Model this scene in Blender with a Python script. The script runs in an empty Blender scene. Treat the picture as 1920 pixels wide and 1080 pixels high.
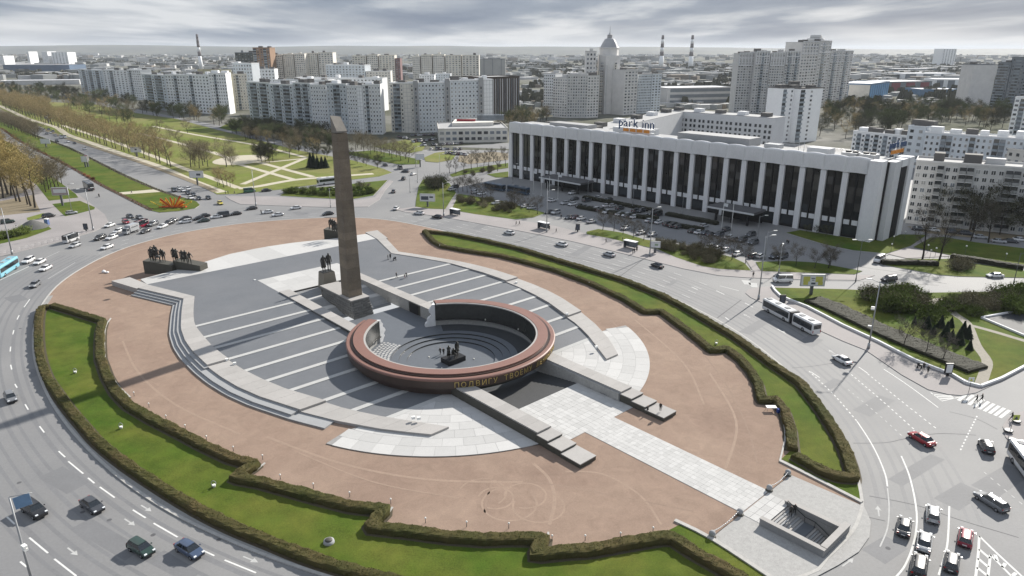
import bpy, bmesh, math, random
from mathutils import Vector, Matrix, noise
random.seed(7)
R = math.radians
scn = bpy.context.scene
col = scn.collection

# ------------------------------------------------------------------ camera, sky, sun, exposure
CAMH = 62.0
FPX = 1312.0                      # focal length in pixels of the 1920 wide photograph
TH = math.atan(448.0 / FPX)       # downward pitch
cam = bpy.data.cameras.new('camera')
camo = bpy.data.objects.new('camera', cam)
col.objects.link(camo)
camo.location = (0, 0, CAMH)
camo.rotation_euler = (math.pi / 2 - TH, 0, 0)
cam.sensor_width = 36.0
cam.lens = 36.0 * FPX / 1920.0
cam.clip_start = 0.5
cam.clip_end = 60000
scn.camera = camo
scn.render.resolution_x, scn.render.resolution_y = 1024, 576

SUN_EL, SUN_AZ = R(30.0), R(39.0)           # azimuth from +Y towards +X
wd = bpy.data.worlds.new('World')
scn.world = wd
wd.use_nodes = True
nt = wd.node_tree
nt.nodes.clear()
def nn(t, typ, **kw):
    n = t.nodes.new(typ)
    for k, v in kw.items():
        setattr(n, k, v)
    return n
wo = nn(nt, 'ShaderNodeOutputWorld')
bg = nn(nt, 'ShaderNodeBackground')
bg.inputs[1].default_value = 0.092
sky = nn(nt, 'ShaderNodeTexSky', sky_type='NISHITA', sun_disc=False)
sky.sun_elevation = SUN_EL
sky.sun_rotation = SUN_AZ
sky.altitude = 60
sky.dust_density = 2.0
tc = nn(nt, 'ShaderNodeTexCoord')
sep = nn(nt, 'ShaderNodeSeparateXYZ')
nt.links.new(tc.outputs['Generated'], sep.inputs[0])
# cloud sheet: project the view direction on a plane high above, so that the clouds crowd towards the horizon
zc = nn(nt, 'ShaderNodeMath', operation='MAXIMUM'); zc.inputs[1].default_value = 0.0
nt.links.new(sep.outputs['Z'], zc.inputs[0])
za = nn(nt, 'ShaderNodeMath', operation='ADD'); za.inputs[1].default_value = 0.045
nt.links.new(zc.outputs[0], za.inputs[0])
dx = nn(nt, 'ShaderNodeMath', operation='DIVIDE'); dy = nn(nt, 'ShaderNodeMath', operation='DIVIDE')
nt.links.new(sep.outputs['X'], dx.inputs[0]); nt.links.new(za.outputs[0], dx.inputs[1])
nt.links.new(sep.outputs['Y'], dy.inputs[0]); nt.links.new(za.outputs[0], dy.inputs[1])
cmb = nn(nt, 'ShaderNodeCombineXYZ')
nt.links.new(dx.outputs[0], cmb.inputs[0]); nt.links.new(dy.outputs[0], cmb.inputs[1])
mp = nn(nt, 'ShaderNodeMapping'); mp.inputs['Scale'].default_value = (0.40, 0.17, 1); mp.inputs['Location'].default_value = (5.3, 2.6, 0)
nt.links.new(cmb.outputs[0], mp.inputs[0])
n1 = nn(nt, 'ShaderNodeTexNoise'); n1.inputs['Scale'].default_value = 1.0; n1.inputs['Detail'].default_value = 7; n1.inputs['Roughness'].default_value = 0.52
n1.inputs['Distortion'].default_value = 0.1
nt.links.new(mp.outputs[0], n1.inputs['Vector'])
cr = nn(nt, 'ShaderNodeValToRGB')
e = cr.color_ramp.elements
e[0].position = 0.38; e[0].color = (1.25, 1.58, 2.2, 1)
e[1].position = 0.64; e[1].color = (5.0, 5.15, 5.35, 1)
m_ = cr.color_ramp.elements.new(0.5); m_.color = (2.05, 2.4, 2.95, 1)
nt.links.new(n1.outputs['Fac'], cr.inputs[0])
# brighter band low over the horizon, where the overcast thins, and the usual brightening towards the zenith
hb = nn(nt, 'ShaderNodeMapRange'); hb.inputs[1].default_value = 0.0; hb.inputs[2].default_value = 0.055
hb.inputs[3].default_value = 1.0; hb.inputs[4].default_value = 0.0; hb.interpolation_type = 'SMOOTHSTEP'
# the cloud base is uneven: shift the height of the band with a slow noise
n2 = nn(nt, 'ShaderNodeTexNoise'); n2.inputs['Scale'].default_value = 2.6; n2.inputs['Detail'].default_value = 4
mp2 = nn(nt, 'ShaderNodeMapping'); mp2.inputs['Scale'].default_value = (1, 1, 6); mp2.inputs['Location'].default_value = (1.3, 0.4, 0)
nt.links.new(tc.outputs['Generated'], mp2.inputs[0]); nt.links.new(mp2.outputs[0], n2.inputs['Vector'])
ns = nn(nt, 'ShaderNodeMath', operation='MULTIPLY_ADD'); ns.inputs[1].default_value = -0.16; ns.inputs[2].default_value = 0.088
nt.links.new(n2.outputs['Fac'], ns.inputs[0])
nz = nn(nt, 'ShaderNodeMath', operation='ADD')
nt.links.new(sep.outputs['Z'], nz.inputs[0]); nt.links.new(ns.outputs[0], nz.inputs[1])
nt.links.new(nz.outputs[0], hb.inputs[0])
hmx = nn(nt, 'ShaderNodeMix', data_type='RGBA')
hmx.inputs[7].default_value = (5.6, 5.65, 5.7, 1)
hs = nn(nt, 'ShaderNodeMath', operation='MULTIPLY'); hs.inputs[1].default_value = 0.85
nt.links.new(hb.outputs[0], hs.inputs[0])
nt.links.new(hs.outputs[0], hmx.inputs[0]); nt.links.new(cr.outputs[0], hmx.inputs[6])
zen = nn(nt, 'ShaderNodeMath', operation='MULTIPLY_ADD'); zen.inputs[1].default_value = 0.5; zen.inputs[2].default_value = 0.86
nt.links.new(zc.outputs[0], zen.inputs[0])
vs = nn(nt, 'ShaderNodeVectorMath', operation='SCALE')
nt.links.new(hmx.outputs[2], vs.inputs[0]); nt.links.new(zen.outputs[0], vs.inputs['Scale'])
cmx = nn(nt, 'ShaderNodeMix', data_type='RGBA'); cmx.inputs[0].default_value = 0.97
nt.links.new(sky.outputs[0], cmx.inputs[6]); nt.links.new(vs.outputs[0], cmx.inputs[7])
nt.links.new(cmx.outputs[2], bg.inputs[0]); nt.links.new(bg.outputs[0], wo.inputs[0])

sl = bpy.data.lights.new('sun', 'SUN'); sl.energy = 4.5; sl.angle = R(1.0); sl.color = (1, .95, .87)
slo = bpy.data.objects.new('sun', sl); col.objects.link(slo)
slo.rotation_euler = Vector((math.sin(SUN_AZ) * math.cos(SUN_EL), math.cos(SUN_AZ) * math.cos(SUN_EL), math.sin(SUN_EL))).to_track_quat('Z', 'Y').to_euler()
slo.location = (120, 150, 200)
scn.view_settings.view_transform = 'Standard'
scn.view_settings.look = 'None'
scn.view_settings.gamma = 1.0
scn.view_settings.use_curve_mapping = False
scn.view_settings.exposure = 0.82
scn.render.engine = 'CYCLES'
cy = scn.cycles
cy.use_denoising = True
cy.max_bounces = 6; cy.diffuse_bounces = 2; cy.glossy_bounces = 2; cy.transmission_bounces = 3; cy.volume_bounces = 0; cy.transparent_max_bounces = 6
cy.caustics_reflective = False; cy.caustics_refractive = False

# ------------------------------------------------------------------ projection helpers
def g(px, py, z=0.0):
    """world point at height z that the photograph shows at pixel (px, py)"""
    x = (px - 960) / FPX; y = -(py - 540) / FPX
    d = (x, math.cos(TH) + y * math.sin(TH), -math.sin(TH) + y * math.cos(TH))
    t = (CAMH - z) / -d[2]
    return Vector((d[0] * t, d[1] * t, z))
AXA = 0.7372
A_ = Vector((math.sin(AXA), -math.cos(AXA), 0)); B_ = Vector((-A_.y, A_.x, 0))
C0 = Vector((-12.9, 139.75, 0)) - 0.5 * B_
def W(s, t, z=0.0):
    """monument frame: s along its axis to the front, t to the side"""
    p = C0 + A_ * s + B_ * t
    return Vector((p.x, p.y, z))
ROT = math.atan2(A_.y, A_.x)       # heading of the monument's axis

def smooth(pts, n=4, closed=False):
    """Catmull-Rom through the points"""
    P = [Vector(p) for p in pts]; m = len(P); out = []
    rng = range(m) if closed else range(m - 1)
    for i in rng:
        if closed:
            a, b, c, d = P[(i - 1) % m], P[i], P[(i + 1) % m], P[(i + 2) % m]
        else:
            a, b, c, d = P[max(i - 1, 0)], P[i], P[i + 1], P[min(i + 2, m - 1)]
        for k in range(n):
            u = k / n
            out.append(0.5 * ((2 * b) + (c - a) * u + (2 * a - 5 * b + 4 * c - d) * u * u + (3 * b - a - 3 * c + d) * u ** 3))
    if not closed:
        out.append(P[-1])
    return out
def G_(pts, z=0.0, n=0, closed=False):
    w = [g(x, y, z) for x, y in pts]
    return smooth(w, n, closed) if n else w

# ------------------------------------------------------------------ mesh builder
class MB:
    def __init__(s):
        s.v = []; s.f = []; s.m = []; s.sm = []
    def add(s, vs, fs, mi=0, smooth=False):
        o = len(s.v)
        s.v.extend([tuple(v) for v in vs])
        for f in fs:
            s.f.append(tuple(i + o for i in f)); s.m.append(mi); s.sm.append(smooth)
        return s
    def obox(s, c, ax, ay, az, mi=0):
        """box: centre and three half-axis vectors"""
        c, ax, ay, az = Vector(c), Vector(ax), Vector(ay), Vector(az)
        vs = [c + ax * i + ay * j + az * k for i in (-1, 1) for j in (-1, 1) for k in (-1, 1)]
        fs = [(0, 1, 3, 2), (4, 6, 7, 5), (0, 4, 5, 1), (2, 3, 7, 6), (0, 2, 6, 4), (1, 5, 7, 3)]
        if ax.cross(ay).dot(az) < 0:
            fs = [f[::-1] for f in fs]
        return s.add(vs, fs, mi)
    def box(s, x0, x1, y0, y1, z0, z1, mi=0):
        return s.obox(((x0 + x1) / 2, (y0 + y1) / 2, (z0 + z1) / 2), ((x1 - x0) / 2, 0, 0), (0, (y1 - y0) / 2, 0), (0, 0, (z1 - z0) / 2), mi)
    def lbox(s, s0, s1, t0, t1, z0, z1, mi=0):
        """box in the monument frame"""
        c = W((s0 + s1) / 2, (t0 + t1) / 2, (z0 + z1) / 2)
        return s.obox(c, A_ * ((s1 - s0) / 2), B_ * ((t1 - t0) / 2), Vector((0, 0, (z1 - z0) / 2)), mi)
    def prism(s, poly, z0, z1, mi=0, mside=None, bottom=False):
        """vertical prism over a polygon (any orientation)"""
        P = [Vector((p[0], p[1])) for p in poly]
        a = sum(P[i].x * P[(i + 1) % len(P)].y - P[(i + 1) % len(P)].x * P[i].y for i in range(len(P)))
        if a < 0: P.reverse()
        n = len(P); o = len(s.v)
        s.v.extend([(p.x, p.y, z0) for p in P]); s.v.extend([(p.x, p.y, z1) for p in P])
        for i in range(n):
            j = (i + 1) % n
            s.f.append((o + i, o + j, o + n + j, o + n + i)); s.m.append(mi if mside is None else mside); s.sm.append(False)
        from mathutils.geometry import tessellate_polygon
        for t in tessellate_polygon([[Vector((p.x, p.y, 0)) for p in P]]):
            a_, b_, c_ = t
            if (P[b_] - P[a_]).cross(P[c_] - P[a_]) < 0: b_, c_ = c_, b_
            s.f.append((o + n + a_, o + n + b_, o + n + c_)); s.m.append(mi); s.sm.append(False)
            if bottom:
                s.f.append((o + a_, o + c_, o + b_)); s.m.append(mi); s.sm.append(False)
        return s
    def sheet(s, poly, z, mi=0, holes=()):
        from mathutils.geometry import tessellate_polygon
        PL = [[Vector((p[0], p[1], 0)) for p in q] for q in (poly, *holes)]
        P = [p for q in PL for p in q]; o = len(s.v)
        s.v.extend([(p.x, p.y, z) for p in P])
        for a_, b_, c_ in tessellate_polygon(PL):
            if (P[b_] - P[a_]).cross(P[c_] - P[a_]).z < 0: b_, c_ = c_, b_
            s.f.append((o + a_, o + b_, o + c_)); s.m.append(mi); s.sm.append(False)
        return s
    def tube(s, p0, p1, r0, r1=None, n=8, mi=0, caps=True, smooth=True):
        p0, p1 = Vector(p0), Vector(p1); r1 = r0 if r1 is None else r1
        d = (p1 - p0).normalized()
        u = d.orthogonal().normalized(); w = d.cross(u)
        o = len(s.v)
        for p, r in ((p0, r0), (p1, r1)):
            for k in range(n):
                a = 2 * math.pi * k / n
                s.v.append(tuple(p + (u * math.cos(a) + w * math.sin(a)) * r))
        for k in range(n):
            j = (k + 1) % n
            s.f.append((o + k, o + j, o + n + j, o + n + k)); s.m.append(mi); s.sm.append(smooth)
        if caps:
            s.f.append(tuple(o + n + k for k in range(n))); s.m.append(mi); s.sm.append(False)
            s.f.append(tuple(o + k for k in reversed(range(n)))); s.m.append(mi); s.sm.append(False)
        return s
    def ribbon(s, pts, w, z, mi=0):
        """flat strip of width w along a line at height z"""
        P = [Vector((p[0], p[1], 0)) for p in pts]; o = len(s.v); n = len(P)
        for i, p in enumerate(P):
            d = (P[min(i + 1, n - 1)] - P[max(i - 1, 0)]).normalized()
            q = Vector((-d.y, d.x, 0)) * (w / 2)
            s.v.append((p.x - q.x, p.y - q.y, z)); s.v.append((p.x + q.x, p.y + q.y, z))
        for i in range(n - 1):
            a = o + 2 * i
            s.f.append((a, a + 2, a + 3, a + 1)); s.m.append(mi); s.sm.append(False)
        return s
    def wallstrip(s, pts, off0, off1, z0, z1, mi=0, zs=None):
        """kerb or wall that follows a line between two side offsets"""
        P = [Vector((p[0], p[1], 0)) for p in pts]; o = len(s.v); n = len(P)
        for i, p in enumerate(P):
            d = (P[min(i + 1, n - 1)] - P[max(i - 1, 0)]).normalized()
            q = Vector((-d.y, d.x, 0))
            zt = z1 if zs is None else zs[i]
            for oo, zz in ((off0, z0), (off1, z0), (off1, zt), (off0, zt)):
                s.v.append((p.x + q.x * oo, p.y + q.y * oo, zz))
        for i in range(n - 1):
            a = o + 4 * i
            for k in range(4):
                j = (k + 1) % 4
                s.f.append((a + k, a + 4 + k, a + 4 + j, a + j) if off0 > off1 else (a + k, a + j, a + 4 + j, a + 4 + k)); s.m.append(mi); s.sm.append(False)
        for a, rev in ((o, 0), (o + 4 * (n - 1), 1)):
            f = (a, a + 1, a + 2, a + 3)
            s.f.append(f[::-1] if rev else f); s.m.append(mi); s.sm.append(False)
        return s
    def lathe(s, prof, c=(0, 0, 0), n=16, mi=0, smooth=True):
        o = len(s.v); m = len(prof)
        for k in range(n):
            a = 2 * math.pi * k / n
            for r, z in prof:
                s.v.append((c[0] + r * math.cos(a), c[1] + r * math.sin(a), c[2] + z))
        for k in range(n):
            j = (k + 1) % n
            for i in range(m - 1):
                s.f.append((o + k * m + i, o + j * m + i, o + j * m + i + 1, o + k * m + i + 1)); s.m.append(mi); s.sm.append(smooth)
        return s
    def mesh(s, name, mats):
        me = bpy.data.meshes.new(name)
        me.from_pydata(s.v, [], s.f)
        for m in (mats if isinstance(mats, (list, tuple)) else [mats]):
            me.materials.append(m)
        if any(s.m): me.polygons.foreach_set('material_index', s.m)
        if any(s.sm): me.polygons.foreach_set('use_smooth', s.sm)
        me.update()
        return me

def wloc(o):
    v = Vector((0, 0, 0))
    while o is not None:
        v += o.location; o = o.parent
    return v
def link(name, me, parent=None, loc=(0, 0, 0), rz=0.0):
    o = bpy.data.objects.new(name, me); col.objects.link(o)
    if parent is not None: o.parent = parent
    o.location = loc
    if rz: o.rotation_euler = (0, 0, rz)
    return o
def put(name, mb, mats, parent=None, at=None):
    """one mesh object out of world coordinates; a part is moved into its (unrotated) parent's frame"""
    if not mb.v: return None
    if parent is not None:
        base = wloc(parent); loc = Vector((0, 0, 0))
    else:
        if at is None:
            xs = [v[0] for v in mb.v]; ys = [v[1] for v in mb.v]; zs = [v[2] for v in mb.v]
            at = Vector(((min(xs) + max(xs)) / 2, (min(ys) + max(ys)) / 2, min(zs)))
        base = Vector(at); loc = base
    mb.v = [(v[0] - base.x, v[1] - base.y, v[2] - base.z) for v in mb.v]
    return link(name, mb.mesh(name, mats), parent, loc)
def tag(o, label=None, cat=None, group=None, kind=None):
    if label: o['label'] = label
    if cat: o['category'] = cat
    if group: o['group'] = group
    if kind: o['kind'] = kind
    return o
def thing(name, loc, label, cat, group=None, rz=0.0):
    return tag(link(name, None, None, loc, rz), label, cat, group)
def copy_tree(o, parent=None, label=None):
    c = o.copy(); col.objects.link(c); c.parent = parent
    if label: c['label'] = label
    for ch in KIDS.get(o.name, []): copy_tree(ch, c)
    return c
KIDS = {}
def kids(root):
    """remember the children of a prototype and of its parts (obj.children is slow in a big scene)"""
    st = [root]
    while st:
        o = st.pop(); ch = list(o.children); KIDS[o.name] = ch; st += ch

# ------------------------------------------------------------------ materials
MATS = {}
def M(name, c, rough=.85, var=.12, scale=.5, fine=None, metal=0.0, spec=.3, bump=0.0, c2=None, s2=.02, v2=.5, coat=0.0, space='pos', distort=0.0, stretch=None, rnd=0.0):
    """procedural surface: base colour broken up by a coarse and a fine noise; c2 is a second colour in large patches"""
    if name in MATS: return MATS[name]
    m = bpy.data.materials.new(name); m.use_nodes = True
    t = m.node_tree; b = t.nodes['Principled BSDF']
    b.inputs['Roughness'].default_value = rough; b.inputs['Metallic'].default_value = metal
    b.inputs['Specular IOR Level'].default_value = spec
    if coat: b.inputs['Coat Weight'].default_value = coat; b.inputs['Coat Roughness'].default_value = .08
    c = tuple(c[:3]) if isinstance(c, (tuple, list)) else (c, c, c)
    b.inputs['Base Color'].default_value = (*c, 1)
    if var or c2:
        if space == 'pos':
            src = nn(t, 'ShaderNodeNewGeometry').outputs['Position']
        else:
            src = nn(t, 'ShaderNodeTexCoord').outputs['Object']
        if stretch:
            mpn = nn(t, 'ShaderNodeMapping'); mpn.inputs['Scale'].default_value = stretch
            t.links.new(src, mpn.inputs[0]); src = mpn.outputs[0]
        def nz_(sc, det=3):
            n = nn(t, 'ShaderNodeTexNoise'); n.inputs['Scale'].default_value = sc; n.inputs['Detail'].default_value = det
            n.inputs['Roughness'].default_value = .6; n.inputs['Distortion'].default_value = distort
            t.links.new(src, n.inputs['Vector']); return n.outputs['Fac']
        last = None
        if c2:
            mr = nn(t, 'ShaderNodeMapRange'); mr.inputs[1].default_value = .5 - .5 * (1 - v2) * .5; mr.inputs[2].default_value = .5 + .5 * (1 - v2) * .5
            t.links.new(nz_(s2, 6), mr.inputs[0])
            mx = nn(t, 'ShaderNodeMix', data_type='RGBA')
            mx.inputs[6].default_value = (*c, 1); mx.inputs[7].default_value = (*c2, 1)
            t.links.new(mr.outputs[0], mx.inputs[0]); last = mx.outputs[2]
        k = nn(t, 'ShaderNodeMapRange'); k.inputs[1].default_value = .25; k.inputs[2].default_value = .75
        k.inputs[3].default_value = 1 - var; k.inputs[4].default_value = 1 + var
        nf = nz_(scale, 4)
        if fine:
            ad = nn(t, 'ShaderNodeMath', operation='MULTIPLY_ADD'); ad.inputs[1].default_value = .5
            h = nn(t, 'ShaderNodeMath', operation='MULTIPLY'); h.inputs[1].default_value = .5
            ff = nz_(fine, 2)
            t.links.new(ff, h.inputs[0]); t.links.new(nf, ad.inputs[0]); t.links.new(h.outputs[0], ad.inputs[2]); nf = ad.outputs[0]
        t.links.new(nf, k.inputs[0])
        kk = k.outputs[0]
        if rnd:
            oi = nn(t, 'ShaderNodeObjectInfo'); rm = nn(t, 'ShaderNodeMapRange'); rm.inputs[3].default_value = 1 - rnd; rm.inputs[4].default_value = 1 + rnd
            t.links.new(oi.outputs['Random'], rm.inputs[0])
            mu = nn(t, 'ShaderNodeMath', operation='MULTIPLY'); t.links.new(kk, mu.inputs[0]); t.links.new(rm.outputs[0], mu.inputs[1]); kk = mu.outputs[0]
        vm = nn(t, 'ShaderNodeVectorMath', operation='SCALE')
        if last: t.links.new(last, vm.inputs[0])
        else: vm.inputs[0].default_value = c
        t.links.new(kk, vm.inputs['Scale']); t.links.new(vm.outputs[0], b.inputs['Base Color'])
        if bump:
            bp = nn(t, 'ShaderNodeBump'); bp.inputs['Strength'].default_value = bump; bp.inputs['Distance'].default_value = .1
            t.links.new(nf, bp.inputs['Height']); t.links.new(bp.outputs[0], b.inputs['Normal'])
    MATS[name] = m
    return m

# ------------------------------------------------------------------ materials of the setting
m_ground = M('far_ground', (.085, .090, .060), var=.35, scale=.012, fine=.08, c2=(.19, .185, .17), s2=.006, v2=.3, spec=.05, rough=1.0)
m_asph = M('asphalt', (.178, .179, .184), var=.13, scale=.05, fine=2.5, c2=(.235, .232, .228), s2=.03, v2=.1, rough=.76, spec=.38)
m_pave = M('pavement_asphalt', (.255, .24, .235), var=.12, scale=.12, fine=3, c2=(.31, .285, .28), s2=.05, v2=.3)
m_kerb = M('kerb_granite', (.40, .39, .37), var=.15, scale=1.5)
m_path = M('gravel_path', (.46, .42, .33), var=.12, scale=.3, fine=3)
m_grass = M('spring_grass', (.050, .092, .010), var=.5, scale=.28, fine=5, c2=(.108, .118, .022), s2=.075, v2=.3, rough=.95, spec=.1)
m_dry = M('dry_grass', (.128, .168, .028), var=.35, scale=.2, fine=3, c2=(.19, .178, .07), s2=.03, v2=.3, rough=.95, spec=.1)
m_earth = M('bare_earth', (.20, .165, .11), var=.25, scale=.3, fine=2.5)
m_sand = M('pink_sand', (.305, .226, .175), var=.22, scale=.35, fine=5, c2=(.222, .157, .123), s2=.045, v2=.0, rough=.95, spec=.1, distort=1.2)
m_white = M('white_paint', (.62, .62, .60), var=.22, scale=2.0, fine=9)
m_worn = M('worn_paint', (.42, .42, .41), var=.25, scale=1.2, fine=8)
m_tar = M('tar_seam', (.10, .10, .105), var=.2, scale=1)

# ------------------------------------------------------------------ ground to the horizon
def arc(r, a0, a1, n, tc=.3):
    return [W(r * math.cos(a0 + (a1 - a0) * i / n), tc + r * math.sin(a0 + (a1 - a0) * i / n)) for i in range(n + 1)]
# the sunken court of the monument and the stair down to the underpass are real openings in the ground
COURT = [W(-55, -9.3), W(-17.2, -9.3)] + arc(19.4, math.pi + .51, math.pi * 2 - .5, 24) + [W(30, -9), W(30, 9)] + arc(19.4, .49, math.pi - .51, 24) + [W(-17.2, 9.3), W(-55, 9.3)]
WELL = [W(75.9, -4.1), W(83.6, -4.1), W(83.6, 2.4), W(75.9, 2.4)]
HOLES = (COURT, WELL)
mb = MB().sheet([(-26000, -400), (26000, -400), (26000, 34000), (-26000, 34000)], -.06, 0, HOLES)
tag(put('ground', mb, m_ground, at=(0, 0, -.06)), kind='structure')
# low ridge on the horizon
mb = MB(); n = 120; rows = []
for j, (yy, hs_) in enumerate(((8200, 0.0), (9300, .55), (10600, 1.0), (12000, .5))):
    row = []
    for i in range(n + 1):
        x = -9500 + 19000 * i / n
        u = x / 11000.0
        h = 92 + 16 * noise.noise((u * 3.1 + 4, 1.7, 0)) + 7 * noise.noise((u * 11, 5.2, 0))
        h += 34 * math.exp(-((u + .52) / .14) ** 2) + 22 * math.exp(-((u + .22) / .07) ** 2) + 16 * math.exp(-((u + .09) / .05) ** 2)
        h -= 22 * max(0, min(1, (u - .22) / .3))
        row.append((x, yy + 300 * noise.noise((u * 4, j, 3)), -1 + max(h, 6) * hs_))
    rows.append(row)
vs = [p for r in rows for p in r]
fs = [(j * (n + 1) + i, j * (n + 1) + i + 1, (j + 1) * (n + 1) + i + 1, (j + 1) * (n + 1) + i) for j in range(3) for i in range(n)]
mb.add(vs, fs, 0, True)
tag(put('hills', mb, M('hill_wood', (.05, .06, .055), var=.4, scale=.0025, c2=(.10, .10, .08), s2=.0012)), kind='structure')

# ------------------------------------------------------------------ carriageway sheet, avenue, side streets
def sheet(name, poly, z, mat, parent=None, kind='structure'):
    o = put(name, MB().sheet(poly, z), mat, parent)
    if parent is None: tag(o, kind=kind)
    return o
def slab(name, poly, z0, z1, mat, parent=None, kind='structure', side=None):
    mb = MB(); mb.prism(poly, z0, z1, 0, 1 if side else None)
    o = put(name, mb, [mat, side] if side else mat, parent)
    if parent is None: tag(o, kind=kind)
    return o
road = put('road', MB().sheet([(-330, 25), (430, 25), (430, 330), (300, 430), (-40, 460), (-330, 460)], 0.0, 0, HOLES), m_asph); tag(road, kind='structure')
# avenue to the far left and its continuation
av = sheet('avenue', [g(*p) for p in ((207, 414), (150, 367), (67, 307), (20, 263), (-60, 225), (-160, 185), (-260, 160), (-230, 152), (-60, 180), (0, 203), (33, 220), (100, 247), (167, 270), (267, 303), (367, 340), (420, 364))], .006, m_asph)
sheet('side_street', [g(*p) for p in ((700, 345), (760, 345), (800, 322), (740, 312), (662, 294), (553, 271), (420, 237), (253, 204), (150, 186), (140, 189), (253, 211), (420, 246), (553, 280), (662, 300), (722, 316))], .010, m_asph)

def onground(name, px, z, mat, n=0, z0=None, side=None, parent=None):
    poly = G_(px, 0, n, True)
    if z0 is None: return sheet(name, poly, z, mat, parent)
    return slab(name, poly, z0, z, mat, parent, side=side)

# central island: sand oval with a granite kerb
ISL_L = [(640, 408), (540, 412), (440, 421), (340, 437), (260, 457), (200, 479), (150, 505), (112, 531), (88, 556), (72, 582), (63, 610), (60, 640), (63, 675), (75, 715), (95, 757), (126, 802), (165, 846), (215, 892), (275, 936), (345, 977), (430, 1017), (520, 1053), (640, 1092), (760, 1120), (900, 1140), (1100, 1150), (1300, 1132)]
ISL_R = [(1513, 1082), (1553, 1050), (1600, 1001), (1616, 965), (1619, 940), (1609, 890), (1592, 842), (1560, 785), (1520, 738), (1475, 693), (1420, 648), (1360, 608), (1290, 572), (1200, 533), (1100, 500), (1000, 473), (900, 450), (800, 426), (720, 412)]
isl = G_(ISL_L + ISL_R, 0, 3, True)
island = put('sand_island', MB().sheet(isl, .12, 0, HOLES), m_sand); tag(island, kind='structure')
mb = MB().wallstrip(isl + [isl[0], isl[1]], .0, .45, -.02, .17)
put('kerb', mb, m_kerb, island)
m_gut = M('concrete_gutter', (.27, .265, .255), var=.18, scale=.5, fine=4)
for q in ([(88, 556), (72, 582), (63, 610), (60, 640), (63, 675), (75, 715), (95, 757), (126, 802), (165, 846), (215, 892), (275, 936), (345, 977), (430, 1017), (520, 1053), (640, 1092), (760, 1120)], [(1619, 940), (1609, 890), (1592, 842), (1560, 785), (1520, 738), (1475, 693), (1420, 648), (1360, 608), (1290, 572), (1200, 533), (1100, 500), (1000, 473), (900, 450)]):
    put('edge_strip', MB().wallstrip(G_(q, 0, 3), .44, 1.45, .1, .15), m_gut, island)

# pavements and lawns around
LP = [(-60, 492), (0, 481), (25, 475), (75, 463), (120, 451), (175, 435), (192, 427), (203, 416), (196, 402), (150, 367), (133, 357), (67, 306), (20, 262), (-60, 222), (-250, 200), (-250, 530)]
lp = onground('pavement', LP, .12, m_pave, 0, -.02, m_kerb)
onground('lawn', [(-60, 440), (0, 435), (48, 428), (91, 425), (97, 430), (50, 447), (0, 458), (-60, 470)], .15, m_grass)
onground('lawn', [(98, 383), (150, 377), (178, 389), (177, 393), (143, 402), (122, 406), (113, 398)], .15, m_grass)
onground('lawn', [(40, 330), (67, 345), (92, 377), (147, 371), (142, 364), (66, 308), (22, 270), (-60, 232), (-200, 215), (-200, 260), (-40, 300)], .15, m_grass)
onground('bare_ground', [(-60, 385), (0, 378), (62, 366), (70, 385), (76, 397), (0, 405), (-60, 412)], .15, m_earth)
onground('bare_ground', [(-200, 262), (-40, 302), (38, 332), (48, 350), (50, 360), (0, 374), (-60, 382), (-250, 400)], .152, m_earth)
onground('lawn', [(50, 409), (82, 400), (86, 404), (72, 411), (52, 414)], .15, m_dry)
MEDR = [(375, 385), (368, 378), (345, 371), (300, 356), (283, 349), (233, 327), (133, 277), (67, 253), (20, 230), (-60, 198)]
MEDL = [(-60, 212), (0, 241), (43, 270), (117, 307), (187, 347), (220, 364), (282, 395), (300, 399), (337, 396), (366, 391)]
onground('median_lawn', MEDR + MEDL, .15, m_grass, 0, -.02, m_kerb)
onground('path', [(216, 362), (222, 366), (306, 360), (296, 355)], .156, m_path)
park = onground('park_lawn', [(407, 365), (443, 364), (523, 356), (595, 346), (662, 337), (712, 331), (735, 324), (720, 317), (662, 301), (553, 281), (420, 247), (330, 223), (253, 212), (180, 196), (0, 186), (-160, 176), (-160, 182), (-60, 192), (0, 204), (33, 221), (100, 248), (167, 271), (267, 304), (367, 341)], .12, m_dry, 0, -.02, m_kerb)
def path(px, w, z=.126, name='path', mat=None, n=4, zz=0):
    o = put(name, MB().ribbon(G_(px, zz, n), w, z), mat or m_path); tag(o, kind='structure'); return o
path([(-60, 178), (0, 199), (50, 222), (83, 232), (108, 240), (125, 252), (167, 267), (233, 290), (300, 313), (350, 335), (417, 361)], 4.5)
path([(117, 235), (160, 249), (217, 267), (300, 298), (342, 315), (393, 333), (447, 353)], 3.6, .128)
path([(447, 354), (483, 350), (550, 338), (620, 332), (700, 326)], 4.5, .131)
for k, q in enumerate([[(443, 307), (550, 337)], [(487, 305), (587, 332)], [(455, 346), (572, 297)], [(533, 285), (575, 296)], [(398, 285), (432, 298)], [(260, 250), (313, 263), (367, 277), (412, 291)], [(287, 237), (367, 253), (473, 271), (533, 285)], [(430, 300), (487, 305), (575, 297)]]):
    path(q, 3.2, .134 + .003 * k)
c_ = g(452, 300); tag(put('path', MB().sheet([(c_.x + 15 * math.cos(a * .314), c_.y + 20 * math.sin(a * .314)) for a in range(20)], .165), m_path), kind='structure')
path([(0, 206), (100, 250), (167, 273), (267, 306), (367, 343), (405, 360)], 3.0, .129, 'verge', m_earth)
onground('lawn', [(525, 367), (570, 370), (625, 373), (665, 373), (700, 367), (713, 353), (727, 338), (687, 342), (623, 350), (545, 356)], .15, m_grass, 0, -.02, m_kerb)
onground('pavement', [(422, 368), (520, 369), (570, 373), (665, 376), (703, 370), (716, 354), (730, 338), (737, 340), (722, 357), (712, 374), (690, 388), (620, 389), (520, 386), (450, 383), (432, 375)], .12, m_pave, 0, -.02, m_kerb)
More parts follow.
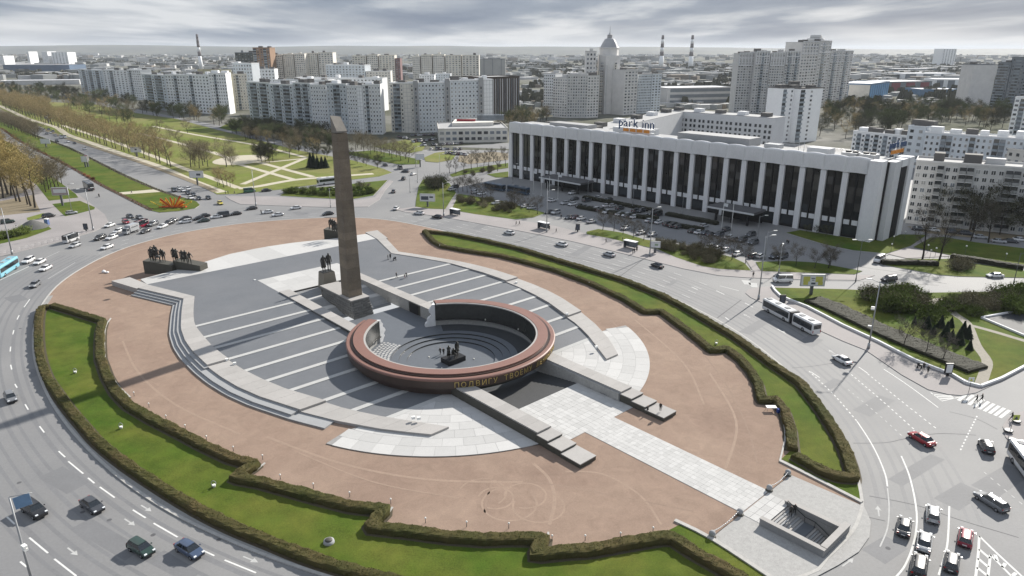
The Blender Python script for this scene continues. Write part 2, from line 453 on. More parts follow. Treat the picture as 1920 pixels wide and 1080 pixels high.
onground('lawn', [(779, 388), (780, 377), (785, 350), (793, 337), (830, 333), (843, 345), (855, 362), (846, 375), (835, 393), (807, 392)], .16, m_grass, 0, -.02, m_kerb)
onground('lawn', [(849, 380), (860, 364), (898, 370), (940, 377), (1023, 400), (1000, 408), (965, 412), (890, 402), (847, 394)], .16, m_grass, 0, -.02, m_kerb)
onground('lawn', [(843, 328), (873, 317), (953, 306), (953, 315), (880, 326), (848, 332)], .15, m_grass)
onground('lawn', [(913, 327), (953, 322), (953, 333), (930, 333)], .15, m_grass)
onground('lawn', [(795, 296), (815, 287), (847, 283), (857, 288), (848, 300), (820, 305), (798, 303)], .15, m_dry)
onground('lawn', [(862, 290), (925, 285), (953, 288), (953, 300), (880, 308), (858, 303)], .15, m_earth)
onground('lawn', [(640, 287), (700, 282), (750, 292), (790, 300), (786, 308), (750, 309), (700, 300)], .15, m_grass)
onground('lawn', [(700, 275), (760, 262), (800, 270), (792, 283), (770, 287)], .15, m_dry)
NEK = [(742, 393), (760, 398), (830, 407), (873, 415), (973, 433), (1073, 453), (1173, 477), (1280, 504), (1347, 517), (1400, 521), (1447, 523), (1540, 525), (1612, 526)]
NEU = [(1640, 517), (1602, 516), (1530, 513), (1427, 508), (1350, 505), (1267, 482), (1183, 456), (1100, 439), (1040, 424), (965, 412), (890, 402), (835, 393), (779, 388)]
onground('pavement', NEK + NEU, .12, m_pave, 0, -.02, m_kerb)
onground('lawn', [(1100, 440), (1142, 447), (1183, 457), (1233, 468), (1267, 483), (1317, 500), (1350, 505), (1408, 508), (1396, 494), (1373, 483), (1320, 470), (1260, 457), (1210, 450), (1167, 437), (1122, 430), (1100, 435)], .16, m_grass, 0, -.02, m_kerb)
onground('lawn', [(1417, 492), (1480, 490), (1530, 493), (1617, 509), (1602, 515), (1530, 513), (1427, 509)], .16, m_grass, 0, -.02, m_kerb)
onground('path', [(1398, 488), (1408, 486), (1426, 508), (1412, 509)], .166, m_pave)
onground('path', [(847, 375), (857, 372), (846, 394), (836, 394)], .17, m_pave)
onground('lawn', [(1474, 437), (1500, 432), (1600, 448), (1690, 440), (1738, 441), (1707, 462), (1662, 476), (1600, 470), (1550, 460)], .15, m_grass, 0, -.02, m_kerb)
onground('path', [(1665, 477), (1707, 462), (1745, 437), (1775, 440), (1712, 466), (1783, 481), (1700, 485)], .14, m_pave)
onground('lawn', [(1712, 464), (1745, 446), (1770, 445), (1830, 455), (1990, 475), (1990, 515), (1920, 498), (1815, 489), (1783, 479)], .15, m_grass)
onground('lawn', [(1643, 491), (1660, 498), (1760, 516), (1800, 519), (1990, 523), (1990, 518), (1815, 493), (1790, 486), (1700, 486)], .15, m_grass, 0, -.02, m_kerb)
RI = [(1398, 550), (1403, 543), (1423, 539), (1447, 537), (1500, 540), (1577, 542), (1640, 545), (1720, 549), (1800, 549), (1990, 545), (1990, 662), (1920, 694), (1877, 715), (1830, 737), (1802, 742), (1778, 740), (1740, 731), (1690, 703), (1623, 657), (1580, 640), (1530, 617), (1433, 570), (1407, 558)]
onground('pavement', RI, .12, m_pave, 0, -.02, m_kerb)
RW = [(1447, 538), (1463, 557), (1513, 577), (1580, 612), (1647, 643), (1713, 677), (1785, 705), (1838, 727), (1920, 690), (2000, 652)]
onground('lawn', [(1452, 540), (1577, 543), (1640, 546), (1720, 550), (1990, 546), (2000, 650), (1920, 688), (1838, 724), (1785, 702), (1713, 674), (1647, 640), (1580, 609), (1513, 574), (1466, 555)], .16, m_grass, 0, -.02, m_kerb)
path([(1742, 571), (1763, 562), (1775, 575), (1790, 590), (1813, 607), (1830, 647), (1850, 677), (1846, 700), (1838, 722)], 2.0, .166, mat=M('garden_path', (.25, .23, .19), var=.2, scale=.5, fine=3))
path([(1815, 610), (1860, 622), (1920, 640), (1990, 660)], 1.6, .169, mat=M('garden_path', (.25, .23, .19), var=.2, scale=.5, fine=3))
onground('pavement', [(1880, 800), (1890, 783), (1935, 765), (2050, 720), (2050, 980), (1960, 890), (1905, 842), (1885, 820)], .12, m_pave, 0, -.02, m_kerb)
# lawns between houses far behind the hotel
onground('lawn', [(1700, 425), (1800, 430), (1990, 440), (1990, 455), (1830, 447), (1740, 438)], .15, m_earth)
onground('hotel_yard', [(840, 275), (950, 268), (1300, 250), (1700, 290), (1990, 330), (1990, 420), (1700, 420), (1500, 300)], .004, m_asph)
onground('lawn', [(410, 240), (440, 226), (470, 226), (475, 247), (440, 247)], .15, m_grass)

# ------------------------------------------------------------------ road paint and tar seams
def mark(poly, mat=None, name='road_marking', z=.005):
    return put(name, MB().sheet(poly, z), mat or m_white, road)
def seg_mark(a, b, w=.22, mat=None):
    return put('lane_dash', MB().ribbon([g(*a), g(*b)], w, .005), mat or m_white, road)
def line_mark(px, w=.2, mat=None, dash=0, gap=0, n=6, name='lane_line', world=None):
    P = world or G_(px, 0, n)
    if not dash:
        put(name, MB().ribbon(P, w, .006), mat or m_white, road); return
    # walk the line and cut it into dashes
    acc = 0; cur = []; on = True
    for i in range(len(P) - 1):
        d = (P[i + 1] - P[i]); Ln = d.length; u = 0
        if on and not cur: cur = [P[i]]
        while True:
            need = (dash if on else gap) - acc
            if u + need > Ln:
                acc += Ln - u
                if on: cur.append(P[i + 1])
                break
            u += need; acc = 0; q = P[i] + d * (u / Ln)
            if on:
                cur.append(q); put('lane_dash', MB().ribbon(cur, w, .006), mat or m_white, road); cur = []
            else: cur = [q]
            on = not on
for a, b in [((28, 720), (32, 727)), ((47, 758), (53, 768)), ((74, 799), (83, 811)), ((110, 846), (122, 857)), ((128, 865), (156, 888)), ((165, 896), (177, 906)), ((187, 913), (215, 933)),
             ((249, 956), (273, 971)), ((288, 981), (333, 1007)), ((370, 1027), (402, 1042)), ((421, 1050), (480, 1074)), ((13, 969), (28, 983)), ((55, 1008), (90, 1037)), ((102, 1048), (143, 1080)),
             ((38, 1053), (50, 1063)), ((56, 561), (45, 576)), ((36, 591), (32, 599)), ((26, 619), (24, 627)), ((20, 650), (19, 659)), ((20, 684), (22, 693)), ((500, 1082), (560, 1102)),
             ((1343, 545), (1358, 552)), ((1397, 568), (1412, 576)), ((1360, 595), (1368, 601)), ((1458, 617), (1473, 625)), ((1610, 688), (1627, 700)), ((1520, 697), (1537, 708)), ((1297, 538), (1308, 543))]:
    seg_mark(a, b)
line_mark([(90, 523), (141, 492)], .2, m_worn); line_mark([(72, 490), (112, 471)], .2, m_worn); line_mark([(-10, 530), (30, 511), (62, 496)], .25)
line_mark([(1607, 790), (1630, 825), (1647, 857), (1660, 890), (1664, 912)], .22)
line_mark([(1664, 915), (1667, 950), (1664, 990), (1650, 1025)], .18, m_worn)
line_mark([(1517, 696), (1545, 722), (1570, 747), (1607, 790)], .22, None, .6, .7)
line_mark([(1590, 697), (1650, 748), (1715, 806)], .22, None, .6, .7); line_mark([(1627, 701), (1690, 752), (1760, 807)], .22, None, .6, .7)
line_mark([(1657, 692), (1702, 722), (1759, 764)], .2); line_mark([(1832, 780), (1818, 808), (1799, 848)], .22, None, .6, .7)
line_mark([(1590, 730), (1650, 780), (1692, 818)], .2, m_worn, .6, .9)
line_mark([(1690, 855), (1705, 892), (1716, 940), (1719, 980), (1712, 1022), (1697, 1060), (1678, 1084)], .24)
line_mark([(1780, 949), (1778, 1000), (1774, 1032), (1760, 1078)], .24)
line_mark([(1845, 885), (1880, 915), (1920, 948)], .2, m_worn, .6, .9)
# hatched nose between the approaches
line_mark([(1836, 1005), (1834, 1040), (1829, 1084)], .3); line_mark([(1836, 1005), (1870, 1038), (1922, 1086)], .3)
line_mark([(1857, 1040), (1852, 1084)], .3); line_mark([(1857, 1040), (1900, 1084)], .3)
for a, b in [((1836, 1030), (1856, 1047)), ((1834, 1047), (1853, 1063)), ((1832, 1064), (1852, 1080)), ((1866, 1040), (1870, 1052)), ((1885, 1056), (1880, 1064)), ((1905, 1074), (1898, 1080))]:
    line_mark([a, b], .4)
# zebra crossing at the right, and the hatched corner before it
for i in range(9):
    u = i / 8; x, y = 1806 + 78 * u, 744 + 32 * u
    line_mark([(x - 9, y + 7), (x + 9, y - 7)], .55, n=1, name='crossing_bar')
line_mark([(1745, 736), (1766, 752), (1802, 744)], .22, n=1); 
for i in range(3):
    line_mark([(1750 + 6 * i, 740 + 4 * i), (1784 + 3 * i, 742 + 2 * i)], .3, n=1)
for a in [(1390, 525), (1403, 530)]:
    mark([g(a[0], a[1]), g(a[0] + 16, a[1] + 1), g(a[0] + 18, a[1] + 9), g(a[0] + 6, a[1] + 8)], m_worn)
line_mark([(1350, 536), (1385, 545)], .3, m_worn)
# turning arrows
def arrow(px, py, ang, ln=3.6, mat=None):
    p = g(px, py); d = Vector((math.cos(ang), math.sin(ang), 0)); q = Vector((-d.y, d.x, 0))
    pts = [p - d * ln / 2 - q * .1, p + d * ln * .1 - q * .1, p + d * ln * .1 - q * .42, p + d * ln / 2, p + d * ln * .1 + q * .42, p + d * ln * .1 + q * .1, p - d * ln / 2 + q * .1]
    mark(pts, mat, 'road_arrow')
def hd_(x, y, d):
    v = g(x + d[0], y + d[1]) - g(x, y); return math.atan2(v.y, v.x)
for x, y, d in [(274, 953, (20, 12)), (243, 979, (20, 13)), (136, 1034, (20, 15)), (470, 1049, (20, 8)), (1647, 958, (-2, -14)), (1590, 1054, (14, -10)), (1470, 560, (-16, -6)), (1400, 592, (-16, -8)), (1560, 660, (-16, -11))]:
    arrow(x, y, hd_(x, y, d), 2.6, m_worn)
rp_ = random.Random(8)
# dark wheel tracks worn along the lanes
m_wt = M('wheel_track', (.176, .177, .182), var=.16, scale=.12, fine=2, rough=.72)
lane = G_([(200, 479), (150, 505), (112, 531), (88, 556), (72, 582), (63, 610), (60, 640), (63, 675), (75, 715), (95, 757), (126, 802), (165, 846), (215, 892), (275, 936), (345, 977), (430, 1017), (520, 1053), (640, 1092)], 0, 3)
lane2 = G_([(1619, 940), (1609, 890), (1592, 842), (1560, 785), (1520, 738), (1475, 693), (1420, 648), (1360, 608), (1290, 572), (1200, 533), (1100, 500), (1000, 473), (900, 450), (800, 426)], 0, 3)
for ln_, sg_ in ((lane, -1), (lane2, -1)):
    for off in (2.0, 3.5, 5.8, 7.3, 9.4, 11.0, 13.2, 14.7):
        P = []
        for i, p in enumerate(ln_):
            d = (ln_[min(i + 1, len(ln_) - 1)] - ln_[max(i - 1, 0)]).normalized(); P.append(p + Vector((-d.y, d.x, 0)) * (off * sg_))
        put('wheel_track', MB().ribbon(P, rp_.uniform(.45, .75), .0022), m_wt, road)
for x, y in [(60, 700), (120, 900), (330, 1060), (30, 560), (220, 470), (420, 395), (560, 400), (900, 425), (1090, 470), (1260, 530), (1420, 610), (1520, 640), (1640, 760), (1720, 880), (1800, 930), (1660, 1030), (1780, 690), (1880, 900), (200, 1010), (1560, 720)]:
    p = g(x, y); a = hd_(x, y, (10, 6 if x < 900 else -6)); u = Vector((math.cos(a), math.sin(a), 0)); v = Vector((-u.y, u.x, 0)); l, w = rp_.uniform(2, 7), rp_.uniform(.8, 1.9)
    put('asphalt_patch', MB().sheet([p - u * l - v * w, p + u * l - v * w * .9, p + u * l * .96 + v * w, p - u * l + v * w], .003), M('asphalt_dark_patch', (.17, .171, .176), var=.14, scale=.3, fine=3, rough=.76), road)
# worn lane dashes that follow the outer kerb on the far side
ne = G_([(720, 412), (800, 426), (900, 450), (1000, 473), (1100, 500), (1200, 533), (1290, 572)], 0, 4)
for off in (4.2, 8.0, 11.8, 15.6):
    P = []
    for i, p in enumerate(ne):
        d = (ne[min(i + 1, len(ne) - 1)] - ne[max(i - 1, 0)]).normalized(); P.append(p + Vector((-d.y, d.x, 0)) * off)
    line_mark(None, .2, m_worn, 3.0, 7.0, world=P)
nw = G_([(640, 408), (540, 412), (440, 421), (340, 437), (260, 457), (200, 479)], 0, 4)
for off in (-4.2, -8.2):
    P = []
    for i, p in enumerate(nw):
        d = (nw[min(i + 1, len(nw) - 1)] - nw[max(i - 1, 0)]).normalized(); P.append(p + Vector((-d.y, d.x, 0)) * off)
    line_mark(None, .2, m_worn, 3.0, 7.0, world=P)
for q in ([(1600, 831), (1660, 830), (1700, 822), (1760, 813), (1830, 816)], [(1630, 930), (1720, 948), (1800, 975), (1910, 1008)], [(1620, 968), (1660, 977)], [(1485, 690), (1520, 687), (1562, 681)], [(1345, 596), (1390, 562)], [(1160, 520), (1205, 487)],
          [(780, 420), (1180, 505)], [(1780, 772), (1830, 785), (1870, 805)], [(1447, 524), (1560, 527), (1640, 529), (1760, 535)], [(1610, 500), (1680, 510), (1760, 522)], [(1730, 525), (1775, 532)]):
    put('tar_seam', MB().ribbon(G_(q, 0, 5), .16 if q[0][1] > 600 else .28, .004), m_tar, road)
for x, y in [(36, 905), (205, 975), (155, 960), (410, 1012), (287, 1003), (1480, 1020), (38, 616), (1665, 1028)]:
    p = g(x, y); put('manhole_cover', MB().sheet([(p.x + .33 * math.cos(a * .524), p.y + .33 * math.sin(a * .524)) for a in range(12)], .007), m_tar, road)

# ================================================================== the monument
m_dark = M('dark_paving', (.125, .133, .145), var=.10, scale=.3, fine=2, c2=(.15, .155, .165), s2=.08, v2=.2, rough=.6, spec=.4)
m_stripe = M('pale_step_edge', (.43, .43, .42), var=.10, scale=.8, fine=4, rnd=.04)
m_par = M('parapet_granite', (.36, .345, .33), var=.12, scale=.5, fine=5, rnd=.07)
m_slab = M('white_granite_slab', (.455, .45, .44), var=.07, scale=.9, fine=6, rnd=.085)
m_step = M('grey_step', (.30, .305, .31), var=.12, scale=.6, fine=4, rnd=.05)
m_gran = M('brown_granite', (.20, .162, .118), var=.3, scale=.45, fine=3, c2=(.15, .125, .098), s2=.2, v2=.3, rnd=.16, rough=.7)
m_sty = M('rough_granite_block', (.155, .152, .145), var=.22, scale=1.2, fine=6, rnd=.18, bump=.5)
m_pink = M('pink_granite', (.215, .115, .092), var=.12, scale=.8, fine=6, rough=.55, spec=.4)
m_pinkd = M('shaded_pink_granite', (.058, .038, .030), var=.25, scale=.8, fine=5, rough=.35, spec=.5)  # the ring's pink granite, its look in shade put into the colour
m_wallin = M('dark_polished_granite', (.040, .041, .038), var=.25, scale=.9, rough=.22, spec=.5)
m_marble = M('veined_marble', (.36, .355, .34), var=.28, scale=.7, fine=2.2, distort=2.5, rnd=.05)
m_broken = M('broken_white_marble', (.70, .70, .70), var=.08, scale=2, bump=.3)
m_bronze = M('dark_bronze', (.022, .021, .018), var=.3, scale=1.2, rough=.5, spec=.5)
m_plinth = M('plinth_granite', (.075, .072, .06), var=.18, scale=.7, fine=4, rough=.6)
m_gold = M('gilded_letters', (.62, .47, .16), var=.1, scale=3, rough=.35, metal=.6)
m_steel = M('steel', (.45, .46, .47), var=.06, scale=2, rough=.4, metal=.4)
m_black = M('black_metal', (.02, .02, .022), var=.1, scale=3, rough=.5)
m_floor = M('court_paving', (.115, .126, .142), var=.12, scale=.6, fine=3, rough=.5, spec=.4)

def interp(tab, s):
    for (a, x), (b, y) in zip(tab, tab[1:]):
        if a <= s <= b: return x + (y - x) * (s - a) / (b - a)
    return tab[0][1] if s < tab[0][0] else tab[-1][1]
T_IN = [(-97, 37.5), (-87, 35.8), (-69.5, 30), (-62, 32.8), (-56, 34.9), (-49, 37), (-41, 37.9), (-34, 38.5), (-26.5, 38.5), (-19, 38), (-12, 36.9), (-5.3, 35.4), (2.6, 32.6), (9.2, 30.4), (15.6, 27.2), (26.5, 20.6)]
T_OUT = [(-97, 42), (-87, 39), (-69.5, 32.7), (-62, 35.6), (-56, 37.7), (-49, 40.1), (-41, 41.8), (-34, 42.6), (-25, 42.8), (-19, 42.6), (-12, 41.8), (-5.3, 40.3), (4.5, 37), (12, 33.7), (20, 29.2), (26.5, 24.3)]
S_STR = [-49, -41.3, -34, -26.6, -19, -12, -5.3, 2.5, 9.2, 15.6]
Z_BACK = 1.35
def z_at(s):
    k = sum(1 for q in S_STR if s > q)
    return Z_BACK - .115 * k
def t_core(s):
    return max(12.1, math.sqrt(max(0, 20.7 ** 2 - s * s)))
plaza = tag(link('plaza_terrace', None, None, W(-30, 0, 0)), kind='structure')
def fr(a, b, n): return [a + (b - a) * i / n for i in range(n + 1)]
# dark strips between the pale step edges, both sides of the court
edges = [-56.5] + S_STR + [20.5]
for i in range(len(edges) - 1):
    a, b = edges[i], edges[i + 1]
    z = z_at((a + b) / 2)
    for sg in (-1, 1):
        if i == len(edges) - 2: continue
        ss = fr(a + (1.15 if i else 0), b, 6)
        poly = [W(s, sg * (interp(T_IN, s) + .3)) for s in ss] + [W(s, sg * t_core(s) + .3) for s in reversed(ss)]
        put('paving_strip', MB().prism(poly, 0, z), m_dark, plaza)
for k, s0 in enumerate(S_STR):
    z = z_at(s0 + .1)
    for sg in (-1, 1):
        ss = (s0, s0 + .57, s0 + 1.14)
        poly = [W(s, sg * (interp(T_IN, s) + .3)) for s in ss] + [W(s, sg * t_core(s) + .3) for s in reversed(ss)]
        put('step_edge', MB().prism(poly, 0, z + .10), m_stripe, plaza)
# back square in front of the sculptures
poly = [W(s, -interp(T_IN, s) - .3) for s in fr(-88.5, -56.5, 10)] + [W(s, interp(T_IN, s) + .3) for s in reversed(fr(-88.5, -56.5, 10))]
put('paving_strip', MB().prism(poly, 0, Z_BACK), m_dark, plaza)
poly = [W(-88.5, -36), W(-88.5, 37), W(-96.5, 36.5), W(-97.2, 26), W(-102.3, 14), W(-103.8, 3), W(-103, -8), W(-98, -18), W(-96.5, -27), W(-94.5, -36)]
for i, (u0, u1) in enumerate(zip(fr(-36, 37, 9), fr(-36, 37, 9)[1:])):
    def bk(t): return interp([(-36, -94.5), (-27, -96.5), (-18, -99), (-8, -103), (3, -103.8), (14, -102.3), (26, -98), (37, -96.5)], t)
    put('back_paving', MB().prism([W(-88.5, u0 + .01), W(-88.5, u1), W(bk(u1), u1), W(bk((u0 + u1) / 2), (u0 + u1) / 2), W(bk(u0), u0 + .01)], 0, Z_BACK + .02 + .001 * (i % 2)), m_slab, plaza)
for i in range(6):
    for j in range(3):
        s0 = -71.6 + j * 5.1; t0 = -12.3 + i * 4.1
        put('apron_slab', MB().lbox(s0, s0 + 5.08, t0, t0 + 4.08, Z_BACK - .02, Z_BACK + .03), m_slab, plaza)
# parapets: three level runs on each side that step down to the front, with steps outside
for sg in (-1, 1):
    runs = [(-87, -25, 1.50), (-25, 4.3, 1.08), (4.3, 26.4, .66)]
    for a, b, zt in runs:
        cuts = fr(a, b, max(4, int((b - a) / 3.2)))
        # insert the corner
        if a < -69.5 < b:
            cuts = sorted(set([c for c in cuts if abs(c + 69.5) > 1] + [-69.5]))
        for c0, c1 in zip(cuts, cuts[1:]):
            poly = [W(c0, sg * interp(T_IN, c0)), W(c1 - .03, sg * interp(T_IN, c1 - .03)), W(c1 - .03, sg * interp(T_OUT, c1 - .03)), W(c0, sg * interp(T_OUT, c0))]
            put('parapet_block', MB().prism(poly, 0, zt), m_par, plaza)
    put('parapet_block', MB().prism([W(-98, sg * 37.8), W(-87.05, sg * 35.9), W(-86.2, sg * 39.3), W(-97.8, sg * 42.5)], 0, 1.52), m_par, plaza)
    # outside steps, one long run each
    for k in range(3 if sg < 0 else 0):
        zt = 1.12 - .36 * k; o0, o1 = .05 + .85 * k, .9 + .85 * k
        s1 = (2.5, 14, 24)[k] if k else 3.0
        s1 = {0: -24.5, 1: 3.8, 2: 11}[k]
        ss = [s for s in fr(-86, s1, 40)] + [-69.5]; ss = sorted(ss)
        def off(s, o):
            d = .05
            q = W(s, sg * interp(T_OUT, s)); tdir = (W(s + d, sg * interp(T_OUT, s + d)) - W(s - d, sg * interp(T_OUT, s - d))).normalized()
            nrm = Vector((-tdir.y, tdir.x, 0)) * sg
            return q + nrm * o
        poly = [off(s, o0 - .04) for s in ss] + [off(s, o1) for s in reversed(ss)]
        mb = MB()
        for i in range(len(ss) - 1):
            mb.prism([off(ss[i], 0), off(ss[i + 1], 0), off(ss[i + 1], o1), off(ss[i], o1)], 0, zt)
        put('outer_step', mb, m_step, plaza)

# pale front sectors, laid in slabs
sect = tag(link('front_sector', None, None, W(26, 0, 0)), kind='structure')
mj = M('slab_joint', (.27, .265, .26), var=.1, scale=2)
for sg in (-1, 1):
    ring_ = [21.2, 23.8, 26.4, 29, 31.6, 34.2, 36.8, 39.4, 42.3]
    base = [W(r_ * math.cos(a), .3 + sg * r_ * math.sin(a)) for r_, a in [(42.25, x) for x in fr(.29, 1.17, 16)]] + [W(15.2, sg * 34.4), W(15.2, sg * 12.4), W(40.5, sg * 12.4)]
    put('sector_bed', MB().prism(base, 0, .255), mj, sect)
    for r0, r1 in zip(ring_, ring_[1:]):
        rm = (r0 + r1) / 2
        a0 = math.asin(min(1, 12.8 / r1)); a1 = math.acos(min(1, 15.3 / rm)) if rm < 38.5 else 1.17 - (rm - 38.5) * .012
        if a1 <= a0 + .05: continue
        nseg = max(1, int((a1 - a0) * rm / 3.4))
        cut = fr(a0, a1, nseg)
        for b0, b1 in zip(cut, cut[1:]):
            p = .022
            poly = [(r0 + p, b0 + p / rm), (r1 - p, b0 + p / rm), (r1 - p, (b0 + b1) / 2), (r1 - p, b1 - p / rm), (r0 + p, b1 - p / rm), (r0 + p, (b0 + b1) / 2)]
            put('sector_slab', MB().prism([W(r_ * math.cos(a), .3 + sg * r_ * math.sin(a)) for r_, a in poly], .2, .275), m_slab, sect)

# front forecourt between the side walls and the long slab path
fore = tag(link('forecourt', None, None, W(36, 0, 0)), kind='structure')
put('forecourt_bed', MB().lbox(29.2, 42.6, -9.2, 9.2, .0, .13), mj, fore)
sm = MB().obox((0, 0, 0), (.735, 0, 0), (0, .485, 0), (0, 0, .03)).mesh('paving_slab', m_slab)
for i in range(9):
    for j in range(18):
        o = link('paving_slab', sm, fore, W(30.0 + i * 1.5, -8.5 + j * 1.0 , .155) - fore.location, ROT)
walk = tag(link('slab_path', None, None, W(58, 0, 0)), kind='structure')
put('path_bed', MB().lbox(42.61, 72.4, -4.1, 3.6, .0, .128), mj, walk)
sm2 = MB().obox((0, 0, 0), (.405, 0, 0), (0, .465, 0), (0, 0, .03)).mesh('path_slab', m_slab)
for i in range(36):
    for j in range(8):
        link('path_slab', sm2, walk, W(43.05 + i * .826, -3.6 + j * .955, .15 + random.uniform(-.004, .004)) - walk.location, ROT)

# stepped side walls at the front
for sg, nm in ((-1, 'long stepped grey granite wall on the near side of the entrance steps'), (1, 'stepped wall with veined marble face on the far side of the entrance steps')):
    t = thing('stepped_wall', W(34, sg * 10.9, 0), nm, 'wall', 'stepped walls flanking the ring entrance')
    t0, t1 = (9.0, 12.7)
    tt = -.25 if sg > 0 else -.1
    lo, hi = sorted((sg * t0 + tt, sg * t1 + tt))
    put('core', MB().lbox(15.5, 39.6, lo + .12, hi - .12, -.4, 1.84), m_plinth if sg < 0 else m_step, t)
    for k, (c0, c1) in enumerate(zip(fr(15.2, 39.75, 9), fr(15.2, 39.75, 9)[1:])):
        put('coping_slab', MB().lbox(c0, c1 - .02, lo + .3, hi - .3, 1.85, 2.12), m_par, t)
    for a, b, z, w in ((39.65, 42.3, 1.62, .15), (42.3, 45.4, 1.2, .1), (45.4, 49.6, .78, 0)):
        put('step_block', MB().lbox(a, b, lo + w, hi - w, .05, z), m_plinth, t)
        put('coping_slab', MB().lbox(a + .03, b + .06, lo + w - .04, hi - w + .04, z + .002, z + .14), m_par, t)
    # marble facing towards the entrance, its foot broken like torn stone
    sgn = -sg; face = (hi if sg < 0 else lo)
    prof = [(15.5, -1.3), (19, -1.25), (24, -.7), (28.5, -.12), (31, .14), (32.5, .3), (34, .16), (36, .45), (37.6, .22), (39.5, .3)]
    for (a, za), (b, zb) in zip(prof, prof[1:]):
        mb = MB()
        f0 = face - .1 * sg; vs = [W(a + .02, f0, za), W(b, f0, zb), W(b, f0, 1.83), W(a + .02, f0, 1.83), W(a + .02, face + .02 * sg, za), W(b, face + .02 * sg, zb), W(b, face + .02 * sg, 1.83), W(a + .02, face + .02 * sg, 1.83)]
        fs = [(0, 1, 2, 3), (5, 4, 7, 6), (0, 4, 5, 1), (3, 2, 6, 7), (1, 5, 6, 2), (0, 3, 7, 4)]
        if sg < 0: fs = [f[::-1] for f in fs]
        mb.add(vs, fs); put('marble_panel', mb, m_marble, t)

m_dtile = M('dark_stair_tile', (.055, .056, .058), var=.15, scale=.8, fine=4)
# entrance stair down under the ring, dark tiles
stair = tag(link('entrance_stair', None, None, W(24, 0, 0)), kind='structure')
for k in range(11):
    a = 29.2 - k * 1.0
    put('stair_tread', MB().lbox(a - 1.0, a - .02, -9.05, 9.05, -1.9, .02 - .125 * k), m_dtile, stair)
# ring: gap to the obelisk side
ring = thing('ring_wall', W(0, .3, 0), 'great open ring of pink granite with gold lettering around the sunken court', 'monument')
HALF = R(154)
def ringband(prof, a0, a1, n=120, closedprof=True, mi=0, mb=None, tc=.3):
    """sweep a profile (r, z) along an arc in the monument frame"""
    mb = mb or MB(); m = len(prof); o = len(mb.v)
    for i in range(n + 1):
        a = a0 + (a1 - a0) * i / n
        for r_, z_ in prof:
            w = W(r_ * math.cos(a), tc + r_ * math.sin(a), z_); mb.v.append(tuple(w))
    mm = m if closedprof else m - 1
    for i in range(n):
        for k in range(mm):
            j = (k + 1) % m
            mb.f.append((o + i * m + k, o + i * m + j, o + (i + 1) * m + j, o + (i + 1) * m + k)[::-1]); mb.m.append(mi); mb.sm.append(False)
    if closedprof:
        mb.f.append(tuple(o + k for k in range(m))[::-1]); mb.m.append(mi); mb.sm.append(False)
        mb.f.append(tuple(o + n * m + k for k in range(m))); mb.m.append(mi); mb.sm.append(False)
    return mb
put('coping', ringband([(18.62, 4.1), (18.62, 4.36), (20.75, 4.36), (20.75, 4.1)], -HALF, HALF), m_pink, ring)
put('groove', ringband([(20.2, 3.6), (20.2, 4.08), (21.25, 4.08), (21.25, 3.6)], -HALF, HALF), m_pinkd, ring)
put('cornice', ringband([(20.3, 3.46), (20.3, 3.58), (21.3, 3.58), (21.32, 3.9), (22.1, 3.9), (22.3, 3.76), (22.3, 3.46)], -HALF, HALF), m_pink, ring)
put('outer_face', ringband([(20.6, 1.85), (20.6, 3.44), (22.12, 3.44), (22.12, 1.85)], -HALF, HALF), m_pinkd, ring)
for sg in (-1, 1):
    put('base_wall', ringband([(20.3, 0.0), (20.3, 1.84), (21.1, 1.84), (21.1, 0.0)], sg * R(33), sg * R(150), 60), m_pinkd, ring)
    put('inner_rim', ringband([(18.2, 4.02), (18.2, 4.28), (18.6, 4.28), (18.6, 4.02)], sg * R(0.02), sg * HALF, 60), m_par, ring)
    put('inner_panel', ringband([(18.25, .35), (18.25, 4.0), (20.2, 4.0), (20.2, .35)], sg * R(0.02), sg * R(155), 60), m_wallin, ring)
    put('inner_ledge', ringband([(17.95, .18), (17.95, .33), (20.2, .33), (20.2, .18)], sg * R(28), sg * R(155), 60), m_black, ring)
    put('lower_marble', ringband([(18.6, -1.9), (18.6, .17), (20.25, .17), (20.25, -1.9)], sg * R(30), sg * R(155), 60), m_marble, ring)
    # torn white marble at the two ends of the ring
    a = sg * R(156); mb = MB(); prev = None
    zs = fr(-1.3, 4.15, 9)
    rr = [17.2, 17.5, 16.9, 17.8, 17.3, 18.0, 17.4, 18.1, 17.7, 18.2]
    off_ = [2.3, 2.5, 1.7, 1.9, 1.1, .6, 1.2, 1.35, .7, .5] if sg > 0 else [.6, .9, 1.5, 1.2, 1.9, 1.6, .9, 1.1, .5, .3]
    vs = []
    for z, d, r_ in zip(zs, off_, rr):
        aa = a + sg * d / 19.
        vs += [W(18.3 * math.cos(a - sg * .02), .3 + 18.3 * math.sin(a - sg * .02), z), W(18.25 * math.cos(aa), .3 + 18.25 * math.sin(aa), z), W(20 * math.cos(aa - sg * .04), .3 + 20 * math.sin(aa - sg * .04), z), W(20.1 * math.cos(a - sg * .02), .3 + 20.1 * math.sin(a - sg * .02), z)]
    fs = []
    for i in range(9):
        for k in range(4):
            j = (k + 1) % 4; f = (4 * i + k, 4 * i + j, 4 * i + 4 + j, 4 * i + 4 + k); fs.append(f if sg > 0 else f[::-1])
    fs.append((36, 37, 38, 39) if sg > 0 else (39, 38, 37, 36))
    mb.add(vs, fs); put('broken_end', mb, m_broken, ring)
# small lamps on the ring's inner wall
for a in (-40, 20, 52, 84, 116):
    p = W(17.95 * math.cos(R(a)), .3 + 17.95 * math.sin(R(a)), .45); put('wall_lamp', MB().tube(p, p + Vector((0, 0, .35)), .16, .10, 8), M('lamp_glass', (.75, .73, .66), var=.05, rough=.4), ring)
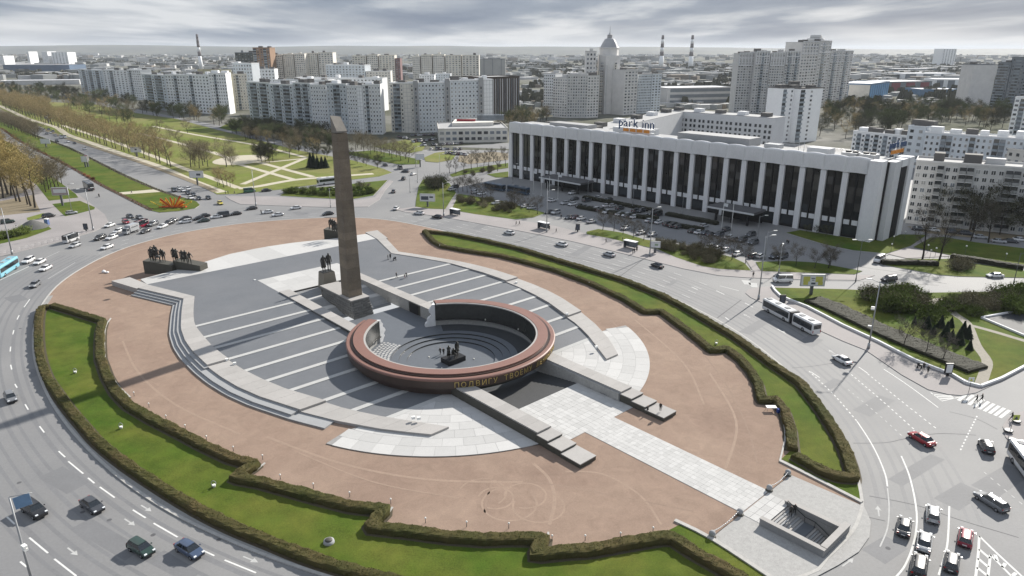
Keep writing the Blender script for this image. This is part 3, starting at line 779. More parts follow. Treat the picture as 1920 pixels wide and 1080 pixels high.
# gilded raised lettering on the ring's outer face
def text_mesh(body, size, ext, offset=0.0):
    c = bpy.data.curves.new('lettering', 'FONT'); c.body = body; c.size = size; c.extrude = ext; c.offset = offset; c.resolution_u = 2
    o = bpy.data.objects.new('lettering', c); col.objects.link(o)
    dg = bpy.context.evaluated_depsgraph_get()
    me = bpy.data.meshes.new_from_object(o.evaluated_get(dg)); w = max((v.co.x for v in me.vertices), default=size * .4)
    bpy.data.objects.remove(o); bpy.data.curves.remove(c)
    return me, w
def ring_text(body, a_start, size, gap, r_=22.16, zb=1.78, parent=None, mat=None):
    ang = a_start
    for ch in body:
        if ch == ' ': ang += 1.15 / r_; continue
        me, w = text_mesh(ch, size, .035, -.012)
        me.materials.append(mat); a = ang + w / 2 / r_
        nrm = A_ * math.cos(a) + B_ * math.sin(a); tx = Vector((-nrm.y, nrm.x, 0))
        p = W(r_ * math.cos(a), .3 + r_ * math.sin(a), zb) - tx * (w / 2)
        o = link('letter', me, parent); o.matrix_local = Matrix.Translation(p - parent.location) @ Matrix((tx, Vector((0, 0, 1)), nrm)).transposed().to_4x4()
        ang += (w + gap) / r_
ring_text('ПОДВИГУ ТВОЕМУ ЛЕНИНГРАД', R(-36.5), 1.5, .30, 22.15, 2.16, ring, m_gold)

# sunken court
court = tag(link('court_floor', None, None, W(0, 0, -1.3)), kind='structure')
outl = [W(-33.5, -9.25), W(-17.2, -9.25)] + arc(18.9, math.pi + .51, math.pi * 2 - .5, 24) + [W(18.4, -9), W(18.4, 9)] + arc(18.9, .49, math.pi - .51, 24) + [W(-17.2, 9.25), W(-33.5, 9.25)]
put('floor_sheet', MB().sheet(outl, -1.3, 0, [arc(13.0, 0, 2 * math.pi * 39 / 40, 39, 0)]), m_floor, court)
for k, r_ in enumerate((13.0, 11.3, 9.6)):
    z1 = -1.3 - .28 * k; z0 = z1 - .28; r2 = (11.3, 9.6, .02)[k]
    mbk = ringband([(r_, z1), (r_, z0)], 0, 2 * math.pi, 64, False, 0, None, 0)
    mbk.f = [f[::-1] for f in mbk.f]
    put('round_step_riser', mbk, m_wallin, court)
    put('round_step', MB().sheet(arc(r_, 0, 2 * math.pi * 63 / 64, 63, 0), z0) if k == 2 else ringband([(r_, z0), (r2, z0)], 0, 2 * math.pi, 64, False, 0, None, 0), m_floor, court)
put('shaded_floor_band', ringband([(14.6, -1.285), (18.55, -1.285)], R(-20), R(150), 50, False, 0, None, 0), M('shaded_floor_band', (.045, .048, .052), var=.2, scale=.8, fine=3), court)  # deep shade below the ring's wall, painted as a darker arc of floor
for i in range(12):
    for j in range(6):
        a = R(-158 + i * 3.4 + (j % 2) * 1.1); r_ = 13.5 + j * .78
        p = W(r_ * math.cos(a), r_ * math.sin(a), -1.29)
        link('light_tile', TILE if (i + j) else None, court) if False else put('light_tile', MB().obox(p, A_ * .27, B_ * .27, (0, 0, .012)), m_slab, court)

# walls of the stair by the obelisk
for sg, lb in ((-1, 'low granite wall along the near side of the obelisk stair'), (1, 'marble faced wall with a dark doorway beside the obelisk stair')):
    t = thing('stair_wall', W(-38, sg * 10.7, 0), lb, 'wall', 'walls beside the obelisk stair')
    lo, hi = sorted((sg * 9.3 - .3, sg * 12.1 - .3))
    put('core', MB().lbox(-57.4, -18.6, lo + .1, hi - .1, -1.4, 1.42), m_plinth, t)
    for c0, c1 in zip(fr(-57.6, -18.4, 12), fr(-57.6, -18.4, 12)[1:]):
        put('coping_slab', MB().lbox(c0, c1 - .02, lo - .05, hi + .05, 1.43, 1.68), m_par, t)
    fc = lo if sg > 0 else hi
    for c0, c1 in zip(fr(-54.5, -19, 7), fr(-54.5, -19, 7)[1:]):
        if sg > 0 and c0 < -26 < c1:
            put('doorway', MB().lbox(c0 + .4, c1 - 1.2, fc - .06, fc + .12, -1.3, 1.1), m_black, t); continue
        zb = max(-1.3, -.1 - (c0 + 54) * .1)
        put('marble_panel', MB().lbox(c0, c1 - .05, fc - .08, fc + .12, zb, 1.4), m_marble, t)
bst = tag(link('obelisk_stair', None, None, W(-45, 0, 0)), kind='structure')
z = Z_BACK; s = -55.2
for fl in range(3):
    for k in range(8):
        z -= .11; put('stair_tread', MB().lbox(s, s + .52, -9.5, 9.0, -1.9, z), m_step, bst); s += .53
    put('landing', MB().lbox(s, s + (2.1 if fl < 2 else .6), -9.5, 9.0, -1.9, z - .004), m_slab if fl < 2 else m_floor, bst); s += 2.11

# obelisk: battered block base, shaft of granite courses with a slanted top
OB = (-38.45, -1.75)
obl = thing('obelisk', W(OB[0], OB[1], -1.3), 'tall brown granite obelisk with a slanted top on a rough block base', 'obelisk')
put('base_core', MB().lbox(-50.2, -34.9, -4.15, .72, -1.35, 3.1), m_plinth, obl)
rows_ = 7; hrow = 4.4 / rows_
for r_ in range(rows_):
    z0 = -1.3 + r_ * hrow; bat = 1.0 * (1 - r_ / rows_)
    n_ = 5; off0 = .5 if r_ % 2 else 0
    t0, t1 = -4.2 - bat * .28, .78 + bat * .42
    cuts = [t0] + [t0 + (t1 - t0) * (k + off0) / n_ for k in range(1 if not off0 else 0, n_) if 0 < (k + off0) / n_ < 1] + [t1]
    for c0, c1 in zip(cuts, cuts[1:]):
        j = random.uniform(-.05, .06)
        put('granite_block', MB().lbox(-34.95, -34.55 + bat * 1.1 + j, c0 + .03, c1 - .03, z0 + .03, z0 + hrow - .03), m_sty, obl)
    for k in range(9):
        a = -50 + 15.0 * (k + (.5 if r_ % 2 else 0)) / 9; b = min(a + 15.0 / 9, -34.98)
        if b - a < .3 or (a < -44 and z0 < -.2): continue
        put('granite_block', MB().lbox(a + .03, b - .03, t0 + random.uniform(-.03, .03), -4.1, z0 + .03, z0 + hrow - .03), m_sty, obl)
put('base_coping', MB().lbox(-50.4, -34.35, -4.35, .92, 3.1, 3.34), m_par, obl)
zs = [3.34] ; zc_ = 3.34; random.seed(3)
while zc_ < 43.3:
    zc_ += random.uniform(1.55, 2.25); zs.append(min(zc_, 43.6))
def hw(z): return 1.86 - .58 * (z - 3.34) / 44.0
for z0, z1 in zip(zs, zs[1:]):
    vs = []
    for z in (z0 + .012, z1 - .012):
        h = hw(z)
        vs += [W(OB[0] + a * h, OB[1] + b * h, z) for a, b in ((1, -1), (1, 1), (-1, 1), (-1, -1))]
    put('shaft_course', MB().add(vs, [(0, 1, 5, 4), (1, 2, 6, 5), (2, 3, 7, 6), (3, 0, 4, 7), (4, 5, 6, 7), (3, 2, 1, 0)]), m_gran, obl)
h0 = hw(43.6); vs = [W(OB[0] + a * h0, OB[1] + b * h0, 43.6) for a, b in ((1, -1), (1, 1), (-1, 1), (-1, -1))] + [W(OB[0] + a * h0, OB[1] + b * h0, z) for a, b, z in ((1, -1, 44.0), (1, 1, 43.9), (-1, 1, 47.0), (-1, -1, 47.4))]
put('slanted_top', MB().add(vs, [(0, 1, 5, 4), (1, 2, 6, 5), (2, 3, 7, 6), (3, 0, 4, 7), (4, 5, 6, 7), (3, 2, 1, 0)]), M('light_granite', (.20, .185, .165), var=.15, scale=1), obl)

# ================================================================== hedges, island lawns, underpass, sculpture
m_hedge = M('clipped_hedge', (.052, .056, .018), var=.35, scale=.8, fine=6, c2=(.085, .066, .030), s2=.15, v2=.3, rough=.95, spec=.1)
m_leafh = M('hedge_leaf', (.082, .085, .026), var=.4, scale=1.5, rough=.8, spec=.2)
m_soil = M('hedge_soil', (.075, .062, .04), var=.3, scale=1.2, fine=5)
def resample(P, step):
    out = [P[0].copy()]; acc = 0
    for a, b in zip(P, P[1:]):
        d = (b - a).length
        while acc + d >= step and d > 1e-6:
            a = a + (b - a) * ((step - acc) / d); out.append(a.copy()); d = (b - a).length; acc = 0
        acc += d
    if (out[-1] - P[-1]).length > step * .3: out.append(P[-1].copy())
    return out
def hedge(name, px, label, w=2.3, h=1.25, n=0, group=None, zp=1.1, mat=None, leaf=None, density=46, world=None, z0=.1):
    """clipped hedge along the line its top follows in the photograph: swept body with an uneven skin, leaves and twig ends on it"""
    P = world or [Vector((q.x, q.y, 0)) for q in G_(px, zp)]
    if n: P = smooth(P, n)
    P = resample(P, .55)
    prof = [(-.5, 0), (-.52, .45), (-.49, .88), (-.38, 1.0), (-.12, 1.03), (.12, 1.02), (.38, 1.0), (.49, .88), (.52, .45), (.5, 0)]
    mb = MB(); m = len(prof); N = len(P)
    for i, p in enumerate(P):
        d = (P[min(i + 1, N - 1)] - P[max(i - 1, 0)]).normalized(); q = Vector((-d.y, d.x, 0))
        endf = .8 if i in (0, N - 1) else 1
        for u, v in prof:
            c = p + q * (u * w)
            k = noise.noise((c.x * .9, c.y * .9, v * 2)) * .14 + noise.noise((c.x * 3.1, c.y * 3.1, v * 5)) * .11 + noise.noise((c.x * .21, c.y * .21, 7)) * .08
            c = c + q * (k * (1 if u > 0 else -1)); mb.v.append((c.x, c.y, z0 + v * h * endf + (k * 1.1 if v > .5 else 0)))
    for i in range(N - 1):
        for k in range(m - 1):
            a = i * m + k; mb.f.append((a, a + m, a + m + 1, a + 1)); mb.m.append(0); mb.sm.append(False)
    mb.f.append(tuple(range(m))); mb.m.append(0); mb.sm.append(False)
    mb.f.append(tuple((N - 1) * m + k for k in reversed(range(m)))); mb.m.append(0); mb.sm.append(False)
    rr = random.Random(len(P))
    o = thing(name, P[N // 2].to_3d() if False else (P[N // 2].x, P[N // 2].y, z0), label, 'hedge', group)
    put('body', mb, mat or m_hedge, o)
    if w < 2.0: put('soil_strip', MB().ribbon(P, w + .9, z0 + .068), m_soil, o)
    ml = MB()
    for i in range(N - 1):
        for _ in range(int(density * .55)):
            k = rr.randrange(m - 1) if rr.random() < .45 else rr.choice((3, 4, 5))
            a, b, c, d = (Vector(mb.v[j]) + Vector(o.location) for j in (i * m + k, (i + 1) * m + k, (i + 1) * m + k + 1, i * m + k + 1))
            u, v = rr.random(), rr.random(); p = a.lerp(b, u).lerp(d.lerp(c, u), v)
            s = rr.uniform(.05, .13); e1 = Vector((rr.uniform(-1, 1), rr.uniform(-1, 1), rr.uniform(-.4, 1))).normalized(); e2 = e1.orthogonal().normalized()
            p = p + Vector((0, 0, rr.uniform(0, .09)))
            ml.add([p - e2 * s * .5, p + e1 * s, p + e2 * s * .5, p - e1 * s * .8], [(0, 1, 2, 3)])
    lo = put('leaves', ml, leaf or m_leafh, o); lo['kind'] = 'stuff'
    return o
HO_L = [(92, 571), (77, 575), (72, 597), (71, 635), (75, 667), (87, 702), (107, 732), (130, 763), (155, 792), (183, 823), (233, 863), (300, 907), (367, 947), (433, 980), (500, 1007), (567, 1034), (640, 1058), (740, 1083), (860, 1104), (1000, 1116), (1150, 1114)]
hedge('hedge', HO_L, 'long clipped brown hedge along the kerb of the near lawn', 1.6, 1.0, 3, 'hedges around the island lawns')
HI_L = [(97, 569), (140, 582), (192, 598), (187, 615), (186, 640), (187, 667), (199, 700), (216, 730), (240, 755), (283, 780), (333, 805), (383, 831), (433, 854), (478, 866), (440, 890), (490, 899), (545, 914), (600, 929), (660, 944), (722, 950), (692, 982), (773, 991), (840, 1000), (907, 1005), (960, 1003), (1020, 1004), (1003, 1034), (1060, 1028), (1107, 1025), (1173, 1013), (1240, 1002), (1262, 1003), (1300, 1028), (1347, 1054), (1400, 1086)]
hedge('hedge', HI_L, 'zigzag clipped hedge between the near lawn and the pink sand', 1.75, 1.05, 0, 'hedges around the island lawns')
HO_R = [(793, 431), (840, 435), (907, 448), (973, 463), (1040, 483), (1107, 503), (1173, 523), (1240, 550), (1280, 570), (1330, 599), (1380, 628), (1413, 652), (1447, 677), (1502, 714), (1532, 752), (1552, 780), (1572, 812), (1587, 840), (1596, 866), (1601, 890), (1570, 888), (1540, 876), (1490, 847)]
hedge('hedge', HO_R, 'long clipped hedge beside the road on the far lawn, hooking round its tip', 1.75, 1.0, 0, 'hedges around the island lawns')
HI_R = [(797, 432), (813, 450), (830, 459), (873, 467), (940, 477), (973, 485), (1040, 503), (1107, 527), (1173, 558), (1210, 581), (1240, 580), (1257, 592), (1290, 616), (1315, 636), (1335, 653), (1364, 650), (1390, 670), (1410, 693), (1423, 716), (1429, 746), (1455, 744), (1472, 765), (1483, 800), (1487, 838)]
hedge('hedge', HI_R, 'stepped clipped hedge between the far lawn and the pink sand', 1.65, 1.0, 0, 'hedges around the island lawns')
hedge('hedge', [(1524, 558), (1560, 572), (1620, 600), (1690, 632), (1760, 660), (1835, 690)], 'broad dark low hedge cutting diagonally across the lawn by the bus', 6.0, .8, 2, None, .8, M('dark_hedge', (.020, .020, .010), var=.4, scale=.8, fine=5), M('dark_hedge_leaf', (.026, .026, .012), var=.4, scale=1), 60)
# the island's lawns inside the hedges
def isl_lawn(px): 
    o = put('island_lawn', MB().sheet(G_(px, 0, 0), .16), m_grass); tag(o, kind='structure')
isl_lawn([(80, 578), (72, 600), (70, 640), (76, 680), (92, 716), (115, 750), (160, 803), (233, 868), (300, 912), (367, 952), (433, 985), (500, 1012), (567, 1040), (640, 1064), (740, 1090), (860, 1112), (1000, 1124), (1150, 1122), (1440, 1092), (1437, 1082), (1333, 1014), (1275, 985), (1240, 1003), (1107, 1027), (1003, 1038), (1020, 1006), (907, 1008), (840, 1003), (692, 986), (722, 953), (600, 932), (440, 893), (478, 869), (383, 834), (283, 783), (240, 758), (216, 733), (199, 703), (187, 668), (187, 640), (192, 602), (140, 586), (97, 573)])
isl_lawn([(797, 435), (840, 438), (907, 451), (973, 466), (1040, 486), (1107, 506), (1173, 527), (1240, 554), (1280, 574), (1330, 603), (1380, 632), (1447, 681), (1502, 718), (1552, 784), (1587, 844), (1606, 895), (1613, 938), (1465, 862), (1487, 842), (1483, 802), (1472, 768), (1455, 747), (1429, 750), (1423, 719), (1410, 696), (1390, 673), (1364, 653), (1335, 656), (1290, 619), (1257, 595), (1210, 584), (1107, 530), (1040, 506), (940, 480), (873, 470), (813, 453)])
for q in ([(1462, 866), (1540, 905), (1616, 944)], [(1265, 978), (1333, 1012), (1440, 1082), (1460, 1096)]):
    tag(put('kerb', MB().wallstrip(G_(q, 0, 3), -.3, .3, .1, .34), m_kerb), kind='structure')
for q in ([(1462, 866), (1466, 850), (1472, 820), (1468, 790), (1455, 757)], [(208, 598), (198, 615), (196, 650), (200, 690), (220, 722), (245, 747)], [(736, 953), (727, 967)], [(1028, 1000), (1028, 1016)], [(497, 870), (480, 884)]):
    tag(put('kerb', MB().wallstrip(G_(q, 0, 3), -.14, .14, .1, .26), m_kerb), kind='structure')

# tracks scuffed into the sand
m_trk = M('scuffed_sand', (.300, .222, .172), var=.18, scale=.5, fine=5, spec=.1); m_trk2 = M('damp_sand', (.258, .188, .146), var=.2, scale=.5, fine=5, spec=.1); rt = random.Random(14)
def track(px, w, mat, z=.1235): put('sand_track', MB().ribbon(G_(px, 0, 6), w, z), mat, island)
for k, (cx_, cy_) in enumerate([(930, 935), (955, 945), (985, 930), (1010, 950), (905, 925)]):
    r_ = rt.uniform(2.2, 5.5); c_ = g(cx_, cy_); a0 = rt.uniform(0, 6)
    put('sand_track', MB().ribbon([c_ + Vector((r_ * math.cos(a0 + i * .22), r_ * math.sin(a0 + i * .22), 0)) for i in range(rt.randint(14, 26))], .3, .1232 + k * .0006), m_trk, island)
for k, q in enumerate([[(905, 985), (915, 930), (935, 880), (965, 860)], [(1030, 985), (1040, 940), (1030, 900), (1000, 870)], [(1240, 985), (1200, 930), (1130, 890), (1060, 885)], [(880, 900), (1000, 905), (1150, 930), (1300, 960)], [(500, 820), (640, 870), (800, 900), (980, 905)], [(230, 640), (260, 700), (330, 760), (450, 815)], [(1300, 640), (1360, 720), (1400, 800), (1420, 870)], [(1190, 600), (1280, 680), (1320, 760)], [(150, 520), (260, 470), (420, 440), (600, 425)], [(800, 460), (960, 500), (1100, 570), (1200, 650)], [(1330, 700), (1380, 790), (1360, 880)], [(560, 850), (700, 905), (860, 935)]]):
    track(q, rt.uniform(.25, .55), m_trk if k % 3 else m_trk2, .1238 + k * .0007)
# underpass forecourt, stair well with its parapet
up = tag(link('underpass_forecourt', None, None, W(78, 0, .1)), kind='structure')
m_cobble = M('rough_setts', (.335, .33, .32), var=.25, scale=1.8, fine=6)
m_uw = M('underpass_granite', (.255, .255, .255), var=.15, scale=.8, fine=5)
pl = [W(72.5, -12), W(72.5, 9.9)] + [W(*S_) for S_ in ((83.4, 10.2), (85.4, 7.5), (86.6, 4), (86.9, 0), (86.2, -4.5), (85.2, -9), (83.5, -13.5))] + [W(80, -16.5)]
put('sett_paving', MB().sheet(pl, .14, 0, [WELL]), m_cobble, up)
sm3 = MB().obox((0, 0, 0), (.55, 0, 0), (0, .72, 0), (0, 0, .03)).mesh('entry_slab', m_slab)
for i in range(3):
    for j in range(5):
        link('entry_slab', sm3, up, W(73.1 + i * 1.14, -3.6 + j * 1.47, .15) - up.location, ROT)
well = thing('underpass_stair', W(80, -.9, -3), 'sunken granite stairwell to the underpass with a low parapet', 'stairwell')
for a, b in (((75.4, -4.7), (84.3, -4.08)), ((83.55, -4.08), (84.3, 3.1)), ((75.4, 2.42), (83.55, 3.1))):
    hh = 1.15 if b[1] < 0 or a[0] > 80 else .55
    put('parapet', MB().lbox(a[0], b[0], a[1], b[1], -4.6, hh), m_uw, well)
    put('parapet_cap', MB().lbox(a[0] - .06, b[0] + .06, a[1] - .06, b[1] + .06, hh + .002, hh + .12), m_par, well)
put('well_wall', MB().lbox(75.3, 75.88, -4.08, 2.42, -4.6, .12), m_uw, well)
z = .12
for k in range(8):
    z -= .16; put('stair_tread', MB().lbox(75.9 + k * .34, 75.9 + k * .34 + .33, -4.08, 2.4, -4.8, z), m_step if k % 2 else m_par, well)
put('landing', MB().lbox(78.62, 80.1, -4.08, 2.4, -4.8, z - .01), m_floor, well)
for k in range(9):
    z -= .16; put('stair_tread', MB().lbox(80.1 + k * .34, 80.1 + k * .34 + .33, -4.08, 2.4, -4.8, z), m_step if k % 2 else m_par, well)
rp = [W(75.9, 2.2, 1.0), W(78.6, 2.2, -.25), W(80.1, 2.2, -.3), W(83.3, 2.2, -1.9)]
mb = MB()
for a, b in zip(rp, rp[1:]): mb.tube(a, b, .05)
for p in rp: mb.tube(p, p - Vector((0, 0, .95)), .035)
put('handrail', mb, m_black, well)
# granite balls carrying a chain across the path end
for k, (s_, t_, lab) in enumerate(((72.4, -11.6, 'granite chain post by the near lawn corner'), (72.4, -4.6, 'granite chain post at the near edge of the slab path'), (72.3, 3.7, 'granite chain post at the far edge of the slab path'), (72.2, 9.5, 'granite chain post by the far lawn corner'))):
    c = W(s_, t_, .12); t = thing('chain_post', c, lab, 'bollard', 'posts of the chain before the underpass')
    put('foot', MB().lathe([(.0, 0), (.55, 0), (.55, .12), (.3, .2), (0, .2)], c, 12), m_plinth, t)
    put('ball', MB().lathe([(0, .15)] + [(.45 * math.sin(a * .314), .55 - .45 * math.cos(a * .314)) for a in range(1, 10)] + [(0, 1.0)], c, 14), m_step, t)
for (t0, t1), lab in (((-11.2, -5), 'sagging chain between the near pair of granite posts'), ((4.1, 9.1), 'sagging chain between the far pair of granite posts')):
    mb = MB(); n_ = 14
    for i in range(n_):
        f = lambda u: W(72.35, t0 + (t1 - t0) * u, .85 - 1.6 * u * (1 - u))
        mb.tube(f(i / n_), f((i + 1) / n_), .06, .06, 6)
    tag(put('chain', mb, m_steel), lab, 'chain')

# ------------------------------------------------------------------ human figures
def human(pose, female=False, coat=0.0):
    """one skinned body: joints placed for the pose, radii taper along the limbs; 1.75 m tall, facing +X"""
    J = {'pel': (0, 0, .95, .15), 'waist': (0, 0, 1.1, .135), 'chest': (0, 0, 1.33, .165), 'neck': (.01, 0, 1.5, .065), 'head': (.03, 0, 1.62, .105), 'crown': (.015, 0, 1.71, .085)}
    for sd, y in (('l', 1), ('r', -1)):
        J['sh' + sd] = (0, .19 * y, 1.42, .075); J['hip' + sd] = (0, .10 * y, .9, .115)
        J['el' + sd] = (-.02, .26 * y, 1.14, .052); J['wr' + sd] = (.05, .27 * y, .89, .036); J['ha' + sd] = (.08, .27 * y, .78, .045)
        J['kn' + sd] = (.02, .11 * y, .5, .075); J['an' + sd] = (0, .11 * y, .09, .047); J['to' + sd] = (.17, .12 * y, .05, .045)
    def mv(n, dx=0, dy=0, dz=0):
        x, y, z, r = J[n]; J[n] = (x + dx, y + dy, z + dz, r)
    if pose == 'walk':
        mv('knl', .16, 0, .02); mv('anl', .30, 0, .03); mv('tol', .30, 0, .06); mv('knr', -.06); mv('anr', -.32, 0, .06); mv('tor', -.33, 0, .0)
        mv('ell', -.10); mv('wrl', -.14, 0, .03); mv('hal', -.14, 0, .05); mv('elr', .12, 0, .02); mv('wrr', .26, 0, .07); mv('har', .30, 0, .1)
    elif pose == 'arm':
        mv('elr', .12, -.02, .3); mv('wrr', .28, .0, .72); mv('har', .32, 0, .90)
    elif pose == 'hold':
        for s in 'lr': mv('el' + s, .10, 0, .04); mv('wr' + s, .33, -.1 if s == 'l' else .1, .26); mv('ha' + s, .4, -.12 if s == 'l' else .12, .35)
    elif pose == 'lean':
        for n in ('chest', 'neck', 'head', 'crown', 'shl', 'shr'): mv(n, .22, 0, -.05)
        for s in 'lr': mv('el' + s, .38, 0, -.02); mv('wr' + s, .58, 0, .12); mv('ha' + s, .65, 0, .2)
        mv('knl', .2); mv('anl', .18); mv('tol', .18); mv('anr', -.25); mv('tor', -.25); mv('knr', -.05)
    elif pose == 'sit':
        for n in list(J):
            if n[:2] not in ('kn', 'an', 'to'): mv(n, 0, 0, -.45)
        for s in 'lr': mv('kn' + s, .38, 0, .02); mv('an' + s, .4, 0, 0); mv('to' + s, .4)
    elif pose == 'wide':
        mv('knl', .1, .08); mv('anl', .12, .16); mv('tol', .12, .16); mv('knr', -.08, -.06); mv('anr', -.14, -.12); mv('tor', -.12, -.14)
        mv('ell', .08, .1, .12); mv('wrl', .2, .16, .34); mv('hal', .24, .17, .46)
    E_ = [('pel', 'waist'), ('waist', 'chest'), ('chest', 'neck'), ('neck', 'head'), ('head', 'crown')]
    for s in 'lr': E_ += [('chest', 'sh' + s), ('sh' + s, 'el' + s), ('el' + s, 'wr' + s), ('wr' + s, 'ha' + s), ('pel', 'hip' + s), ('hip' + s, 'kn' + s), ('kn' + s, 'an' + s), ('an' + s, 'to' + s)]
    names = list(J); me = bpy.data.meshes.new('figure')
    me.from_pydata([J[n][:3] for n in names], [(names.index(a), names.index(b)) for a, b in E_], [])
    o = bpy.data.objects.new('figure', me); col.objects.link(o)
    md = o.modifiers.new('skin', 'SKIN'); ss = o.modifiers.new('sub', 'SUBSURF'); ss.levels = 1; ss.render_levels = 1
    for i, n in enumerate(names):
        r_ = J[n][3] * (.92 if female else 1); sv = me.skin_vertices[0].data[i]; sv.radius = (r_, r_ * (1.18 if n in ('chest', 'waist', 'pel') else 1)); sv.use_root = n == 'pel'
    dg = bpy.context.evaluated_depsgraph_get(); out = bpy.data.meshes.new_from_object(o.evaluated_get(dg))
    bpy.data.objects.remove(o)
    if coat:      # the skirt of a long coat, grown from the hips of the same mesh
        bm = bmesh.new(); bm.from_mesh(out); n_ = 12; rings = []
        for z_, rx, ry in ((1.12, .15, .19), (.85, .19, .22), (coat, .22, .27), (coat, .12, .14)):
            rings.append([bm.verts.new((rx * math.cos(2 * math.pi * k / n_), ry * math.sin(2 * math.pi * k / n_), z_)) for k in range(n_)])
        for a, b in zip(rings, rings[1:]):
            for k in range(n_): bm.faces.new((b[k], b[(k + 1) % n_], a[(k + 1) % n_], a[k]))
        bm.to_mesh(out); bm.free()
    out.polygons.foreach_set('use_smooth', [True] * len(out.polygons))
    return out
POSES = {(p, c): human(p, c > 0, c) for p, c in (('stand', 0), ('walk', 0), ('arm', 0), ('hold', 0), ('lean', 0), ('sit', 0), ('wide', 0), ('stand', .45), ('walk', .55), ('hold', .4))}
_dress = {}
def dressed(pose, top, legs, hair=(.03, .02, .015)):
    key = (pose, top, legs)
    if key in _dress: return _dress[key]
    me = POSES[pose].copy()
    def pm(c, nm): return M('%s_%d_%d_%d' % (nm, *(int(x * 100) for x in c)), c, var=.08, scale=6, space='obj', rough=.9)
    for m in (pm(top, 'jacket'), pm(legs, 'trousers'), M('skin', (.42, .26, .19), var=.05, scale=5, space='obj', rough=.6), pm(hair, 'hair'), pm((.03, .03, .03), 'shoe')): me.materials.append(m)
    sit = pose[0] == 'sit'; dz = -.45 if sit else 0
    for p in me.polygons:
        x, y, z = p.center; z -= dz
        i = 0
        if p.center.z < .1: i = 4
        elif z < .92 and abs(y) < .24 and (pose[1] == 0 or z < pose[1] + .02): i = 1
        elif z > 1.53: i = 3 if (z > 1.67 or x < .0) else 2
        elif abs(y) > .2 and z < .84 and pose[0] in ('stand', 'walk', 'wide'): i = 2
        p.material_index = i
    _dress[key] = me
    return me
def person(px, py, z, head, pose, top, legs, label, group=None, loc=None, sc=1.0):
    o = link('person', dressed(pose, top, legs), None, loc or g(px, py, z), head)
    o.location.z = z; o.scale = (sc, sc, sc)
    return tag(o, label, 'person', group)
# ------------------------------------------------------------------ bronze groups
def figure(parent, loc, pose, head, h=4.6, extra=None):
    """one bronze figure of a group, a part of its sculpture"""
    k = h / 1.75; me = POSES[pose]
    if not me.materials: me.materials.append(m_bronze)
    me2 = BR.get(pose)
    if me2 is None:
        me2 = me.copy(); me2.materials.clear(); me2.materials.append(m_bronze); BR[pose] = me2
    o = link('bronze_figure', me2, parent, Vector(loc) - parent.location, head); o.scale = (k, k, k)
    return o
BR = {}
# soldier and worker on the block behind the obelisk
c = W(-53.4, -.6, Z_BACK)
t = thing('statue_pair', c, 'bronze soldier and worker standing side by side on a granite block', 'statue')
def frustum(c, sx, sy, z0, z1, k=.85):
    vs = []
    for z, q in ((z0, 1), (z1, k)):
        vs += [Vector((c.x, c.y, z)) + A_ * (a * sx * q) + B_ * (b * sy * q) for a, b in ((1, -1), (1, 1), (-1, 1), (-1, -1))]
    return MB().add(vs, [(0, 1, 5, 4), (1, 2, 6, 5), (2, 3, 7, 6), (3, 0, 4, 7), (4, 5, 6, 7), (3, 2, 1, 0)])
put('pedestal', frustum(c, 1.75, 1.95, Z_BACK - .1, 5.7, .82), M('pedestal_granite', (.21, .19, .155), var=.15, scale=.8, fine=4), t)
put('plinth_plate', frustum(c, 1.35, 1.5, 5.7, 5.88, .96), m_bronze, t)
figure(t, W(-53.3, -1.35, 5.85), ('stand', .45), ROT, 4.7); figure(t, W(-53.6, .35, 5.85), ('stand', 0), ROT, 4.9)
# the two long side groups on wedge plinths
def group_block(label, sgn, figs, rows):
    s0, t0 = (-97.5, -26.3) if sgn < 0 else (-99, 25.5)
    t = thing('sculpture_group', W(s0, t0, .1), label, 'sculpture')
    for (a, b, z0, z1, wd) in rows:
        pa, pb = W(*a), W(*b); d = (pb - pa).normalized(); q = Vector((-d.y, d.x, 0)) * wd
        vs = [pa - q, pb - q, pb + q, pa + q]; vv = [(v.x, v.y, .05) for v in vs] + [(vs[i].x, vs[i].y, (z0, z1, z1, z0)[i]) for i in range(4)]
        put('plinth', MB().add(vv, [(0, 1, 5, 4), (1, 2, 6, 5), (2, 3, 7, 6), (3, 0, 4, 7), (4, 5, 6, 7), (3, 2, 1, 0)]), m_plinth, t)
    for (px, py, zt, pose, hd, hh) in figs:
        p = g(px, py, zt); figure(t, (p.x, p.y, zt), pose, hd, hh)
    return t
a0 = ROT - .2
left = [(285, 489, 4.0, ('stand', .45), a0, 4.2), (290, 489, 3.9, ('hold', 0), a0 + .4, 4.0), (296, 490, 3.7, ('wide', 0), a0, 4.2), (293, 487, 3.9, ('arm', 0), a0 - .4, 4.6), (303, 490, 3.5, ('lean', 0), a0 + .3, 4.2), (308, 491, 3.3, ('walk', 0), a0, 3.8),
        (327, 488, 4.0, ('stand', .45), a0, 3.9), (332, 489, 3.9, ('hold', .4), a0 + .5, 3.8), (343, 492, 3.6, ('stand', .45), a0 - .2, 3.9), (349, 493, 3.5, ('walk', .55), a0, 4.0), (356, 495, 3.3, ('lean', 0), a0 + .2, 4.0)]
gb = group_block('long bronze group of defenders on two dark plinths at the square\'s edge', -1, left, [((-104.5, -31.3), (-97.6, -25.6), 4.0, 3.0, 1.6), ((-98.8, -24.6), (-91.6, -19.6), 4.0, 3.0, 1.7)])
p = g(295, 478, 9.0); put('raised_bundle', MB().lathe([(0, 0), (.55, .15), (.7, .4), (.4, .7), (0, .8)], (p.x, p.y, 8.2), 8), m_bronze, gb)
right = [(621, 432, 4.0, ('wide', 0), a0, 4.4), (625, 434, 3.9, ('arm', 0), a0, 4.4), (629, 436, 3.7, ('stand', .45), a0, 4.4), (634, 438, 3.6, ('lean', 0), a0, 4.2)]
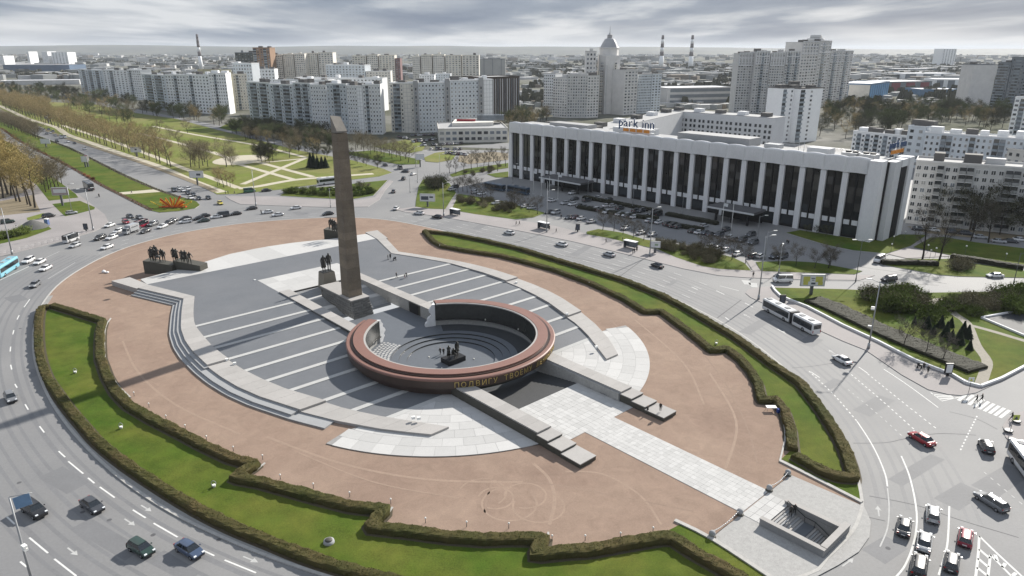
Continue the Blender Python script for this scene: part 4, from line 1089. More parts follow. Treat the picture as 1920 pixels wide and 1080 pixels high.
group_block('bronze group on a dark plinth half hidden behind the obelisk', 1, right, [((-103.5, 25.8), (-95.5, 31.5), 4.0, 3.0, 1.7)])
# mourning group in the court
c = W(.9, -.1, -2.14)
t = thing('court_sculpture', c, 'small black bronze group on a low black plinth inside the ring', 'sculpture')
put('plinth', frustum(c, 1.5, 2.25, -2.14, -1.05, 1.0), m_black, t)
figure(t, W(.9, -1.3, -1.05), ('hold', .4), ROT, 3.1); figure(t, W(1.1, -.2, -1.05), ('sit', 0), ROT, 3.0); figure(t, W(.7, 1.1, -1.05), ('stand', .45), ROT, 3.3); figure(t, W(1.2, .5, -1.05), ('lean', 0), ROT, 2.4)
for s_, t_ in ((-4.2, -2.9), (3.2, 3.8), (2.2, -4.2)):
    p = W(s_, t_, -2.14); tag(put('floor_lamp', MB().tube(p, p + Vector((0, 0, .25)), .16, .12, 8), MATS['lamp_glass']), {-2.9: 'white floor lamp in the court beside the two visitors', 3.8: 'white floor lamp to the far side of the court sculpture', -4.2: 'white floor lamp to the near side of the court sculpture'}[t_], 'lamp', 'floor lamps in the court')

# ================================================================== hotel
m_conc = M('white_facade', (.74, .74, .745), var=.09, scale=.35, fine=2.5, stretch=(1, 1, .35))
m_conc2 = M('pale_concrete', (.60, .605, .61), var=.09, scale=.3, fine=2)
m_roofw = M('pale_roof', (.37, .37, .37), var=.16, scale=.12, fine=1.5)
m_roofd = M('dark_roof', (.13, .125, .12), var=.2, scale=.15)
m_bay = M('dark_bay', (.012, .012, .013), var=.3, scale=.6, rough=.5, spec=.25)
m_glass = M('window_glass', (.030, .036, .042), var=.35, scale=.12, rough=.12, spec=.6, space='pos')
m_glass2 = M('window_glass_sky_tint', (.17, .195, .22), var=.3, scale=.2, rough=.12, spec=.6)  # paler panes: reflected sky is put into the base colour
m_curt = M('curtained_window', (.33, .33, .32), var=.25, scale=.4, rough=.3, spec=.5)
m_jt = M('panel_joint', (.21, .225, .235), var=.1, scale=1)
def frame_of(a, b):
    u = (b - a).normalized(); n = Vector((u.y, -u.x, 0))
    if n.y > 0: n = -n
    return u, n
ha, hb_ = Vector((-1.92, 358.86, 0)), Vector((122.7, 229.05, 0))
HU, HN = frame_of(ha, hb_); HL = (hb_ - ha).length
def HP(u, d, z): p = ha + HU * u + HN * d; return Vector((p.x, p.y, z))
def hbox(mb, u0, u1, d0, d1, z0, z1, mi=0):
    return mb.obox(HP((u0 + u1) / 2, (d0 + d1) / 2, (z0 + z1) / 2), HU * ((u1 - u0) / 2), HN * ((d1 - d0) / 2), Vector((0, 0, (z1 - z0) / 2)), mi)
hotel = thing('hotel', ha, 'long white hotel with tall dark window bays between white piers', 'hotel')
HZ = 27.6
put('wall', hbox(MB(), .3, HL - 4.2, -17, -1.5, 0, 26.2), m_conc2, hotel)
rf = put('roof', hbox(MB(), 0, HL - 4, -17.2, -.3, 26.21, 26.5), m_roofw, hotel)
NB = 23; PIT = (HL - 7.0) / NB; U0 = 1.6; DW = 5.55
pane_m = None; pan = random.Random(5)
def axbox(name, su, sd, sz, mat):
    return MB().obox((0, 0, 0), HU * su, HN * sd, (0, 0, sz)).mesh(name, mat)
pm = [axbox('pane', .98, .06, 1.28, m) for m in (m_glass, M('hotel_glass_dark', (.010, .011, .012), var=.3, scale=.3, rough=.25, spec=.3), M('hotel_glass_curtain', (.035, .036, .035), var=.3, scale=.4, rough=.2, spec=.5))]
spm = axbox('spandrel', 1.0, .05, .85, m_conc); pierm = axbox('pier', (PIT - DW) / 2 - .02, .55, 11.1, m_conc)
gm = axbox('ground_glass', 2.2, .05, 1.5, m_glass)
for i in range(NB + 1):
    uc = U0 + i * PIT
    link('pier', pierm, hotel, HP(uc, -.45, 11.1) - ha)
    if i == NB: break
    um = uc + PIT / 2
    bay = put('window_bay', hbox(MB(), um - DW / 2, um + DW / 2, -1.45, -.85, .02, 22.4), m_bay, hotel)
    st = MB()
    for sd in (-1, 1):
        for k in range(6):
            p = HP(um + sd * 1.36, -.79, 7.9 + k * 2.72)
            if i >= 2:
                link('pane', pan.choice((pm[0], pm[1], pm[1], pm[1], pm[1], pm[2])), bay, p - ha)
            else: st.obox(p, HU * .98, HN * .06, (0, 0, 1.28))
        link('spandrel', spm, hotel, HP(um + sd * 1.36, -.76, 5.3) - ha)
    if st.v: tag(put('pane_strip', st, m_glass, bay), kind='stuff')
    link('ground_glass', gm, hotel, HP(um, -.79, 2.5) - ha)
    put('centre_fin', hbox(MB(), um - .16, um + .16, -.85, -.5, 4.2, 22.3), m_bay, hotel)
    # bulging parapet panel over the bay
    mb = MB(); n_ = 8; w2 = PIT / 2 + .05; rows_ = [(22.35, 0.05), (24.4, .30), (HZ - .5, .62), (HZ, .55)]
    for j in range(n_ + 1):
        x = -1 + 2 * j / n_
        for z, b in rows_:
            zz = z + (.42 * (1 - x * x) - .15 if z > 26 else 0) + (.2 * (1 - x * x) if z < 23 else 0)
            mb.v.append(tuple(HP(um + x * w2, .4 + b * (1 - .85 * x * x), zz)))
        zz = HZ + .27 - .42 * x * x
        mb.v.append(tuple(HP(um + x * w2, -.9, zz)))
    R_ = 5
    for j in range(n_):
        for k in range(R_ - 1):
            a = j * R_ + k; mb.f.append((a, a + R_, a + R_ + 1, a + 1)); mb.m.append(0); mb.sm.append(True)
    e0 = tuple(range(R_)); mb.f.append(e0); mb.m.append(0); mb.sm.append(False)
    mb.f.append(tuple(n_ * R_ + k for k in reversed(range(R_)))); mb.m.append(0); mb.sm.append(False)
    put('cornice_panel', mb, m_conc, hotel)
    put('parapet_block', hbox(MB(), uc - .6, uc + .6, -1.3, .38, 22.3, HZ - .5), m_conc, hotel)
    hbx = hbox(MB(), um - PIT / 2 + .02, um + PIT / 2 - .02, -1.55, -.35, 22.45, HZ - .2); put('parapet_back', hbx, m_conc2, hotel)
# right-hand end: corner pier, recess and end wall with its dark strip
put('corner_pier', hbox(MB(), HL - 5.3, HL - 1.2, -3.2, 1.5, 0, HZ - .4), m_conc, hotel)
put('end_recess', hbox(MB(), HL - 1.9, HL + 1.2, -9.3, -3.5, 0, HZ - .8), m_conc2, hotel); put('corner_gap', hbox(MB(), HL - 1.9, HL - .6, -3.5, -3.0, 0, HZ - .9), m_bay, hotel)
put('end_glass', hbox(MB(), HL - .5, HL + 1.4, -14.6, -9.3, 0, HZ - 3.0), m_bay, hotel)
put('end_fin', hbox(MB(), HL - 2.4, HL + 2.0, -19.0, -14.6, 0, HZ - .2), m_conc, hotel)
put('end_header', hbox(MB(), HL - 1.2, HL + 1.5, -14.6, -9.3, HZ - 3.0, HZ - .5), m_conc, hotel)
# roof plant
for u0, u1, d0, d1, z1, m in ((96, 128, -14, -5, 29.6, m_roofw), (60, 80, -15, -8, 29.0, m_conc2), (150, 158, -11, -6, 28.6, m_conc2), (163, 168, -9, -4, 28.3, m_steel), (169, 174, -9, -4, 28.3, m_steel), (132, 138, -13, -9, 28.0, m_steel), (20, 44, -16, -9, 28.2, m_roofw)):
    put('roof_plant', hbox(MB(), u0, u1, d0, d1, 26.48, z1), m, rf)
for u in (164.5, 166.8, 170.4, 172.6):
    p = HP(u, -6.5, 28.3); put('roof_fan', MB().tube(p, p + Vector((0, 0, .5)), 1.0, 1.0, 12), m_black, rf)
mb = MB()
for k in range(26): mb.tube(HP(112 + k * 2.2, -16.6, 26.5), HP(112 + k * 2.2, -16.6, 27.7), .05, .05, 5)
mb.tube(HP(112, -16.6, 27.6), HP(167, -16.6, 27.6), .06, .06, 5); put('roof_railing', mb, m_steel, rf)
for u in (146, 148, 150): put('antenna', MB().tube(HP(u, -8, 26.5), HP(u, -8, 32 - (u - 146)), .12, .05, 5), m_steel, rf)
# entrance canopies
for u0, u1, nm in ((33, 58, 'canopy'), (122, 141, 'canopy')):
    cn = put(nm, hbox(MB(), u0, u1, 1.5, 11, 4.6, 5.5), M('canopy_grey', (.10, .10, .105), var=.15, scale=.6), hotel)
    for u in (u0 + 3, (u0 + u1) / 2, u1 - 3): put('canopy_post', hbox(MB(), u - .35, u + .35, 8.6, 9.4, 0, 4.59), m_black, cn)
    put('canopy_lip', hbox(MB(), u0 - .3, u1 + .3, 11.02, 11.3, 4.7, 5.3), m_conc2, cn)
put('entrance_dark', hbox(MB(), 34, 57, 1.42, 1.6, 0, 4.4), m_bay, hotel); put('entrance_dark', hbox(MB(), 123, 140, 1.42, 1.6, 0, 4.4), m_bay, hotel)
# roof signs
m_blue = M('sign_blue', (.035, .07, .15), var=.1, scale=2, rough=.5); m_org = M('sign_orange', (.55, .22, .04), var=.1, scale=2)
def roof_sign(u0, d, zb, size, right, label, up=Vector((0, 0, 1))):
    base = HP(u0, d, zb); t = thing('roof_sign', base, label, 'sign')
    nrm = right.cross(up).normalized(); x = 0; fr_ = MB()
    for ch in 'park inn':
        if ch == ' ': x += size * .3; continue
        me, w = text_mesh(ch, size, .18); me.materials.append(m_blue)
        o = link('letter', me, t); o.matrix_local = Matrix.Translation(right * x + up * 2.6) @ Matrix((right, up, nrm)).transposed().to_4x4(); x += w + size * .07
    for k in range(4):
        c = base + right * (x * .22 + k * x * .19) + up * 1.2
        put('star_panel', MB().obox(c, right * (x * .075), nrm * .15, up * .62), m_org, t)
    for k in range(9):
        p = base + right * (x * k / 8) - nrm * .4; fr_.tube(p, p + up * (2.6 + size * .5), .07, .07, 5)
    for h in (.6, 2.0, 2.5): fr_.tube(base - nrm * .4 + up * h, base + right * x - nrm * .4 + up * h, .07, .07, 5)
    put('scaffold', fr_, m_steel, t)
roof_sign(66.5, -3.5, 27.6, 5.3, HU, 'blue lettered sign over orange panels on the hotel roof')
roof_sign(HL - 6, -17.2, 26.5, 4.0, -HN if False else (HU * .05 - HN).normalized(), 'second blue and orange sign at the hotel roof\'s end')

# ================================================================== other buildings
def zof(py, Y):
    y = -(py - 540) / FPX
    return CAMH + (-math.sin(TH) + y * math.cos(TH)) / (math.cos(TH) + y * math.sin(TH)) * Y
WG = [m_glass, m_glass2, m_curt]
def face_windows(mb, a, b, z0, z1, cols, floors, ww=.5, hh=.5, skip=(), rr=random, proud=.05, frames=None):
    """windows on the wall from a to b (seen from outside), one box each: pane set in the wall, with a pale frame behind"""
    u = (b - a); L_ = u.length; u.normalize(); n = Vector((u.y, -u.x, 0))
    if n.dot(Vector((0, 0, 0)) - Vector((a.x, a.y, 0))) < 0: n = -n
    cw, fh = L_ / cols, (z1 - z0) / floors
    for c in range(cols):
        if c in skip: continue
        for f in range(floors):
            p = a + u * (cw * (c + .5)) + n * proud; p = Vector((p.x, p.y, z0 + fh * (f + .52)))
            if frames is not None: frames.obox(p - n * .03, u * (cw * ww / 2 + .12), n * .06, Vector((0, 0, fh * hh / 2 + .12)))
            mb.obox(p + n * .02, u * (cw * ww / 2), n * .06, Vector((0, 0, fh * hh / 2)), 0 if rr.random() < .38 else (1 if rr.random() < .55 else 2))
def balconies(mb, mbd, a, b, z0, z1, cols, floors, which, out=1.0, wfrac=.9):
    u = (b - a); L_ = u.length; u.normalize(); n = Vector((u.y, -u.x, 0))
    if n.dot(-Vector((a.x, a.y, 0))) < 0: n = -n
    cw, fh = L_ / cols, (z1 - z0) / floors
    for c in which:
        for f in range(floors):
            p = a + u * (cw * (c + .5)); p = Vector((p.x, p.y, z0 + fh * f))
            mb.obox(p + n * (out / 2) + Vector((0, 0, .55)), u * (cw * wfrac / 2), n * (out / 2), (0, 0, .55))
            mbd.obox(p + n * .08 + Vector((0, 0, fh * .55 + .3)), u * (cw * wfrac / 2), n * .1, (0, 0, fh * .32), 0 if random.random() < .5 else 1)
def block(name, label, A, B, ytop, depth, floors, cols, wall, cat='building', group=None, balc=(), skip=(), side_cols=0, roof=None, huts=0, joints=False, ww=.4, hh=.46, h=None, zbase=0, frames=False, attic=None, fins=None, hutmat=None):
    """slab whose visible long wall stands on the ground between two pixels; its height follows from where the photograph shows the roof"""
    a, b = g(*A), g(*B); a.z = b.z = 0
    H_ = h or zof(ytop, a.y)
    u = (b - a).normalized(); n = Vector((u.y, -u.x, 0))
    if n.y > 0: n = -n
    c, d = b - n * depth, a - n * depth
    t = thing(name, a, label, cat, group)
    wl = put('wall', MB().prism([a, b, c, d], zbase - .05, H_), wall, t)
    rm_ = roof or m_roofw
    put('roof', MB().prism([a + u * .4 - n * .4, b - u * .4 - n * .4, c - u * .4 + n * .4, d + u * .4 + n * .4], H_ - .3, H_ + .08), rm_, t)
    par = MB()
    for p, q in ((a, b), (b, c), (c, d), (d, a)):
        w_ = (q - p).normalized(); m_ = Vector((-w_.y, w_.x, 0)); par.obox((p + q) / 2 + Vector((0, 0, H_ + .35)), w_ * ((q - p).length / 2), m_ * .18, (0, 0, .35))
    put('parapet', par, hutmat or wall, t)
    rr = random.Random(name + label)
    mw, mf, mbal, mbd = MB(), MB(), MB(), MB()
    sk = set(skip) | set(balc)
    if cols: face_windows(mw, a, b, .6, H_ - .6, cols, floors, ww, hh, sk, rr, .05, mf if frames else None)
    if balc: balconies(mbal, mbd, a, b, .6, H_ - .6, cols, floors, balc)
    # the end wall that faces the camera
    e0, e1 = ((b, c) if (b.x < 0 or (c - b).dot(Vector((1, 0, 0))) < 0 and False) else (d, a))
    if side_cols:
        for p, q in ((b, c), (d, a)):
            m_ = Vector(((q - p).y, -(q - p).x, 0))
            if m_.dot(-p) > 0: face_windows(mw, p, q, .6, H_ - .6, side_cols, floors, ww, hh, (), rr, .05, mf if frames else None)
    if mw.v: tag(put('windows', mw, WG, t), kind='stuff')
    if mf.v: tag(put('window_frames', mf, m_conc, t), kind='stuff')
    if mbal.v: tag(put('balconies', mbal, M('balcony_panel', (.30, .34, .37), var=.3, scale=.25), t), kind='stuff'); tag(put('loggia_glass', mbd, [m_glass, m_glass2], t), kind='stuff')
    if joints:
        mj_ = MB(); L_ = (b - a).length
        for f in range(1, floors + 1):
            z = .6 + (H_ - 1.2) * f / floors; mj_.obox((a + b) / 2 + n * .02 + Vector((0, 0, z)), u * (L_ / 2), n * .03, (0, 0, .07))
        for k in range(1, cols): mj_.obox(a + u * (L_ * k / cols) + n * .02 + Vector((0, 0, H_ / 2)), u * .06, n * .03, (0, 0, H_ / 2))
        tag(put('panel_joints', mj_, m_jt, t), kind='stuff')
    for k in range(huts):
        s = (k + .5 + rr.uniform(-.25, .25)) / huts; p = a + u * ((b - a).length * s) - n * (depth * rr.uniform(.3, .7)); hh_ = rr.uniform(1.8, 3.6)
        put('roof_hut', MB().obox(p + Vector((0, 0, H_ + hh_ / 2)), u * rr.uniform(1.5, 3.5), n * rr.uniform(1.5, 2.5), (0, 0, hh_ / 2)), rr.choice((hutmat or wall, m_roofd, m_roofd)), t)
    if fins:
        for k in range(fins):
            p = a + u * ((b - a).length * (k + .5) / fins); put('pier', MB().obox(p + n * .35 + Vector((0, 0, H_ / 2 + .5)), u * .5, n * .35, (0, 0, H_ / 2 + .5)), hutmat or m_conc, t)
    return t
w_blue = M('blue_grey_panel', (.64, .68, .71), var=.10, scale=.2, fine=1.2, rnd=.05)
w_white = M('white_panel', (.80, .81, .815), var=.09, scale=.2, fine=1.2, rnd=.05)
w_warm = M('warm_panel', (.68, .655, .60), var=.10, scale=.2, rnd=.04)
w_beige = M('beige_panel', (.68, .65, .58), var=.08, scale=.1, rnd=.05)
w_yell = M('yellowish_panel', (.36, .34, .235), var=.1, scale=.2)
w_brick = M('orange_brick', (.28, .185, .125), var=.15, scale=.2)
w_brown = M('brown_cladding', (.085, .068, .058), var=.15, scale=.2)
w_grey = M('grey_facade', (.56, .555, .545), var=.09, scale=.2)
w_taupe = M('taupe_facade', (.68, .665, .645), var=.09, scale=.2)
w_dark = M('dark_facade', (.20, .22, .24), var=.12, scale=.3)
PANELG = 'long pale panel apartment blocks by the park'
# blocks by the park: each stands as staggered sections with stair shafts
block('apartment_block', 'pale panel block with plain window grid behind the shopping pavilion', (787, 249), (836, 247), 156, 14, 12, 8, w_blue, 'apartment block', PANELG, (), (), 0, m_roofw, 2, True, hutmat=w_white)
block('apartment_block', 'bright end section with stacked balconies left of the plain window grid', (735, 248), (779, 249), 156, 14, 12, 7, w_warm, 'apartment block', PANELG, (1, 2), (4, 5), 0, m_roofw, 1, True, hutmat=w_white)
block('apartment_block', 'pale panel section with even windows just left of the brown office', (846, 247), (899, 244), 152, 14, 12, 8, w_blue, 'apartment block', PANELG, (), (), 0, m_roofw, 2, True, hutmat=w_white)
block('apartment_block', 'blank white end section beside the brown office', (903, 244), (924, 243), 150, 14, 12, 4, w_white, 'apartment block', PANELG, (), (1, 2, 3), 0, m_roofw, 1, True)
for x, y, yt in ((779, 249, 151), (837, 247, 147), (899, 244, 145)):
    a = g(x, y); H_ = zof(yt, a.y); t = thing('stair_tower', a, {779: 'narrow stair shaft left of the plain window grid', 837: 'narrow stair shaft between the two plain window grids', 899: 'narrow stair shaft beside the blank white end'}[x], 'stair tower', 'stair shafts of the pale block')
    put('shaft', MB().box(a.x, a.x + 3.6, a.y - 1.2, a.y + 9, -.05, H_), M('stair_grey', (.33, .335, .34), var=.1, scale=.3), t); tag(put('windows', (lambda m: [m.box(a.x + 1.3, a.x + 2.3, a.y - 1.28, a.y - 1.15, 2 + k * 3, 3.9 + k * 3, k % 2) for k in range(11)] and m)(MB()), WG, t), kind='stuff')
secs = [((471, 233), (513, 238), 'leftmost balcony section of the long block behind the dark trees'), ((514, 239), (556, 243), 'second balcony section from the left of the long block'), ((557, 243), (588, 246), 'third balcony section from the left of the long block'), ((589, 246), (618, 248), 'white window section of the long block left of the obelisk top'), ((619, 249), (655, 251), 'blue balcony section of the long block right behind the obelisk top'), ((656, 251), (684, 252), 'white section of the long block right of the obelisk top'), ((685, 252), (718, 252), 'right end section of the long block with grey patches')]
for k, (A, B, lb) in enumerate(secs):
    bl = (1, 2, 4, 5) if k in (0, 1, 2) else ((2, 3) if k == 4 else ((1,) if k == 6 else ()))
    block('apartment_block', lb, A, B, 154 + k * .9 + (3 if k % 2 else 0), 14, 12, 7 if k < 3 else 6, w_blue if k in (0, 1, 2, 4) else w_white, 'apartment block', PANELG, bl, (4, 5) if k in (5,) else (), 0, m_roofw, 2, True, hutmat=w_white)
lsec = [((155, 176), (200, 181), 130, w_blue, (1, 3, 5)), ((201, 181), (246, 186), 131, w_white, (2,)), ((247, 186), (272, 188), 131, w_white, (1,)),
        ((275, 202), (318, 208), 139, w_blue, (1, 2, 4, 5)), ((319, 208), (357, 211), 140, w_white, (3,)), ((358, 211), (400, 214), 140, w_white, (1,)), ((401, 214), (432, 214), 138, w_white, (2,))]
ln = ['farthest left balcony section of the distant blue-grey block', 'middle white section of the distant left block', 'right white section of the distant left block', 'balcony section at the left of the second distant block', 'second section from the left of the second distant block', 'third section from the left of the second distant block', 'right end section of the second distant block beside the yellowish wall']
for k, (A, B, yt, wm, bl) in enumerate(lsec):
    block('apartment_block', ln[k], A, B, yt, 14, 12, 7, wm, 'apartment block', PANELG, bl, (), 0, m_roofw, 2, False, hutmat=w_white)
block('apartment_block', 'yellowish end wall standing between two distant panel blocks', (433, 210), (443, 209), 132, 40, 12, 2, w_yell, 'apartment block', None, (), (), 0, m_roofw, 1)
block('apartment_block', 'pale block beside the yellowish wall with one balcony column', (444, 207), (470, 206), 140, 14, 12, 5, w_warm, 'apartment block', PANELG, (1,), (), 0, m_roofw, 1, True)
# second row behind: only upper storeys show
for A, B, yt, nf, nc, wm, lb, hu in [((520, 212), (620, 214), 150, 12, 18, w_white, 'white attic row of a block behind the long block', 4), ((560, 205), (720, 208), 146, 12, 24, w_white, 'long white block peeking over the balcony block', 5), ((445, 196), (480, 197), 119, 12, 7, w_blue, 'small pale block left below the brick tower', 2), ((616, 190), (688, 192), 122, 14, 12, w_blue, 'blue-grey block rising behind the long white block', 3),
                               ((460, 186), (520, 186), 130, 9, 10, w_white, 'low white block under the brick tower', 3), ((690, 192), (735, 192), 134, 12, 8, w_warm, 'warm white block left of the plain window grid', 2), ((788, 190), (816, 190), 141, 12, 6, w_white, 'small white block above the plain window grid', 1), ((818, 188), (846, 188), 139, 12, 6, w_blue, 'small blue-white block above the plain window grid', 1)]:
    block('apartment_block', lb, A, B, yt, 14, nf, nc, wm, 'apartment block', 'apartment blocks in the second row', (), (), 0, m_roofw, hu, hutmat=w_white)
# beige towers
tw = [((516, 172), (535, 172), 103), ((537, 172), (556, 172), 102), ((558, 172), (577, 172), 101), ((579, 171), (600, 171), 100), ((602, 171), (629, 171), 99), ((664, 172), (690, 172), 105), ((692, 172), (712, 172), 103), ((714, 172), (743, 172), 104), ((776, 178), (790, 178), 106), ((792, 178), (812, 178), 103), ((814, 178), (835, 178), 103), ((837, 178), (866, 178), 104), ((868, 178), (899, 178), 104)]
for k, (A, B, yt) in enumerate(tw):
    gi = 0 if k < 5 else (1 if k < 8 else 2); od = ('first', 'second', 'third', 'fourth', 'fifth')[k - (0, 5, 8)[gi]]
    block('tower_block', od + ' beige tower section from the left in the ' + ('left row next to the brick tower', 'middle row of beige towers', 'right row left of the brown office')[gi], A, B, yt, 22, 18, 5, w_beige if k % 2 else w_warm, 'tower block', 'beige tower blocks on the skyline', (), (), 0, m_roofw, 1, ww=.5, hutmat=w_beige)
block('tower_block', 'dark unfinished tower with open floors on the left skyline', (449, 172), (482, 172), 99, 25, 16, 6, M('scaffold_green', (.085, .095, .085), var=.2, scale=.2), 'tower block', None, (), (), 0, m_roofd, 2, hutmat=w_dark)
block('tower_block', 'orange brick tower under construction on the left skyline', (483, 174), (514, 174), 90, 25, 18, 5, w_brick, 'tower block', None, (0, 3), (), 0, m_roofd, 2, hutmat=w_brick)
block('tower_block', 'reddish slab between the middle and right beige towers', (744, 172), (753, 172), 110, 20, 14, 2, M('dull_red', (.19, .12, .12), var=.1, scale=.2), 'tower block', None, (), (), 0, m_roofd, 0)
block('tower_block', 'large pale grey hall behind the beige towers', (900, 160), (948, 160), 111, 40, 1, 0, M('hall_grey', (.38, .385, .38), var=.1, scale=.1), 'building', None, (), (), 0, m_roofd, 0, fins=3, hutmat=w_dark)
t = block('office_building', 'dark brown office slab with pale vertical stripes', (905, 223), (974, 217), 146, 30, 14, 0, w_brown, 'office building', None, (), (), 0, m_roofw, 0)
a, b = g(905, 223), g(974, 217); u = (b - a).normalized(); n = Vector((u.y, -u.x, 0)); L_ = (b - a).length
for k in range(16):
    put('stripe', MB().obox(a + u * (L_ * (k + .5) / 16) + n * .15 + Vector((0, 0, 18.5)), u * (.25 if k % 2 else .4), n * .15, (0, 0, 17)), m_conc2 if k % 3 else m_glass2, t)
# two-storey shopping pavilion
t = block('shopping_pavilion', 'low white shopping pavilion with stepped terraces and red roof sign', (823, 268), (952, 266), 243, 45, 2, 11, w_warm, 'shopping centre', None, (), (), 4, m_roofw, 2, ww=.66, hh=.5, frames=True)
a = g(848, 262); put('upper_storey', MB().prism([a, g(925, 260), g(925, 260) + Vector((0, 30, 0)), a + Vector((0, 30, 0))], 0, 11.8), w_warm, t)
put('sign_panel', MB().box(g(857, 258).x, g(892, 258).x, g(857, 258).y - .2, g(857, 258).y + .2, 11.8, 13.4), M('sign_red', (.32, .03, .04), var=.1, scale=1), t)
b = g(895, 256); put('glass_dome', MB().box(b.x, b.x + 20, b.y, b.y + 12, 11.8, 15.5), m_glass2, t)
# tower with dome and its wings
t = thing('domed_tower', g(1130, 212), 'slender grey residential tower with domed top and thin spire', 'tower')
a, b = g(1113, 214), g(1165, 212); H1 = zof(104, a.y); cx, cy_ = (a.x + b.x) / 2, a.y + 14
put('shaft', MB().prism([(cx + 11.5 * math.cos(R(x)), cy_ - 2 + 11.5 * math.sin(R(x))) for x in range(22, 382, 45)], -.05, H1), w_taupe, t)
for k, (dx_, w_) in enumerate(((-11, 4), (-5, 2.2), (4, 2.6), (9.5, 4))):
    put('bay_shaft', MB().box(cx + dx_, cx + dx_ + w_, cy_ - 15.6 + abs(dx_) * .25, cy_, -.05, H1 - 4 - abs(dx_)), w_grey if k % 2 else w_beige, t)
mw = MB()
for f in range(20):
    z = 2 + f * (H1 - 8) / 20
    for x in (-9.6, -8, 4.6, 5.4, 10.8, 12): mw.box(cx + x, cx + x + 1.0, cy_ - 15.75 + abs(x) * .23, cy_ - 14, z, z + 1.7, f % 2 if x != 4.6 else 0)
tag(put('windows', mw, WG, t), kind='stuff')
zd = [zof(v, cy_) for v in (91, 88, 80, 73, 72, 66, 64, 61, 48)]
put('drum', MB().lathe([(9.6, H1), (9.6, zd[0]), (10.2, zd[0] + .3), (10.2, zd[0] + 1)], (cx, cy_, 0), 8, smooth=False), w_taupe, t)
put('dome', MB().lathe([(9.4, zd[0] + 1), (9.0, zd[1]), (6.9, zd[2]), (4.6, zd[3]), (2.6, zd[4]), (2.4, zd[5]), (2.9, zd[5] + .3), (1.1, zd[6]), (.35, zd[7]), (.08, zd[8])], (cx, cy_, 0), 8, smooth=False), M('dome_metal', (.36, .36, .37), var=.08, scale=.2, rough=.45, metal=.3), t)
for A, B, yt, nc, wm, lb in [((1019, 214), (1040, 215), 138, 6, w_white, 'white far-left wing left of the domed tower'), ((1036, 219), (1062, 221), 146, 6, w_taupe, 'left wing of the domed tower complex'), ((1063, 221), (1100, 221), 141, 8, w_grey, 'wide left wing joined to the domed tower'), ((1096, 214), (1114, 214), 97, 3, w_taupe, 'tall blank slab against the domed tower'), ((1100, 221), (1121, 220), 143, 4, w_taupe, 'dark windowed wing at the foot of the domed tower'),
                             ((1168, 216), (1192, 214), 132, 4, w_taupe, 'right wing against the domed tower'), ((1193, 213), (1218, 212), 140, 9, w_blue, 'pale gridded slab right of the domed tower'), ((1219, 212), (1236, 211), 139, 3, w_blue, 'right end slab of the domed tower complex')]:
    block('apartment_block', lb, A, B, yt, 16, 14, nc, wm, 'apartment block', 'wings of the domed tower', (), (), 0, m_roofw, 1, ww=.5, hutmat=w_grey)
# large residential complex with white grid crowns
RG = 'sections of the large grey complex'
for A, B, yt, nc, wm, lb, bl in [((1375, 212), (1405, 212), 101, 6, w_grey, 'left end of the large grey apartment complex', ()), ((1406, 213), (1432, 213), 98, 5, w_grey, 'second section from the left of the large grey complex', (2,)), ((1433, 213), (1460, 213), 101, 6, w_grey, 'third section from the left of the large grey complex', ()), ((1461, 213), (1488, 212), 98, 6, w_grey, 'fourth section of the grey complex behind the white twin tower', (1, 4)),
                                 ((1489, 209), (1520, 205), 80, 6, w_taupe, 'tallest section of the large grey complex', ()), ((1521, 205), (1543, 200), 78, 4, w_taupe, 'tall section right of the complex\'s highest part', (1,)), ((1544, 200), (1564, 197), 97, 4, w_taupe, 'right section of the grey complex with balconies', (1,)), ((1565, 197), (1586, 193), 97, 4, w_taupe, 'right end of the large grey complex', (1,))]:
    t = block('complex_section', lb, A, B, yt, 18, 22, nc, wm, 'apartment block', RG, bl, (), 0, m_roofd, 2, ww=.55, hutmat=w_grey)
    a, b = g(*A), g(*B); H_ = zof(yt, a.y); u = (b - a).normalized(); n = Vector((u.y, -u.x, 0)); L_ = (b - a).length; gr = MB()
    for k in range(6): gr.obox(a + u * (L_ * (.05 + .9 * k / 5)) + n * .35 + Vector((0, 0, H_ - 5)), u * .35, n * .3, (0, 0, 6))
    for z in (H_ - 11, H_ - 4, H_ + 1): gr.obox((a + b) / 2 + n * .35 + Vector((0, 0, z)), u * (L_ * .47), n * .35, (0, 0, .4))
    put('white_grid', gr, m_conc, t)
a, b = g(1505, 200), g(1535, 200); t = thing('roof_pavilion', Vector((a.x, a.y + 6, zof(80, a.y))), 'round stepped pavilion topping the tallest grey section', 'pavilion')
hz = zof(79, a.y); put('drum', MB().tube((a.x + 8, a.y + 8, hz), (a.x + 8, a.y + 8, hz + 4), 9, 9, 14), w_taupe, t); put('cap', MB().tube((a.x + 8, a.y + 8, hz + 4), (a.x + 8, a.y + 8, hz + 7.5), 6.5, 6, 14), w_grey, t)
# white twin tower
for A, B, yt, nc, sk, lb in [((1457, 268), (1483, 266), 166, 4, (0, 1), 'left half of the white twin tower before the grey complex'), ((1489, 268), (1530, 264), 167, 5, (0, 1, 3, 4), 'wide blank right half of the white twin tower')]:
    block('tower_block', lb, A, B, yt, 14, 12, nc, w_white, 'tower block', 'halves of the white twin tower', (0,), sk, 0, m_roofd, 2, hutmat=m_roofd)
block('tower_block', 'dark recessed core between the halves of the white twin tower', (1482, 264), (1490, 264), 163, 14, 12, 1, w_dark, 'tower block', None, (), (), 0, m_roofd, 1, hutmat=m_roofd)
